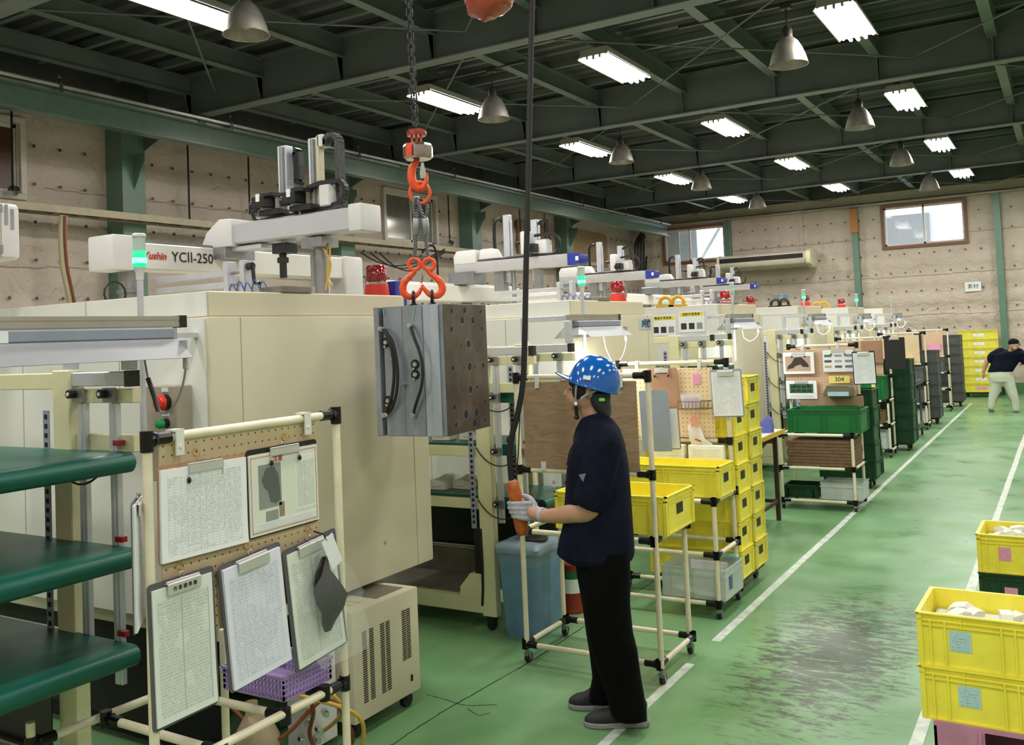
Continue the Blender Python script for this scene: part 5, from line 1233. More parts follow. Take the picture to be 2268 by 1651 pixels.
b = MB(); b.loft([((-2.45, 8.45, .831), (.10, 0, 0), (0, .07, 0)), ((-2.44, 8.46, .88), (.09, 0, 0), (0, .06, 0)), ((-2.40, 8.46, .95), (.04, 0, 0), (0, .03, 0)), ((-2.40, 8.47, .98), (.01, 0, 0), (0, .01, 0))], 12); b.build('cloth', mat('violet_blue_cloth', '#5a62a8', .8, bump=.8, bscale=25), r)
for i, (x, y) in enumerate(((-2.62, 8.25), (-2.55, 8.05))):
    o = thing('small_part', 'small dark part lying on the yellow edged table, %s' % ('left' if i == 0 else 'right'), 'part', (x, y, .83)); b = MB(); b.tube([(x - .07, y, .84), (x, y + .02, .85), (x + .06, y - .01, .84)], .009, n=6); b.build('part', BLK, o)

# cart four (number 304)
c4 = std_cart(9.23, 9.8, -2.51, -1.83, 'ivory pipe cart with the card 304 and a green crate', (-2.2, 9.5, 0), shelf=(.72, .40), lo=.085, peg=PEGP, pegw=.70)
crate('long green crate on the top shelf of the 304 cart', -2.10, 9.50, .737, .70, .45, .22, GRN, 0, 'green crates', False, tagl=(.05, .05, .16, .06, GRN))
b = MB(); b.bb(-2.42, -1.80, 9.74, 9.746, 0.96, 1.06); tag(b.build('cardboard_sheet', CARDB, smooth=0), 'cardboard sheet standing behind the green crate of the 304 cart', 'cardboard')
for i in range(8):
    z = .417 + i * .031; b = MB(); b.bb(-2.46 + random.uniform(-.01, .01), -1.84 + random.uniform(-.008, .008), 9.26, 9.74, z, z + .027)
    tag(b.build('cardboard_sheet', CARDD, smooth=0), 'brown corrugated sheet on the middle shelf of the 304 cart, %s' % ('bottom of the pile', 'second from the bottom', 'third from the bottom', 'fourth from the bottom', 'fourth from the top', 'third from the top', 'second from the top', 'top of the pile')[i], 'cardboard', 'corrugated sheets on the 304 cart')
crate('small dark green crate on the lowest shelf of the 304 cart', -2.35, 9.42, .102, .34, .30, .12, GRND, 0, 'green crates', False)
bx_ = clear_box('clear container on the lowest shelf of the 304 cart', -2.15, -1.77, 9.25, 9.60, .102, .16)
b = MB(); b.bb(-2.03, -1.85, 9.30, 9.31, .11, .24); b.build('paper_sheet', CARDB, bx_, smooth=0)
def print_board(lab, c, wdt, h, fill):
    r = clipboard(lab, c, wdt, h, CLIPBR, None, 0, 0, 'lever', group='print frames on the 304 pegboard', name='print_frame')
    b = MB(); b.bb(-wdt / 2 + .006, wdt / 2 - .006, -.004, -.0016, -h / 2 + .006, h / 2 - .006); b.build('sheet', WHITE, r, smooth=0); fill(r); return r
def f1(r):
    b = MB(); b.bb(-.135, .12, -.005, -.004, -.085, .07); ph = b.build('photo', mat('tan_photo', '#bb9b83', .6), r, smooth=0)
    b = MB(); b.prism([(-.12, -.07), (-.11, -.03), (-.07, .0), (-.04, .055), (.03, .06), (.06, .03), (.10, -.02), (.10, -.045), (.04, -.04), (.02, -.015), (-.03, -.03), (-.06, -.055), (-.10, -.06)], (0, -.006, 0), (1, 0, 0), (0, 0, 1), (0, 1, 0), .001); b.build('dark_shape', PHOTOD, ph, smooth=0)
def f2(r):
    cs = ['#2f7a4a', '#b19a97', '#8a8486', '#4a4d52', '#b0a09c', '#8d8a8a', '#b8a888', '#5b5f66', '#6b7078']
    for i in range(9):
        x, z = -.10 + .10 * (i % 3), .05 - .055 * (i // 3); b = MB(); b.bb(x - .035, x + .035, -.005, -.004, z - .012, z + .012); b.build('small_photo', mat('print_tone_%d' % i, cs[i], .6), r, smooth=0)
def f3(r):
    b = MB(); b.bb(-.12, .12, -.005, -.004, -.035, .06); ph = b.build('photo', mat('green_photo', '#2c6b3c', .6), r, smooth=0)
    for i in range(8):
        x, z = -.085 + .055 * (i % 4), .03 - .04 * (i // 4); b = MB(); b.prism([(-.024, -.012), (.02, -.014), (.024, .012), (-.018, .014)], (x, -.006, z), (1, 0, 0), (0, 0, 1), (0, 1, 0), .001); b.build('dark_shape', PHOTOD, ph, smooth=0)
    b = MB(); b.bb(-.12, .12, -.005, -.004, -.08, -.05); b.build('caption', FORM4, r, smooth=0)
print_board('framed print of a dark bracket, upper left of the 304 pegboard', (-2.415, 9.735, 1.40), .325, .235, f1)
print_board('sheet of nine small colour prints, upper right of the 304 pegboard', (-2.02, 9.735, 1.415), .315, .235, f2)
print_board('framed print of a green tray, lower left of the 304 pegboard', (-2.40, 9.735, 1.125), .32, .20, f3)
clipboard('black edged clipboard with a pale sheet at the right end of the 304 cart', (-1.75, 9.60, 1.345), .215, .325, CLIPBLK, FORM4, 0, -.02, 'wide', .92, .93)
o = thing('number_card', 'yellow card with the number 304', 'sign', (-2.02, 9.74, 1.225)); b = MB(); b.bb(-2.125, -1.92, 9.735, 9.738, 1.188, 1.262); b.build('card', PAPERY, o, smooth=0)
text('304', .062, INK, (0, -.0065, 0), FY, o)
r = thing('letter_tray', 'olive desk tray with papers under the 304 card', 'tray', (-2.02, 9.66, 1.06)); b = MB(); b.prism([(-.13, 0), (.13, 0), (.13, .085), (.10, .11), (-.10, .11), (-.14, .03)], (-2.02, 9.60, 1.065), (1, 0, 0), (0, 0, 1), (0, 1, 0), .13); b.build('tray', mat('olive_plastic', '#6b6a54', .5), r, bevel=.004)
b = MB(); b.bb(-2.11, -1.91, 9.592, 9.60, 1.068, 1.11); b.build('papers', LBLUE, r, smooth=0)

def crate_stack(lab, x, y, z, n, m, L=.60, W=.40, H=.19, rz=0.0, grp=None):
    tn = ['bottom', 'second from the bottom', 'third from the bottom', 'fourth from the bottom', 'fifth from the bottom', 'sixth from the bottom', 'seventh from the bottom', 'eighth from the bottom']
    for t in range(n): crate('%s, %s' % (lab, tn[t] if t < n - 1 else 'topmost'), x + random.uniform(-.008, .008), y, z + t * (H + .0005), L, W, H, m, rz, grp, False)
crate_stack('dark green crate in the stack behind the 304 cart', -2.15, 10.72, .112, 5, GRND, grp='dark green crate stack behind the 304 cart'); dolly('dolly under the dark green stack behind the 304 cart', -2.4, -1.9, 10.56, 10.88)
crate_stack('green crate in the second green stack beside the far lamps', -2.20, 13.9, .112, 6, GRND, grp='green crate stack in the fourth bay'); dolly('dolly under the green stack of the fourth bay', -2.45, -1.95, 13.74, 14.06)
crate('small green crate alone on the floor past the 304 cart', -2.18, 11.6, .0, .40, .32, .17, GRND, 0, 'green crates', False)
crate('open green crate on top of it with pale lids', -2.18, 11.6, .171, .40, .32, .12, GRN, 0, 'green crates', False)

c5 = std_cart(13.0, 13.5, -2.80, -2.10, 'ivory pipe cart in the fourth bay with a green crate', (-2.45, 13.2, 0), shelf=(.74, .42), peg=PEGP)
crate('green crate with a round yellow sticker on the fourth bay cart', -2.42, 13.2, .757, .56, .40, .30, GRN, 0, 'green crates', False, tagl=(.15, .18, .05, .05, PAPERY))
for i in range(4): b = MB(); z = .437 + i * .04; b.bb(-2.72, -2.2, 13.05, 13.45, z, z + .035); tag(b.build('cardboard_sheet', CARDD, smooth=0), 'brown corrugated sheet on the fourth bay cart, %s' % ('lowest', 'second lowest', 'second highest', 'highest')[i], 'cardboard', 'corrugated sheets on the fourth bay cart')
clear_box('pale container on the lowest shelf of the fourth bay cart', -2.6, -2.15, 13.05, 13.4, .107, .22)
clipboard('solid black clipboard at the right end of the fourth bay cart', (-2.01, 13.2, 1.36), .26, .42, CLIPBLK, None, 0, 0, 'lever')
clipboard('brown hardboard sheet on the fourth bay pegboard', (-2.33, 13.40, 1.38), .28, .30, CLIPBR, None, 0, 0, 'none')
c6 = std_cart(16.4, 16.9, -2.80, -2.07, 'ivory pipe cart in the fifth bay with a grey crate', (-2.45, 16.6, 0), shelf=(.74, .42))
crate('grey crate on the top shelf of the fifth bay cart', -2.42, 16.65, .757, .60, .42, .24, GRY, 0, 'grey crates', False)
crate('grey crate on the middle shelf of the fifth bay cart', -2.42, 16.65, .437, .60, .42, .24, GRY, 0, 'grey crates', False)
crate('white crate with red sheets on the lowest shelf of the fifth bay cart', -2.40, 16.6, .107, .62, .42, .20, mat('white_crate_plastic', '#ccd3cd', .4), 0, 'white crates', False, tagl=(-.12, .1, .14, .11, mat('red_sheet', '#c8402f', .6)))
o = thing('yellow_card', 'pale yellow card box on the fifth bay pegboard', 'card', (-2.45, 16.86, 1.1)); b = MB(); b.bb(-2.60, -2.28, 16.83, 16.87, 1.07, 1.17); b.build('card', PAPERY, o, smooth=0)
crate_stack('grey crate in the stack of the fifth bay', -2.25, 17.45, .112, 6, GRY, grp='grey crate stack in the fifth bay'); dolly('dolly under the grey stack of the fifth bay', -2.5, -2.0, 17.3, 17.6)
c7 = std_cart(19.7, 20.1, -2.78, -2.05, 'farthest ivory pipe cart with a pinkish board', (-2.4, 19.9, 0), shelf=(.74, .42), peg=PEGP)
clipboard('black clipboard at the left of the farthest pegboard', (-2.62, 20.03, 1.33), .16, .42, CLIPBLK, None, 0, 0, 'none')
crate('grey crate on the farthest cart', -2.42, 19.9, .757, .56, .36, .24, GRY, 0, 'grey crates', False)
o = thing('pink_card', 'pale pink card on the farthest pegboard', 'card', (-2.3, 20.06, 1.25)); b = MB(); b.bb(-2.42, -2.2, 20.05, 20.06, 1.16, 1.30); b.build('card', PAPERP, o, smooth=0)
crate_stack('grey crate in the farthest grey stack', -2.20, 20.9, .112, 7, GRY, grp='grey crate stack before the far wall'); dolly('dolly under the farthest grey stack', -2.45, -1.95, 20.75, 21.05)
# grey trolley in the aisle
r = thing('grey_trolley', 'dark grey two-shelf trolley beside the fifth bay cart', 'trolley', (-2.2, 15.4, 0))
for x in (-2.32, -2.06):
    for y in (15.2, 15.7): b = MB(); b.bb(x - .014, x + .014, y - .014, y + .014, .07, .82); b.build('leg', GRY, r, smooth=0)
for z in (.14, .80):
    b = MB(); b.bb(-2.35, -2.03, 15.17, 15.73, z, z + .03); b.bb(-2.35, -2.33, 15.17, 15.73, z + .03, z + .07); b.bb(-2.05, -2.03, 15.17, 15.73, z + .03, z + .07); b.build('shelf', GRY, r, smooth=0)
for x in (-2.32, -2.06):
    for y in (15.2, 15.7): b = MB(); b.cyl((x - .012, y, .033), (x + .012, y, .033), .032, n=10); b.bb(x - .012, x + .012, y - .012, y + .012, .05, .08); b.build('caster', RUB, r)
# yellow drawer stack by the far wall
for t in range(7):
    crate('yellow labelled bin by the far wall, %s' % ('bottom with a red mark', 'second from the bottom', 'third from the bottom', 'middle one', 'third from the top', 'second from the top', 'topmost')[t], -1.78, 23.35, .115 + t * .197, .80, .46, .196, YELD, .03, 'yellow bins by the far wall', False, tagl=(.02, .09, .22, .07, WHITE if t else FORMP))
dolly('dolly under the yellow bins by the far wall', -2.1, -1.46, 23.2, 23.55)

# ------------------------------------------------------------------ crates at the right front
def parts_fill(r, L, W, z, n, rnd, name='white_part'):
    me = None; b = MB(); b.prism([(-.05, 0), (.05, 0), (.05, .02), (.02, .035), (-.03, .03)], (0, -.02, 0), (1, 0, 0), (0, 0, 1), (0, 1, 0), .04); me = b.mesh(name, FILMW)
    for i in range(n):
        o = link(name, me, None, (r.location.x + rnd.uniform(-L / 2 + .09, L / 2 - .09), r.location.y + rnd.uniform(-W / 2 + .06, W / 2 - .06), r.location.z + z + rnd.uniform(0, .02))); o.rotation_euler = (rnd.uniform(-.3, .3), rnd.uniform(-.3, .3), rnd.uniform(0, 3)); o.name = name; yield o
rn = random.Random(11)
k1 = crate('yellow crate of white parts, topmost of the right front stack', -.25, 3.99, .50, .62, .38, .197, YEL, -.02, 'yellow crates at the right', True, tagl=(-.16, .10, .075, .075, FORML))
k2 = crate('yellow crate under the topmost one of the right front stack', -.25, 3.99, .302, .62, .38, .197, YEL, -.02, 'yellow crates at the right', True, tagl=(-.14, .10, .075, .075, FORML))
k3 = crate('yellow crate on the green one, behind the right front stack', -.17, 5.58, .475, .62, .38, .197, YEL, -.02, 'yellow crates at the right', True, tagl=(-.18, .10, .06, .07, FORMP))
k4 = crate('dark green crate below the rear yellow crate at the right', -.17, 5.58, .277, .62, .38, .197, GRND, -.02, 'green crates', False, tagl=(-.16, .10, .06, .06, FORMP))
k5 = crate('lowest dark green crate of the rear right stack', -.17, 5.58, .079, .62, .38, .197, GRND, -.02, 'green crates', False)
dolly('dolly under the rear right crate stack', -.44, .10, 5.44, 5.72, .078)
for kk, nm, pp in ((k1, 'right front stack', .12), (k3, 'rear right crate', .135)):
    b = MB(); b.bb(-.28, .28, -.16, .16, .006, pp); b.build('parts_filling', FILMW, kk, smooth=0)['kind'] = 'stuff'
    for i, o in enumerate(parts_fill(kk, .62, .38, pp + .004, 12, rn)):
        o.parent = kk; o.location = o.location - kk.location
r = thing('pink_crate', 'upturned faded pink crate carrying the right front stack', 'crate', (-.24, 3.99, 0))
b = MB(); x0, x1, y0, y1 = -.52, .06, 3.80, 4.18
b.bb(x0, x1, y0, y1, .285, .301); b.bb(x0, x1, y1 - .01, y1, 0, .285); b.bb(x1 - .01, x1, y0, y1, 0, .285); b.bb(x0, x0 + .01, y0, y1, 0, .285); b.bb(x0, x0 + .17, y0, y0 + .01, .0, .285); b.bb(x1 - .17, x1, y0, y0 + .01, .0, .285); b.bb(x0, x1, y0, y0 + .01, .0, .12); b.bb(x0 - .012, x1 + .012, y0 - .012, y0, .0, .03)
b.bb(x0 + .15, x0 + .16, y0 - .01, y0, 0, .285); b.build('shell', PINK, r, smooth=0)

# ------------------------------------------------------------------ blue bin and red can
r = thing('waste_bin', 'blue plastic bin with a grey-blue lid and a bag edge', 'bin', (-2.9, 4.93, 0))
b = MB(); b.loft([((-2.905, 4.95, 0), (.13, 0, 0), (0, .165, 0)), ((-2.905, 4.95, .02), (.135, 0, 0), (0, .17, 0)), ((-2.905, 4.95, .50), (.158, 0, 0), (0, .195, 0))], 24); b.v = [(-2.905 + (v[0] + 2.905), v[1], v[2]) for v in b.v]
bm_ = MB()
def rrect(hx, hy, rr, z, n=4):
    out = []
    for sx, sy, a0 in ((1, 1, 0), (-1, 1, pi / 2), (-1, -1, pi), (1, -1, 1.5 * pi)):
        for i in range(n + 1): a = a0 + pi / 2 * i / n; out.append((-2.905 + sx * (hx - rr) + rr * cos(a), 4.955 + sy * (hy - rr) + rr * sin(a), z))
    return out
def rloft(mb, rings):
    n = len(rings[0]); vs = [p for r_ in rings for p in r_]; fs = [(k * n + i, k * n + (i + 1) % n, (k + 1) * n + (i + 1) % n, (k + 1) * n + i) for k in range(len(rings) - 1) for i in range(n)]
    fs += [tuple(range(n - 1, -1, -1)), tuple((len(rings) - 1) * n + i for i in range(n))]; mb.addf(vs, fs); return mb
rloft(bm_, [rrect(.112, .15, .03, 0), rrect(.118, .155, .03, .02), rrect(.140, .175, .03, .50)]).build('bin_body', BIN, r, smooth=40)
rloft(MB(), [rrect(.152, .187, .03, .50), rrect(.154, .19, .03, .53), rrect(.140, .175, .04, .555), rrect(.10, .135, .05, .57), rrect(.09, .125, .05, .56)]).build('lid', BINL, r, smooth=40)
rloft(MB(), [rrect(.139, .174, .03, .43), rrect(.143, .179, .03, .455), rrect(.145, .180, .03, .502)]).build('bag_edge', CLRT, r)
b = MB(); b.lathe((-2.83, 4.90, .571), [(.07, 0), (.072, .008), (.06, .015), (.02, .018)], 20); b.build('dark_disc', mat('dark_disc_plastic', '#3a3531', .5), r)
r = thing('red_can', 'dark red can with a green and white label behind the cart leg', 'can', (-2.88, 5.42, 0))
b = MB(); b.lathe((-2.88, 5.42, 0), [(.09, 0), (.095, .01), (.09, .03), (.09, .30), (.095, .31), (.088, .32)], 24); b.build('body', REDC, r)
b = MB(); b.lathe((-2.88, 5.42, .13), [(.0915, 0), (.0915, .13)], 24, caps=False); lb = b.build('label', WHITE, r)
b = MB(); b.lathe((-2.88, 5.42, .22), [(.0922, 0), (.0922, .045)], 24, caps=False); b.build('green_band', GRN, lb)

# ------------------------------------------------------------------ the hanging mould
ang = radians(6.6); U = Vector((cos(ang), sin(ang), 0)); V_ = Vector((-sin(ang), cos(ang), 0))
O0 = atY(993, 968, 3.50); H_ = atY(990, 672, 3.50).z - O0.z
def solve(px, dirv):      # length along dirv from O0 whose vertical plane contains the pixel column
    d = ray(px, 960); n = d.cross(Vector((0, 0, 1))); return (CAMP - O0).dot(n) / dirv.dot(n)
W_ = solve(836, -U); D_ = solve(1087, V_)
mr = empty('injection_mould', 'heavy steel injection mould with drilled brown plate hanging from the orange hooks', 'mould', (O0.x, O0.y, O0.z), ang)
def mpart(nm, mb, m, parent=None, **kw): return mb.build(nm, m, parent or mr, **kw)
b = MB(); b.bb(-W_, -W_ * .925, 0, D_, 0, H_); mpart('clamp_plate', b, MOLDA, bevel=.003)
b = MB(); b.bb(-W_ * .925, -W_ * .868, .035, D_ - .03, 0, H_); mpart('spacer_plate', b, mat('dark_spacer_steel', '#5c5a5d', .4, metal=.4, var=.2), bevel=.002)
b = MB(); b.bb(-W_ * .868, -W_ * .592, .004, D_, 0, H_); mpart('cavity_plate', b, MOLDA, bevel=.003)
b = MB(); b.bb(-W_ * .588, -W_ * .31, .002, D_, 0, H_); mpart('cavity_plate', b, MOLDA, bevel=.003)
b = MB(); b.bb(-W_ * .31, -W_ * .20, .010, D_, 0, H_); mpart('support_plate', b, mat('bright_milled_steel', '#b4bccb', .25, metal=.4, var=.1, scale=6, stretch=(1, 1, .3)), bevel=.002)
b = MB(); b.bb(-W_ * .20, -W_ * .08, .000, D_, 0, H_); mpart('support_plate', b, MATS['bright_milled_steel'], bevel=.003)
b = MB(); b.bb(-W_ * .08, -W_ * .055, .008, D_, 0, H_); mpart('spacer_plate', b, MOLDA, bevel=.001)
b = MB(); b.bb(-W_ * .055, -.004, .0, D_, 0, H_); mpart('clamp_plate', b, MOLDA, bevel=.003)
b = MB(); b.bb(-.004, .0, .001, D_ - .001, .001, H_ - .001); plate = mpart('brown_drilled_face', b, MOLDB, bevel=.001)
def mf(zx, zy, out=.006):
    l = 380 + (zy - 185) * .04; r_ = 1105 + (zy - 140) * .044; u = (zx - l) / (r_ - l); v = (zy - 165) / 1330
    return Vector((-W_ + W_ * u, -out, H_ * (1 - v)))
for zx, zy, rr in ((1180, 215, 16), (1303, 205, 21), (1478, 215, 14), (1280, 310, 25), (1390, 308, 25), (1180, 403, 18), (1490, 398, 17), (1345, 555, 26), (1275, 570, 9), (1437, 615, 9), (1197, 805, 19), (1303, 795, 9), (1357, 790, 28),
                   (1410, 787, 10), (1510, 775, 18), (1275, 965, 8), (1368, 1025, 26), (1437, 1003, 13), (1215, 1205, 19), (1527, 1155, 17), (1325, 1280, 28), (1435, 1262, 26), (1232, 1385, 17), (1413, 1372, 26), (1533, 1335, 14)):
    l = 1105 + .044 * (zy - 140); r_ = 1535 + .047 * (zy - 145); s = (zx - l) / (r_ - l); v = (zy - 142) / (1500 - 90 * s - 142)
    s = s * (1 + .10 * (1 - s)); R0 = rr / 1900 * 1.45; c = Vector((0.0, D_ * s, H_ * (1 - v)))
    b = MB(); b.lathe(c, [(R0 * 1.10, 0.0), (R0 * 1.10, .0008), (R0, .0004)], 18, ax=(1, 0, 0), caps=False); b.build('hole_rim', MOLDA, plate)
    b = MB(); b.cyl(c, c + Vector((.0006, 0, 0)), R0, n=18); b.build('drilled_hole', HOLE, plate)
for pts in ([(490, 388), (515, 400), (570, 470), (615, 590), (642, 720), (650, 850), (640, 970), (610, 1120), (560, 1225), (525, 1275)],
            [(500, 392), (540, 415), (610, 500), (655, 620), (680, 750), (688, 880), (678, 1010), (650, 1120), (600, 1220), (548, 1270)],
            [(788, 368), (815, 420), (845, 490), (890, 590), (928, 700), (942, 820), (940, 920), (920, 1020), (885, 1110), (850, 1200), (828, 1275)]):
    P = [mf(a, c_, .016 + .022 * sin(pi * i / (len(pts) - 1))) for i, (a, c_) in enumerate(pts)]
    b = MB(); b.tube(catmull(P, 5), .0075, n=8); h_ = mpart('cooling_hose', b, RUB)
    for p in (P[0], P[-1]):
        b = MB(); b.cyl(p + Vector((0, .014, 0)), p - Vector((0, .012, 0)), .011, n=12); b.cyl(p - Vector((0, .012, 0)), p - Vector((0, .013, 0)), .006, n=10); b.build('hose_fitting', BRASSF, h_)
for zx, zy in ((520, 530), (545, 1130), (825, 765), (828, 868)):
    p = mf(zx, zy, 0)
    b = MB(); b.cyl(p + Vector((0, .004, 0)), p - Vector((0, .001, 0)), .023, n=20); sk = mpart('water_socket', b, HOLE)
    b = MB(); b.lathe(p, [(.012, 0), (.012, .006), (.009, .010), (.004, .010)], 14, ax=(0, -1, 0)); b.cyl(p + Vector((-.006, 0, -.02)), p + Vector((-.006, -.008, -.02)), .006, n=8); b.build('nipple', BRASSF, sk)
for zx, zy in ((600, 705), (725, 962)):
    p = mf(zx, zy, .004); b = MB(); b.cyl(p + Vector((-.012, 0, 0)), p + Vector((.014, -.004, -.004)), .004, n=8); b.cyl(p, p + Vector((0, -.008, 0)), .006, n=8); mpart('small_bolt', b, BRASSF)
for x0_, x1_, z0_, z1_ in ((485, 500, 190, 250), (822, 795, 170, 330)):
    p, q = mf(x0_, z0_, .0003), mf(x1_, z1_, .0003); b = MB(); b.beam(p, q, .002, .003, up=(1, 0, 0)); mpart('chalk_mark', b, mat('pale_green_mark', '#7fc4a8', .7) if 'pale_green_mark' not in MATS else MATS['pale_green_mark'], smooth=0)

# lifting tackle, laid out in the vertical plane through the chain
QP = Vector((atY(922, 285, 3.70).x, 3.70, 2.0)); QN = Vector((-.513, .857, 0))
def onp(px, py, off=0.0):
    d = ray(px, py); return CAMP + d * ((QP - CAMP).dot(QN) / d.dot(QN)) - QN * off
def hz(zx, zy, off=0.0): return onp(800 + zx / 3.67, 250 + zy / 3.67, off)
PM = 1 / 1690.0
ch = thing('lifting_chain', 'dark steel hoist chain hanging from the crane', 'chain', onp(922, 285))
me = {}
ctop = onp(902, -60); cbot = hz(440, 85); dn = (cbot - ctop).normalized(); Lc = (cbot - ctop).length; pitch_ = .0305
def link_mesh(w2):
    b = MB(); hl = .013
    pts = arc((0, 0, hl), .0125, 0, pi, (1, 0, 0), (0, 0, 1), 6) + arc((0, 0, -hl), .0125, pi, 2 * pi, (1, 0, 0), (0, 0, 1), 6)
    b.tube(pts, .0052, n=7, closed=True); return b.mesh('chain_link', CHAINM, smooth=60)
lm = link_mesh(0); n_l = int(Lc / pitch_)
quat = Vector((0, 0, -1)).rotation_difference(dn)
for i in range(n_l + 1):
    o = link('chain_link', lm, ch); p = cbot - dn * (pitch_ * i + .01); o.location = p - W0[ch.name]
    o.rotation_mode = 'QUATERNION'; o.rotation_quaternion = quat @ Quaternion((0, 0, 1), (pi / 2 if i % 2 else 0) + .55)
# hoist body out of the frame above
r = thing('chain_hoist', 'grey chain hoist body on the bridge girder, above the picture', 'hoist', (QP.x - .04, 3.7, 3.9)); b = MB(); b.bb(QP.x - .3, QP.x + .22, 3.56, 3.84, 3.90, 4.22); b.cyl((QP.x - .45, 3.7, 4.06), (QP.x - .3, 3.7, 4.06), .12, n=20); b.build('housing', GSTEEL, r, bevel=.02)
hk = thing('crane_hook', 'orange crane hook with red and chrome swivel block', 'hook', hz(460, 640))
b = MB(); c = hz(450, 190); up_ = Vector((0, 0, 1))
b.lathe(c, [(.046, 0), (.049, .006), (.049, .022), (.040, .032), (.02, .036)], 24); b.build('swivel_top', mat('worn_red_chrome', '#b4564b', .25, metal=.6, var=.5, scale=18), hk)
for dx in (-.022, 0, .022): b = MB(); q = hz(450, 262) + Vector((dx * .857, dx * .514, 0)); b.cyl(q, q + up_ * .05, .006, n=8); b.build('swivel_post', ORANGE, hk)
b = MB(); c = hz(464, 380); b.lathe(c, [(.062, 0), (.073, .010), (.075, .02), (.075, .062), (.070, .074), (.03, .078)], 10); b.build('swivel_block', mat('red_chrome_block', '#b8aaa8', .2, metal=.9, var=.3, scale=10), hk, smooth=20)
b = MB(); c = hz(464, 380) ; b.beam(hz(400, 375, .075), hz(400, 270, .075), .03, .004, up=QN); b.build('red_paint_band', ORANGE, hk, smooth=0)
b = MB(); pth = [(462, 375, 20), (445, 405, 28), (418, 445, 33), (408, 500, 36), (418, 560, 38), (450, 605, 36), (490, 612, 31), (520, 580, 24), (530, 535, 18), (533, 490, 10)]
P = catmull([hz(a, c_) for a, c_, _ in pth], 4); rr = [pth[min(9, i // 4)][2] * (1 - (i % 4) / 4) + pth[min(9, i // 4 + 1)][2] * (i % 4) / 4 for i in range(len(P))]
b.tube(P, [x * PM for x in rr], n=12); b.build('hook', ORANGE, hk, smooth=60)
b = MB(); b.prism([(-.006, 0), (.006, 0), (.017, -.055), (.013, -.075), (-.012, -.078), (-.015, -.05)], hz(498, 408, .01), (.857, .514, 0), (0, 0, 1), QN, .004); b.build('latch', SILV, hk)
sl = thing('wire_rope_sling', 'steel wire rope sling with orange ring and silver ferrules', 'sling', hz(480, 700))
b = MB(); b.tube([hz(476, 650) + (hz(476 + 80, 650) - hz(476, 650)) * cos(2 * pi * i / 28) + Vector((0, 0, .053)) * sin(2 * pi * i / 28) for i in range(28)], .0095, n=10, closed=True); b.build('ring', ORANGE, sl)
ROPE = N('twisted_wire_rope'); co = ROPE.coord('Object'); sp = ROPE.add('ShaderNodeSeparateXYZ'); ROPE.l.new(co, sp.inputs[0])
f = ROPE.math('SINE', ROPE.math('ADD', ROPE.math('MULTIPLY', sp.outputs['Z'], 520.0), ROPE.math('MULTIPLY', sp.outputs['X'], 420.0)))
ROPE.l.new(ROPE.mix(ROPE.ramp(f, -.6, .6), lin('#33353a'), lin('#8d9298')), ROPE.p.inputs['Base Color']); ROPE.p.inputs['Metallic'].default_value = .6; ROPE.p.inputs['Roughness'].default_value = .4; ROPE = ROPE.m
for pts in ([(448, 860), (428, 790), (430, 710), (452, 690), (470, 720), (462, 790), (452, 860)], [(515, 860), (482, 790), (462, 710), (480, 690), (510, 725), (535, 760), (522, 860)]):
    b = MB(); b.tube(catmull([hz(a, c_, .012 if i < 3 else -.012) for i, (a, c_) in enumerate(pts)], 5), .009, n=8); b.build('rope_eye', ROPE, sl)
for (x0_, y0_, x1_, y1_) in ((450, 855, 445, 995), (515, 855, 527, 990)):
    p, q = hz(x0_, y0_), hz(x1_, y1_); d = (q - p).normalized(); b = MB(); b.lathe(p, [(.016, 0), (.019, .006), (.019, (q - p).length - .02), (.012, (q - p).length)], 16, ax=d); b.build('ferrule', STEEL, sl)
for pts in ([(445, 990), (442, 1080), (434, 1160), (430, 1205)], [(527, 988), (532, 1080), (542, 1150), (548, 1200)]):
    b = MB(); b.tube(catmull([hz(*p) for p in pts], 5), .0095, n=8); b.build('rope', ROPE, sl)
for nm, eye, body, lt in (('left', (432, 1235), [(445, 1278, 17), (420, 1310, 21), (375, 1350, 27), (342, 1400, 31), (345, 1460, 32), (385, 1495, 29), (435, 1490, 25), (472, 1460, 19), (490, 1420, 12)], (468, 1295)),
                          ('right', (553, 1235), [(540, 1278, 17), (565, 1312, 21), (615, 1345, 27), (655, 1395, 31), (658, 1450, 32), (620, 1487, 30), (565, 1480, 26), (520, 1440, 19), (495, 1400, 12)], (515, 1292))):
    r = thing('lifting_hook', 'orange sling hook on the %s eyebolt of the mould' % nm, 'hook', hz(*eye), 'orange sling hooks')
    b = MB(); off = .0 if nm == 'left' else .012
    c = hz(eye[0], eye[1], off); b.tube([c + Vector((.857, .514, 0)) * (.0275 * cos(2 * pi * i / 20)) + Vector((0, 0, .0285)) * sin(2 * pi * i / 20) for i in range(20)], .0105, n=10, closed=True); b.build('eye', ORANGE, r)
    P = catmull([hz(a, c_, off) for a, c_, _ in body], 4); L_ = len(body) - 1
    rr = [(body[min(L_, i // 4)][2] * (1 - (i % 4) / 4) + body[min(L_, i // 4 + 1)][2] * (i % 4) / 4) * PM for i in range(len(P))]
    b = MB(); b.tube(P, rr, n=12); b.build('hook', ORANGE, r, smooth=60)
    s_ = 1 if nm == 'left' else -1
    b = MB(); b.prism([(-.010, .004), (.008, .004), (.016 * s_ + .004, -.045), (.016 * s_ - .002, -.062), (.002 * s_ - .006, -.04)], hz(lt[0], lt[1], off + .016), (.857, .514, 0), (0, 0, 1), QN, .003); b.build('latch', SILV, r)
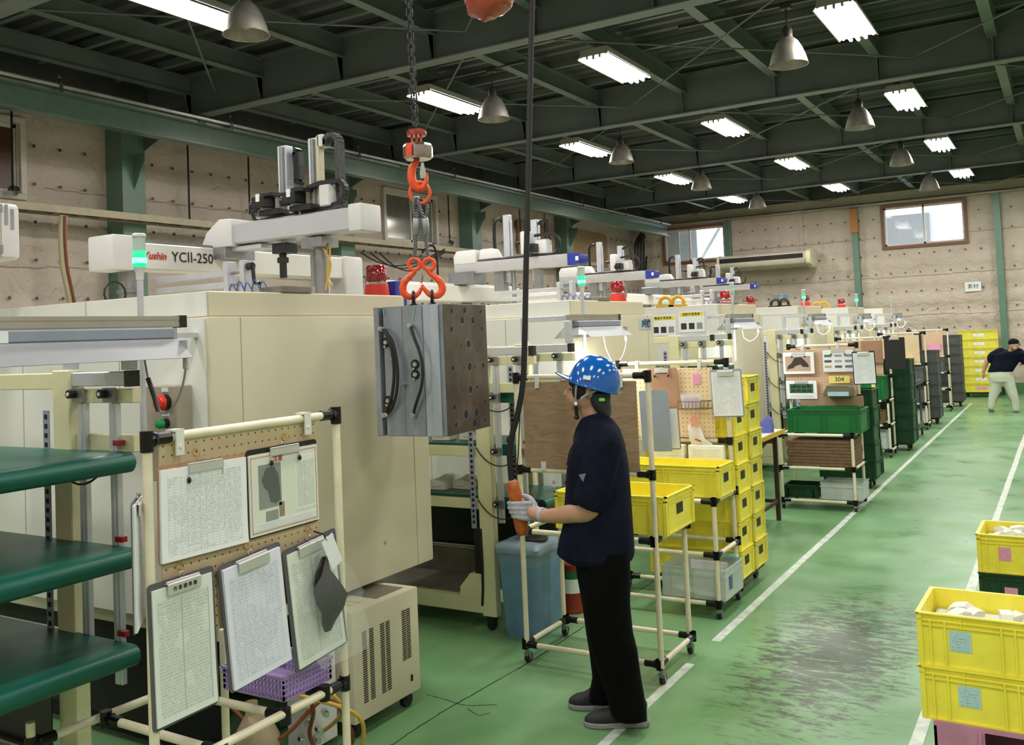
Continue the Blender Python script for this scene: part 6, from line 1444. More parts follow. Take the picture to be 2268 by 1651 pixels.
for zx, nm in ((424, 'left'), (577, 'right')):
    t_ = hz(zx, 1445, .0 if nm == 'left' else .012); base = Vector((t_.x, t_.y, O0.z + H_))
    r = thing('eyebolt', 'dark %s eyebolt on top of the mould' % nm, 'eyebolt', base, 'eyebolts on the mould')
    b = MB(); cz = base.z + .050; b.tube([Vector((base.x, base.y, cz)) + QN * (.024 * cos(2 * pi * i / 18)) + Vector((0, 0, .026)) * sin(2 * pi * i / 18) for i in range(18)], .008, n=8, closed=True); b.build('ring', CHAINM, r)
    b = MB(); b.lathe(base, [(.026, 0), (.026, .01), (.012, .018), (.010, .028)], 16); b.build('shank', CHAINM, r)

# chain bag of the hoist
r = thing('chain_bag', 'red cloth chain bag hanging from the hoist at the top edge', 'bag', onp(1082, 20))
cb_ = onp(1082, 44); b = MB(); rb = random.Random(2); secs = []
for i in range(21):
    t = (i / 20) ** 1.6; rad = .012 + .11 * sin(min(1, t * 4.5) * pi / 2) ** .8; zz = cb_.z + .40 * t
    secs.append(((cb_.x + .02 * sin(5 * t) - .01 * (1 - t), cb_.y, zz), (rad * rb.uniform(.9, 1.08), rad * .1, .01 * rb.uniform(-1, 1)), (0, rad * rb.uniform(.8, .95), 0)))
b.loft(secs, 22); b.build('cloth', REDBAG, r, smooth=80)
b = MB(); b.beam((cb_.x, cb_.y, cb_.z + .39), (QP.x + .15, 3.7, 3.93), .03, .02); b.build('hanger', CHAINM, r)

# ------------------------------------------------------------------ pendant control
PP = Vector((-2.345, 3.86, 1.0))
def onq(px, py, off=0.0):
    d = ray(px, py); return CAMP + d * ((PP - CAMP).dot(QN) / d.dot(QN)) - QN * off
pd = thing('pendant_control', 'orange wrapped crane pendant on a thick black cable in the gloved hand', 'control', onq(1147, 1125))
b = MB(); b.tube(catmull([onq(*p) for p in ((1184, -250), (1181, -70), (1178, 30), (1174, 200), (1170, 400), (1165, 600), (1162, 760), (1158, 850), (1146, 920), (1134, 965), (1129, 1005), (1131, 1045), (1134, 1075))], 5), .0145, n=10); b.build('cable', RUB, pd)
b = MB(); b.tube(catmull([onq(*p) for p in ((1152, 880), (1150, 960), (1146, 1030), (1142, 1070))], 4), .003, n=6); b.build('support_wire', BLK, pd)
b = MB(); b.ell(onq(1127, 975), (.012, 0, 0), (0, .012, 0), (0, 0, .02)); b.build('cable_tape', RUB, pd)
d_ = (onq(1159, 1185) - onq(1134, 1066)); Lp = d_.length; d_.normalize(); b = MB()
b.lathe(onq(1134, 1066), [(.024, 0), (.031, .008), (.030, .04), (.034, .06), (.030, .10), (.031, .15), (.034, .19), (.033, Lp - .03), (.027, Lp - .005), (.02, Lp)], 16, ax=d_); b.build('grip_body', PENDO, pd, smooth=50)
b = MB(); b.lathe(onq(1134, 1066), [(.018, -.004), (.018, .002)], 12, ax=d_); b.build('white_collar', ROBW, pd)

# ------------------------------------------------------------------ people
def fuse(name, mb, m, parent, voxel=.008, it=4, fac=.5, smooth=80):
    me = mb.mesh('tmp', m, smooth=0); o = bpy.data.objects.new('tmp', me); COL.objects.link(o)
    r_ = o.modifiers.new('r', 'REMESH'); r_.mode = 'VOXEL'; r_.voxel_size = voxel; r_.use_smooth_shade = True
    s_ = o.modifiers.new('s', 'SMOOTH'); s_.iterations = it; s_.factor = fac
    dg = bpy.context.evaluated_depsgraph_get(); nm = bpy.data.meshes.new_from_object(o.evaluated_get(dg)); bpy.data.objects.remove(o)
    nm.name = name; nm.materials.clear(); nm.materials.append(m)
    if smooth: nm.shade_smooth()
    q = bpy.data.objects.new(name, nm); COL.objects.link(q)
    if parent is not None:
        q.parent = parent; w0 = W0.get(parent.name)
        if w0 is not None: nm.transform(Matrix.Translation(-w0)); W0[q.name] = w0
    return q
def limb(mb, pts, n=14, cap=True):
    """pts: (Vector, radius)"""
    P = catmull([p for p, _ in pts], 4); R_ = []
    for i in range(len(P)):
        k = min(len(pts) - 1, i // 4); t = (i % 4) / 4; k2 = min(len(pts) - 1, k + 1); R_.append(pts[k][1] * (1 - t) + pts[k2][1] * t)
    mb.tube(P, R_, n=n)
    if cap:
        for e, rr_ in ((P[0], R_[0]), (P[-1], R_[-1])): mb.ell(e, (rr_, 0, 0), (0, rr_, 0), (0, 0, rr_), 12, 8)
F_v = Vector((-.932, -.362, 0)); L_v = Vector((.362, -.932, 0)); BP = Vector((-1.93, 3.90, 0))
def W(px, py, s=0.0):
    """point of the body's side plane seen at the pixel, pushed s metres towards the person's left"""
    d = ray(px, py); p0 = BP + L_v * s; return CAMP + d * ((p0 - CAMP).dot(L_v) / d.dot(L_v))
SC = 1 / 455.0
pe = thing('person', 'person in a blue helmet, navy work shirt and black trousers holding the orange pendant', 'person', BP)
def ring(mb_secs): return [(c, F_v * a, L_v * bb_) for c, a, bb_ in mb_secs]
def prof(y, xf, xb, side, s=0.0):     # front pixel, back pixel -> section
    pf, pb = W(xf, y, s), W(xb, y, s); return ((pf + pb) / 2, F_v * ((pf - pb).length / 2), L_v * side)
# body: head, neck, torso, both arms, legs as one surface
b = MB()
hc = W(1301, 862); b.ell(hc, F_v * .092, L_v * .074, Vector((0, 0, .118)) - F_v * .0, 20, 14)
b.ell(W(1287, 880), F_v * .068, L_v * .058, (0, 0, .062), 16, 10)             # jaw and cheek
b.ell(W(1273, 897), F_v * .028, L_v * .030, (0, 0, .026), 12, 8)            # chin
b.tube([W(1266, 856), W(1256, 868), W(1250.5, 874)], [.012, .012, .011], n=10)  # nose
b.ell(W(1252, 874), F_v * .011, L_v * .015, (0, 0, .010), 10, 8)
b.ell(W(1260, 884.5), F_v * .013, L_v * .022, (0, 0, .005), 10, 6); b.ell(W(1261.5, 889), F_v * .012, L_v * .019, (0, 0, .006), 10, 6)   # lips
b.ell(W(1264, 856), F_v * .016, L_v * .055, (0, 0, .010), 12, 8)             # brow
for s_ in (1, -1):
    b.ell(W(1306, 868, s_ * .078), F_v * .019, L_v * .010, (0, 0, .031), 10, 8)   # ears
limb(b, [(W(1306, 895), .056), (W(1314, 925), .055), (W(1322, 950), .075)])
b.loft([prof(936, 1304, 1346, .06), prof(965, 1290, 1368, .13), prof(1010, 1276, 1380, .155), prof(1100, 1266, 1388, .15), prof(1180, 1268, 1386, .145), prof(1235, 1280, 1388, .14), prof(1290, 1302, 1380, .13)], 20)
# left arm (towards the camera) to the gloved hand
limb(b, [(W(1332, 985, .15), .050), (W(1322, 1050, .18), .046), (W(1308, 1128, .18), .044), (W(1262, 1139, .13), .043), (W(1222, 1143, .07), .034), (W(1196, 1142, .03), .028), (W(1180, 1136, .015), .03)])
limb(b, [(W(1332, 985, -.15), .050), (W(1345, 1060, -.18), .046), (W(1350, 1130, -.19), .042), (W(1347, 1200, -.17), .033), (W(1346, 1235, -.16), .03)])
b.ell(W(1345, 1262, -.16), F_v * .035, L_v * .018, (0, 0, .05))
for i in range(4): limb(b, [(W(1334 + 7 * i, 1272, -.16), .010), (W(1332 + 7 * i, 1290 - abs(i - 1.5) * 2, -.155), .0085), (W(1330 + 7 * i, 1302 - abs(i - 1.5) * 3, -.145), .0075)], 8)
limb(b, [(W(1330, 1262, -.15), .011), (W(1326, 1276, -.14), .010), (W(1325, 1288, -.13), .009)], 8)
# legs
limb(b, [(W(1340, 1250, .085), .085), (W(1345, 1400, .09), .060), (W(1372, 1500, .09), .048), (W(1395, 1580, .09), .04)])
limb(b, [(W(1332, 1250, -.085), .085), (W(1338, 1395, -.09), .060), (W(1338, 1480, -.09), .048), (W(1326, 1545, -.09), .04)])
body = fuse('body', b, SKIN, pe, .0065, 3)
for s_ in (1, -1):
    b = MB(); b.ell(W(1264.5, 863, s_ * .036), F_v * .008, L_v * .013, (0, 0, .0045), 12, 8); b.build('eye', BLK if s_ > 0 else BLK, body)
# trousers
b = MB()
def leg(pts, s):
    secs = []
    for y, xf, xb, sd in pts: secs.append(prof(y, xf, xb, sd, s))
    b.loft(secs, 22)
leg([(1215, 1280, 1394, .10), (1270, 1284, 1397, .105), (1340, 1292, 1396, .10), (1400, 1300, 1402, .092), (1440, 1308, 1412, .085), (1500, 1330, 1420, .078), (1545, 1345, 1428, .075), (1578, 1352, 1432, .078), (1592, 1360, 1433, .07)], .082)
leg([(1215, 1272, 1385, .10), (1270, 1277, 1388, .105), (1340, 1290, 1388, .10), (1400, 1298, 1388, .09), (1450, 1306, 1392, .082), (1500, 1312, 1380, .075), (1530, 1306, 1366, .072), (1552, 1304, 1360, .072)], -.085)
tr_ = fuse('trousers', b, TROU, pe, .009, 3)
# shirt with sleeves
b = MB()
b.loft([prof(925, 1298, 1352, .07), prof(935, 1288, 1361, .11), prof(952, 1279, 1373, .16), prof(985, 1268, 1384, .19), prof(1035, 1256, 1393, .195), prof(1100, 1252, 1398, .19), prof(1160, 1247, 1402, .19), prof(1200, 1237, 1405, .19), prof(1222, 1234, 1406, .19), prof(1238, 1256, 1403, .18)], 26)
limb(b, [(W(1332, 962, .10), .078), (W(1336, 990, .15), .086), (W(1326, 1040, .175), .080), (W(1312, 1095, .18), .076), (W(1302, 1122, .178), .074)], 18, cap=False)
limb(b, [(W(1330, 958, -.12), .085), (W(1336, 990, -.155), .085), (W(1342, 1060, -.18), .076), (W(1348, 1110, -.18), .074)], 18, cap=False)
b.tube([W(1312, 922, .06), W(1292, 932, .07), W(1280, 952, .05), W(1272, 975, .0)], [.012, .016, .014, .010], n=8)   # collar
b.tube([W(1346, 918, .03), W(1334, 920, .065), W(1312, 922, .065)], [.014, .014, .012], n=8)
sh_ = fuse('work_shirt', b, SHIRT, pe, .009, 3)
b = MB(); b.prism([(-.016, .012), (.016, .018), (.002, -.02)], W(1290, 1058, .262), F_v * -1, (0, 0, 1), L_v, .0015); b.build('sleeve_logo', mat('grey_logo_print', '#6a6f78', .7), sh_, smooth=0)
b = MB(); b.tube([W(1256, 1030, .1), W(1262, 1000, .13), W(1275, 975, .15)], .004, n=6); b.build('placket_edge', GUARD, sh_)
# neck guard, hair, straps
b = MB(); b.loft([prof(868, 1300, 1352, .088), prof(888, 1304, 1352, .085), prof(905, 1315, 1352, .078), prof(922, 1334, 1354, .065)], 18)
b.ell(W(1340, 905), F_v * .030, L_v * .072, (0, 0, .05), 16, 10)
fuse('neck_cloth', b, GUARD, pe, .007, 3)
b = MB(); b.ell(W(1306, 858), F_v * .090, L_v * .083, (0, 0, .078), 20, 12); b.ell(W(1280, 865, .055), F_v * .03, L_v * .022, (0, 0, .045), 12, 8); b.ell(W(1280, 865, -.055), F_v * .03, L_v * .022, (0, 0, .045), 12, 8)
b.ell(W(1270, 850), F_v * .022, L_v * .06, (0, 0, .022), 12, 8)
fuse('hair', b, HAIR, pe, .006, 2)
b = MB(); b.tube(catmull([W(1277, 852, .088), W(1275, 872, .088), W(1275, 893, .075), W(1272, 905, .035)], 4), .0045, n=6); b.tube(catmull([W(1287, 885, .09), W(1300, 874, .09), W(1320, 866, .092)], 4), .006, n=6); b.build('chin_strap', STRAP, pe)
b = MB(); b.tube(catmull([W(1275, 898, .07), W(1277, 915, .06), W(1279, 928, .055)], 4), [.009] * 9, n=8); b.ell(W(1277, 925, .055), (.013, 0, 0), (0, .013, 0), (0, 0, .010)); b.build('strap_end', BLK, pe)
b = MB(); b.ell(W(1275.5, 895, .082), (.008, 0, 0), (0, .008, 0), (0, 0, .010), 10, 8); b.build('strap_button', WHITE, pe)
b = MB(); b.box(W(1333, 886, .086), (.028, .010, .016), Matrix.Rotation(math.atan2(F_v.y, F_v.x), 3, 'Z')); b.build('headband_knob', LIME, pe, bevel=.004)
# helmet: shell lathe cut by the rim plane
b = MB(); n = 32; m = 12; secs = []
fw = (W(1258, 842) - W(1371, 872)); ax = fw.normalized(); cen = (W(1258, 842) + W(1371, 872)) / 2; upv = ax.cross(L_v); upv = upv if upv.z > 0 else -upv
ra = fw.length / 2; hgt = (W(1312, 784) - cen).dot(upv)
vs = []
for j in range(m + 1):
    t = pi / 2 * j / m; k = cos(t) ** .8 if j < m else 0
    for i in range(n):
        a = 2 * pi * i / n; vs.append(cen + ax * (ra * k * cos(a)) + L_v * (.112 * k * sin(a)) + upv * (hgt * sin(t)))
fs = [(j * n + i, j * n + (i + 1) % n, (j + 1) * n + (i + 1) % n, (j + 1) * n + i) for j in range(m) for i in range(n)]
b.addf(vs, fs)
# inside surface and rim
b.addf([cen + ax * ((ra - .004) * cos(2 * pi * i / n)) + L_v * (.108 * sin(2 * pi * i / n)) for i in range(n)] + [cen + upv * .05], [(i, (i + 1) % n, n) for i in range(n)])
b.tube([cen + ax * (ra * 1.015 * cos(2 * pi * i / n)) + L_v * (.114 * sin(2 * pi * i / n)) for i in range(n)], .005, n=6, closed=True)
hs = b.build('helmet', HELM, pe, smooth=60)
b = MB(); nb = 14; vs = []
for i in range(nb + 1):
    a = -1.15 + 2.3 * i / nb; e = cos(a); p = cen + ax * (ra * cos(a)) + L_v * (.112 * sin(a)); ext = max(0, cos(a * 1.3)) * .062
    tip = p + ax * ext - upv * (ext * .05) + Vector((0, 0, .018 * (ext / .05)))
    vs += [p + upv * .006, tip + upv * .003, tip - upv * .002, p - upv * .003]
fs = []
for i in range(nb):
    q = 4 * i; fs += [(q, q + 1, q + 5, q + 4), (q + 1, q + 2, q + 6, q + 5), (q + 2, q + 3, q + 7, q + 6), (q + 3, q, q + 4, q + 7)]
b.addf(vs, fs); b.build('visor', HELM, hs, smooth=40)
b = MB(); c = W(1300, 837, .117); b.box(c, (.034, .003, .018), Matrix.Rotation(math.atan2(-F_v.y, -F_v.x), 3, 'Z') @ Matrix.Rotation(.2, 3, 'Y') @ Matrix.Rotation(-.12, 3, 'X')); b.build('helmet_sticker', WHITE, hs, smooth=0)
# glove: palm, four curled fingers, thumb
b = MB(); g = lambda px, py, off: onq(px, py, off)
b.ell(g(1178, 1134, .012), Vector((.857, .514, 0)) * .045, QN * .020, (0, 0, .040), 16, 10)
limb(b, [(W(1204, 1142, .035), .034), (g(1192, 1139, .012), .036), (g(1178, 1134, .014), .034)])
for i, (y0_, y1_, ln) in enumerate(((1112, 1112, 1.0), (1123, 1122, 1.05), (1134, 1132, 1.0), (1145, 1141, .88))):
    x_ = 1147 + i * 2.2
    limb(b, [(g(1174, y0_ + 1, .030), .0125), (g(x_ + 10, y0_, .048), .0118), (g(x_ - 8, y1_, .052), .0108), (g(x_ - 18 * ln, y1_ + 1, .030), .0102), (g(x_ - 20 * ln, y1_ + 2, .004), .0096), (g(x_ - 12, y1_ + 2, -.022), .009)], 10)
limb(b, [(g(1184, 1118, .0), .015), (g(1174, 1106, -.022), .0135), (g(1160, 1102, -.040), .0115), (g(1148, 1106, -.044), .0105)], 10)
fuse('glove', b, GLOVE, pe, .0042, 2)
b = MB(); p = W(1206, 1142, .04); q = W(1199, 1141, .03); b.cyl(p, q, .035, .036, n=18); b.build('glove_cuff', GLOVE, pe)
# shoes
def shoe(nm, heel, toe, s, top):
    hx, hy = heel; tx_, ty = toe
    a = Vector((atZ(hx, hy, 0).x, atZ(hx, hy, 0).y, 0)); t_ = Vector((atZ(tx_, ty, 0).x, atZ(tx_, ty, 0).y, 0)); d = (t_ - a).normalized(); Ls = (t_ - a).length; sd = Vector((-d.y, d.x, 0))
    r_ = bpy.data.objects.new('shoe', None); COL.objects.link(r_); r_.parent = pe; W0[r_.name] = W0[pe.name]
    def sec(f, z, w_): return a + d * (Ls * f) + Vector((0, 0, z)), w_
    b = MB(); outl = [(0.0, .022), (.06, .036), (.25, .038), (.5, .042), (.72, .050), (.88, .042), (.97, .025), (1.0, .008)]
    top_ = [a + d * Ls * f + sd * w_ for f, w_ in outl] + [a + d * Ls * f - sd * w_ * .9 for f, w_ in reversed(outl)]
    nn = len(top_); vs = [p + Vector((0, 0, .001)) for p in top_] + [p + Vector((0, 0, .030 if i in (0, nn - 1) else .024)) for i, p in enumerate(top_)]
    b.addf(vs, [tuple(range(nn - 1, -1, -1)), tuple(range(nn, 2 * nn))] + [(i, (i + 1) % nn, nn + (i + 1) % nn, nn + i) for i in range(nn)])
    b.build('sole', SOLE, pe, bevel=.004)
    b = MB()
    P_ = [(.03, .055, .030, .045), (.15, .075, .036, .060), (.30, .070, .038, .058), (.48, .055, .040, .045), (.66, .040, .045, .032), (.82, .035, .042, .028), (.93, .030, .030, .020), (.985, .026, .014, .010)]
    b.loft([(a + d * Ls * f + Vector((0, 0, z)), sd * w_, Vector((0, 0, h_))) for f, z, w_, h_ in P_], 18)
    b.ell(a + d * Ls * .16 + Vector((0, 0, .09)), d * .045, sd * .036, (0, 0, .045), 14, 8)
    fuse('shoe_upper', b, SHOE, pe, .005, 2)
    b = MB()
    for k_ in range(4):
        f = .36 + .07 * k_; z = .106 - .013 * k_ * 1.15; p = a + d * Ls * f + Vector((0, 0, z)); b.tube([p - sd * .022 - Vector((0, 0, .01)), p + Vector((0, 0, .004)), p + sd * .022 - Vector((0, 0, .010))], .0028, n=6)
    b.build('laces', GUARD, pe)
    bpy.data.objects.remove(r_)
shoe('near', (1438, 1607), (1293, 1608), .09, 1)
shoe('far', (1362, 1572), (1259, 1566), -.09, 1)

# second person, bending by the yellow bins
Q0 = Vector((-1.13, 19.5, 0))
p2 = thing('person', 'person in a dark cap and off-white trousers bending at the far end', 'person', Q0)
def Wp(px, py, off=0.0): return atY(px, py, 19.5 - off)
b = MB()
b.ell(Wp(2246, 764, .12), (.085, 0, 0), (0, .10, 0), (0, 0, .105)); limb(b, [(Wp(2244, 770, .08), .05), (Wp(2240, 780, .05), .06)])
b.ell(Wp(2248, 772, .2), (.03, 0, 0), (0, .03, 0), (0, 0, .03))
b.loft([(Wp(2240, 780, .05), (.19, 0, 0), (0, .10, .03)), (Wp(2230, 800), (.18, 0, 0), (0, .11, 0)), (Wp(2218, 822), (.17, 0, 0), (0, .12, 0)), (Wp(2217, 838), (.18, 0, 0), (0, .12, 0))], 18)
limb(b, [(Wp(2210, 783), .07), (Wp(2190, 795), .05), (Wp(2183, 808), .042), (Wp(2179, 822), .033)]); 
b.ell(Wp(2178, 829), (.03, 0, 0), (0, .02, 0), (0, 0, .05))
for i in range(4): limb(b, [(Wp(2175.5 + 1.6 * i, 833), .010), (Wp(2176 + 1.6 * i, 839), .008)], 6)
limb(b, [(Wp(2181, 827), .011), (Wp(2183, 833), .009)], 6)
limb(b, [(Wp(2258, 785), .07), (Wp(2272, 797), .05), (Wp(2280, 812, .1), .04), (Wp(2290, 825, .2), .033)])
b.ell(Wp(2292, 830, .22), (.03, 0, 0), (0, .02, 0), (0, 0, .05))
for i in range(4): limb(b, [(Wp(2289 + 1.6 * i, 834, .22), .010), (Wp(2289 + 1.6 * i, 840, .22), .008)], 6)
limb(b, [(Wp(2208, 832), .09), (Wp(2206, 865), .062), (Wp(2196, 906), .045)]); limb(b, [(Wp(2230, 832), .09), (Wp(2238, 865), .062), (Wp(2249, 908), .045)])
bd2 = fuse('body', b, SKIN, p2, .014, 2)
b = MB()
b.loft([(Wp(2240, 777, .05), (.16, 0, 0), (0, .10, .02)), (Wp(2236, 783, .04), (.26, 0, 0), (0, .13, .02)), (Wp(2228, 800), (.235, 0, 0), (0, .14, 0)), (Wp(2218, 818), (.215, 0, 0), (0, .15, 0)), (Wp(2215, 824), (.215, 0, 0), (0, .15, 0))], 20)
limb(b, [(Wp(2216, 782), .10), (Wp(2200, 789), .085), (Wp(2194, 796), .075)], 14); limb(b, [(Wp(2256, 783), .10), (Wp(2266, 792), .085), (Wp(2270, 800), .075)], 14)
fuse('work_shirt', b, SHIRT, p2, .014, 2)
b = MB()
b.loft([(Wp(2216, 816), (.20, 0, 0), (0, .14, 0)), (Wp(2216, 835), (.20, 0, 0), (0, .15, 0)), (Wp(2217, 846), (.18, 0, 0), (0, .14, 0))], 20)
limb(b, [(Wp(2206, 838), .12), (Wp(2205, 862), .095), (Wp(2199, 880), .075), (Wp(2196, 903), .06)], 16); limb(b, [(Wp(2230, 838), .12), (Wp(2240, 865), .09), (Wp(2247, 885), .072), (Wp(2250, 906), .06)], 16)
fuse('trousers', b, WPANTS, p2, .014, 2)
b = MB(); b.ell(Wp(2245, 759, .12), (.092, 0, 0), (0, .105, 0), (0, 0, .075)); b.build('cap', SHIRT, p2)
b = MB(); b.ell(Wp(2246, 768, .05), (.075, 0, 0), (0, .03, 0), (0, 0, .035)); b.build('white_cap_band', WHITE, p2)
for px, py in ((2196, 911), (2251, 912)):
    c = atZ(px, py, 0); b = MB(); b.loft([((c.x, c.y + .13, .035), (.035, 0, 0), (0, 0, .033)), ((c.x, c.y + .05, .05), (.048, 0, 0), (0, 0, .048)), ((c.x, c.y - .06, .06), (.05, 0, 0), (0, 0, .058)), ((c.x, c.y - .12, .05), (.035, 0, 0), (0, 0, .045))], 14); b.build('shoe', SHOE, p2)

# ------------------------------------------------------------------ things on the walls
r = thing('air_conditioner', 'long ceiling-hung air conditioner with a dark slot near the far wall', 'air conditioner', (-6.5, 23.5, 3.2))
b = MB(); b.prism([(23.15, 3.42), (23.2, 3.30), (23.45, 3.22), (23.85, 3.24), (23.85, 3.62), (23.3, 3.62), (23.16, 3.56)], (-7.65, 0, 0), (0, 1, 0), (0, 0, 1), (1, 0, 0), 2.25); b.build('casing', mat('ac_beige', '#b9b4a0', .5), r, bevel=.004)
for x0_, x1_ in ((-7.68, -7.62), (-5.44, -5.32)): b = MB(); b.prism([(23.12, 3.42), (23.17, 3.28), (23.45, 3.19), (23.88, 3.2), (23.88, 3.64), (23.3, 3.64), (23.13, 3.58)], (x0_, 0, 0), (0, 1, 0), (0, 0, 1), (1, 0, 0), x1_ - x0_); b.build('end_cap', mat('ac_cream', '#d6cfae', .45) if 'ac_cream' not in MATS else MATS['ac_cream'], r, bevel=.01)
b = MB(); b.bb(-7.60, -5.5, 23.14, 23.16, 3.43, 3.54); b.build('air_slot', HOLE, r, smooth=0)
for x in (-7.5, -5.6):
    for y in (23.3, 23.75): b = MB(); b.cyl((x, y, 3.6), (x, y, 4.72), .008, n=6); b.build('hanging_rod', STEEL, r)
def wall_sign(lab, body, x, z, w_, h, size, m, ink):
    o = thing('wall_sign', lab, 'sign', (x, YB - .07, z), 'small signs on the far wall'); b = MB(); b.bb(x - w_ / 2, x + w_ / 2, YB - .072, YB - .066, z - h / 2, z + h / 2); b.build('sheet', m, o, smooth=0)
    text(body, size, ink, (0, -.004, -.0), FY, o)
p = atY(1732, 659, YB - .07); wall_sign('pale blue sign reading empty boxes under the air conditioner', '空 箱', p.x, p.z, .32, .20, .14, mat('pale_blue_paper', '#aeb9c2', .7), INKB)
p = atY(2155, 635, YB - .07); wall_sign('white paper sign on the far wall below the right window', '素材', p.x, p.z, .34, .22, .12, WHITE, INK)
for z_, nm in ((586, 'upper'), (619, 'lower')):
    p = atX(785, z_, -10.04); o = thing('fire_sign', '%s red sign on the green column behind the nearest robot' % nm, 'sign', (-10.045, p.y, p.z), 'red signs on the green column')
    b = MB(); b.bb(-10.05, -10.04, p.y - .07, p.y + .07, p.z - .14, p.z + .14); b.build('plate', SIGNR, o, smooth=0)
    text('消\n火\n器' if nm == 'upper' else '消\n火\n栓', .075, WHITE, (.0065, 0, 0), FX, o)
r = thing('wall_hoses', 'cream hose with an orange line hanging from the cable tray at the left', 'hose', (-9.7, 6.8, 2.5))
b = MB(); b.tube(catmull([atX(*p_, -9.7) for p_ in ((140, 478), (138, 530), (142, 590), (152, 640), (162, 690))], 5), .045, n=10); b.build('cream_hose', HOSEC, r)
b = MB(); b.tube(catmull([atX(*p_, -9.64) for p_ in ((144, 478), (144, 530), (149, 590), (159, 640), (169, 690))], 5), .016, n=8); b.build('orange_hose', HOSEO, r)
for i, (px, y0_, y1_) in enumerate(((415, 312, 492), (549, 330, 475), (25, 232, 425), (992, 430, 540), (1150, 455, 560), (1205, 468, 570))):
    p, q = atX(px, y0_, -10.2), atX(px + 5, y1_, -10.2); o = thing('wall_conduit', 'thin dark conduit on the left wall, %s' % ('right of the first column', 'above the nearest robot beam', 'at the left edge window', 'right of the sliding window', 'right of the third column', 'left of the fourth column')[i], 'conduit', (p.x, p.y, q.z), 'thin conduits on the left wall')
    b = MB(); b.cyl(p, (p.x, p.y, q.z), .013, n=6); b.build('pipe', RUB, o)
    if i in (2, 3): b = MB(); b.lathe((p.x + .02, p.y, q.z), [(.03, -.05), (.07, 0), (.06, .05), (.02, .07)], 14); b.build('bell', SILV, o)
r = thing('cable_festoon', 'drooping black cables under the tray behind the hanging ropes', 'cable', (-9.6, 13, 3.2))
for k_ in range(3):
    a, c_ = atX(800 + 20 * k_, 560, -9.6), atX(985, 552 + 4 * k_, -9.6); b = MB(); b.tube(bez(a, a + Vector((0, .8, -.35 - .08 * k_)), c_ + Vector((0, -.8, -.3)), c_), .012, n=6); b.build('cable', CABLE, r)
b = MB(); b.tube(catmull([atX(*p_, -9.55) for p_ in ((935, 560), (950, 545), (962, 548), (968, 575), (970, 620))], 4), .02, n=6); b.build('cable_bend', CABLE, r)
r = thing('corner_cables', 'thick black cables gathered in the far left corner', 'cable', (-9.9, 22.8, 2.8))
for k_ in range(5):
    b = MB(); b.tube(catmull([atX(1408 + 6 * k_, 470, -10.0), atX(1418 + 3 * k_, 500, -10.0), atX(1432 - 6 * k_, 540, -10.0), atX(1430 - 5 * k_, 600, -10.0)], 4), .03, n=6); b.build('cable', CABLE, r)
for i, (y0_, y1_) in enumerate(((17.6, 19.3), (20.0, 22.2))):
    b = MB(); b.bb(XL + .06, XL + .10, y0_, y1_, 3.5, 4.35); b.bb(XL + .10, XL + .11, y0_, y1_, 3.9, 3.93)
    tag(b.build('window_board', CARDB, smooth=0), 'brown board covering a window on the left wall, %s' % ('nearer one' if i == 0 else 'the one in the corner'), 'board')
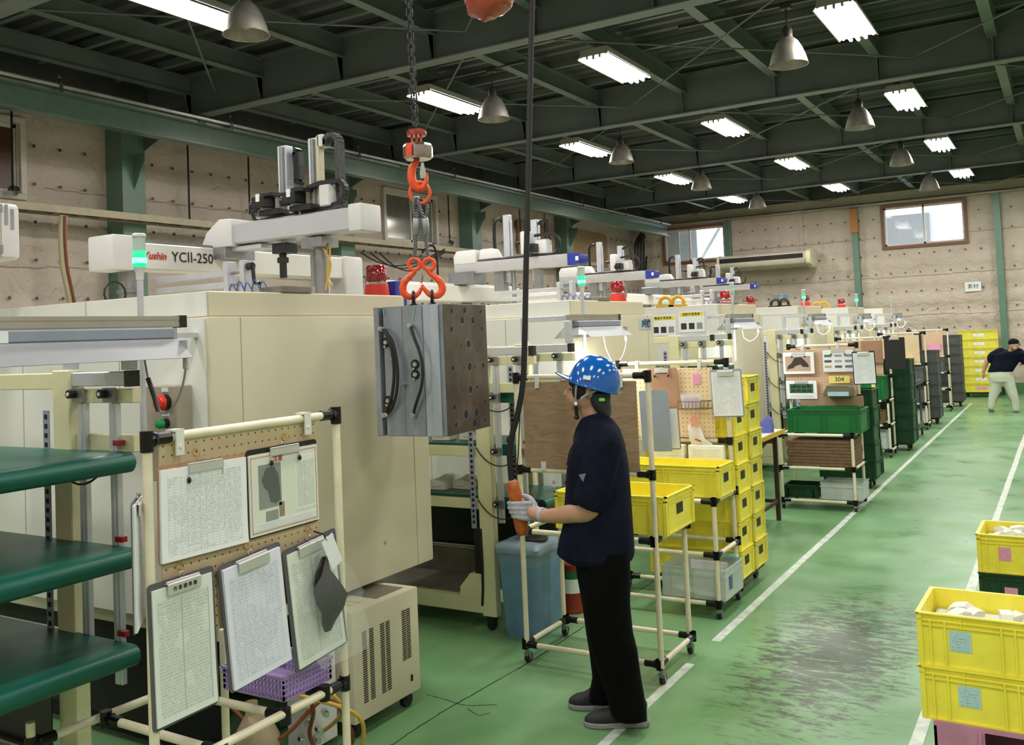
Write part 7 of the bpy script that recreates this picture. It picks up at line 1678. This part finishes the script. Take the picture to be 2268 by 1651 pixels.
# poster board in the third bay and arched handles
r = thing('poster_board', 'white board with two yellow-headed posters in the third bay', 'poster', (-3.4, 8.62, 1.74))
b = MB(); b.bb(-3.60, -2.98, 8.60, 8.62, 1.735, 1.975); b.build('board', ROBW, r, smooth=0)
for j, (x_, w_, zt) in enumerate(((-3.42, .26, 1.94), (-3.13, .26, 1.965))):
    b = MB(); b.bb(x_ - w_ / 2, x_ + w_ / 2, 8.594, 8.599, zt - .20, zt); ps = b.build('poster', WHITE, r, smooth=0)
    b = MB(); b.bb(x_ - w_ / 2 + .01, x_ + w_ / 2 - .01, 8.592, 8.594, zt - .045, zt - .008); b.build('yellow_header', mat('header_yellow', '#e8d83a', .6) if 'header_yellow' not in MATS else MATS['header_yellow'], ps, smooth=0)
    for kx in (-.08, .0, .08): b = MB(); b.bb(x_ + kx - .028, x_ + kx + .028, 8.592, 8.594, zt - .17, zt - .11); b.build('picture', PHOTOD if kx < .05 else PHOTO, ps, smooth=0)
    text('製品不良見本' if j == 0 else '成形不良見本', .030, INK, (x_ + 3.4, 8.5915 - 8.62, zt - .026 - 1.74), FY, r, bold=True)
def arches(lab, pxs, y, m, zb, n_):
    for i, px in enumerate(pxs):
        c = atY(px, 690, y); o = thing('arched_handle', '%s, %s one' % (lab, ('left', 'right')[i]), 'handle', (c.x, y, zb), 'arched handles on the machine tops')
        b = MB(); b.tube([(c.x - .065, y, zb)] + arc((c.x, y, zb + .03), .065, pi, 0, (1, 0, 0), (0, 0, 1), 10) + [(c.x + .065, y, zb)], .02, n=8); b.build('arch', m, o)
        b = MB(); b.bb(c.x - .1, c.x + .1, y - .03, y + .03, zb - .012, zb + .012); b.build('foot', m, o, bevel=.003)
arches('yellow arched handle above the posters', (1475, 1503), 9.3, CHAINY, 2.05, 2)
arches('black arched handle left of the fourth bay lamp', (1719, 1737), 13.0, BLK, 2.06, 2)
arches('small yellow arched handle in the fifth bay', (1810, 1826), 16.3, CHAINY, 2.06, 2)
r = thing('robot_cover', 'white rounded robot cover at the left edge above the conveyor', 'cover', (-4.45, 2.75, 2.04))
p = atX(46, 452, -4.4); q = atX(46, 577, -4.4); b = MB(); b.bb(-4.62, -4.4, p.y - .42, p.y, q.z, p.z); b.build('cover', ROBW, r, bevel=.035, seg=3)
b = MB(); b.bb(-4.4, -4.397, p.y - .105, p.y - .10, q.z + .01, p.z - .01); b.build('hinge_line', SEAM, r, smooth=0)
for zz in (p.z - .03, q.z + .05): b = MB(); b.bb(-4.4, -4.394, p.y - .11, p.y - .095, zz - .02, zz + .02); b.build('hinge', STEEL, r, smooth=0)
for dy, zz in ((-.075, p.z - .06), (-.045, p.z - .08)): b = MB(); b.bb(-4.4, -4.397, p.y + dy - .008, p.y + dy + .008, zz - .05, zz + .05); b.build('vent', STEEL, r, smooth=0)
b = MB(); b.bb(-4.56, -4.46, p.y - .25, p.y - .15, 2.046, q.z + .01); b.build('stand', STEEL, r, smooth=0)
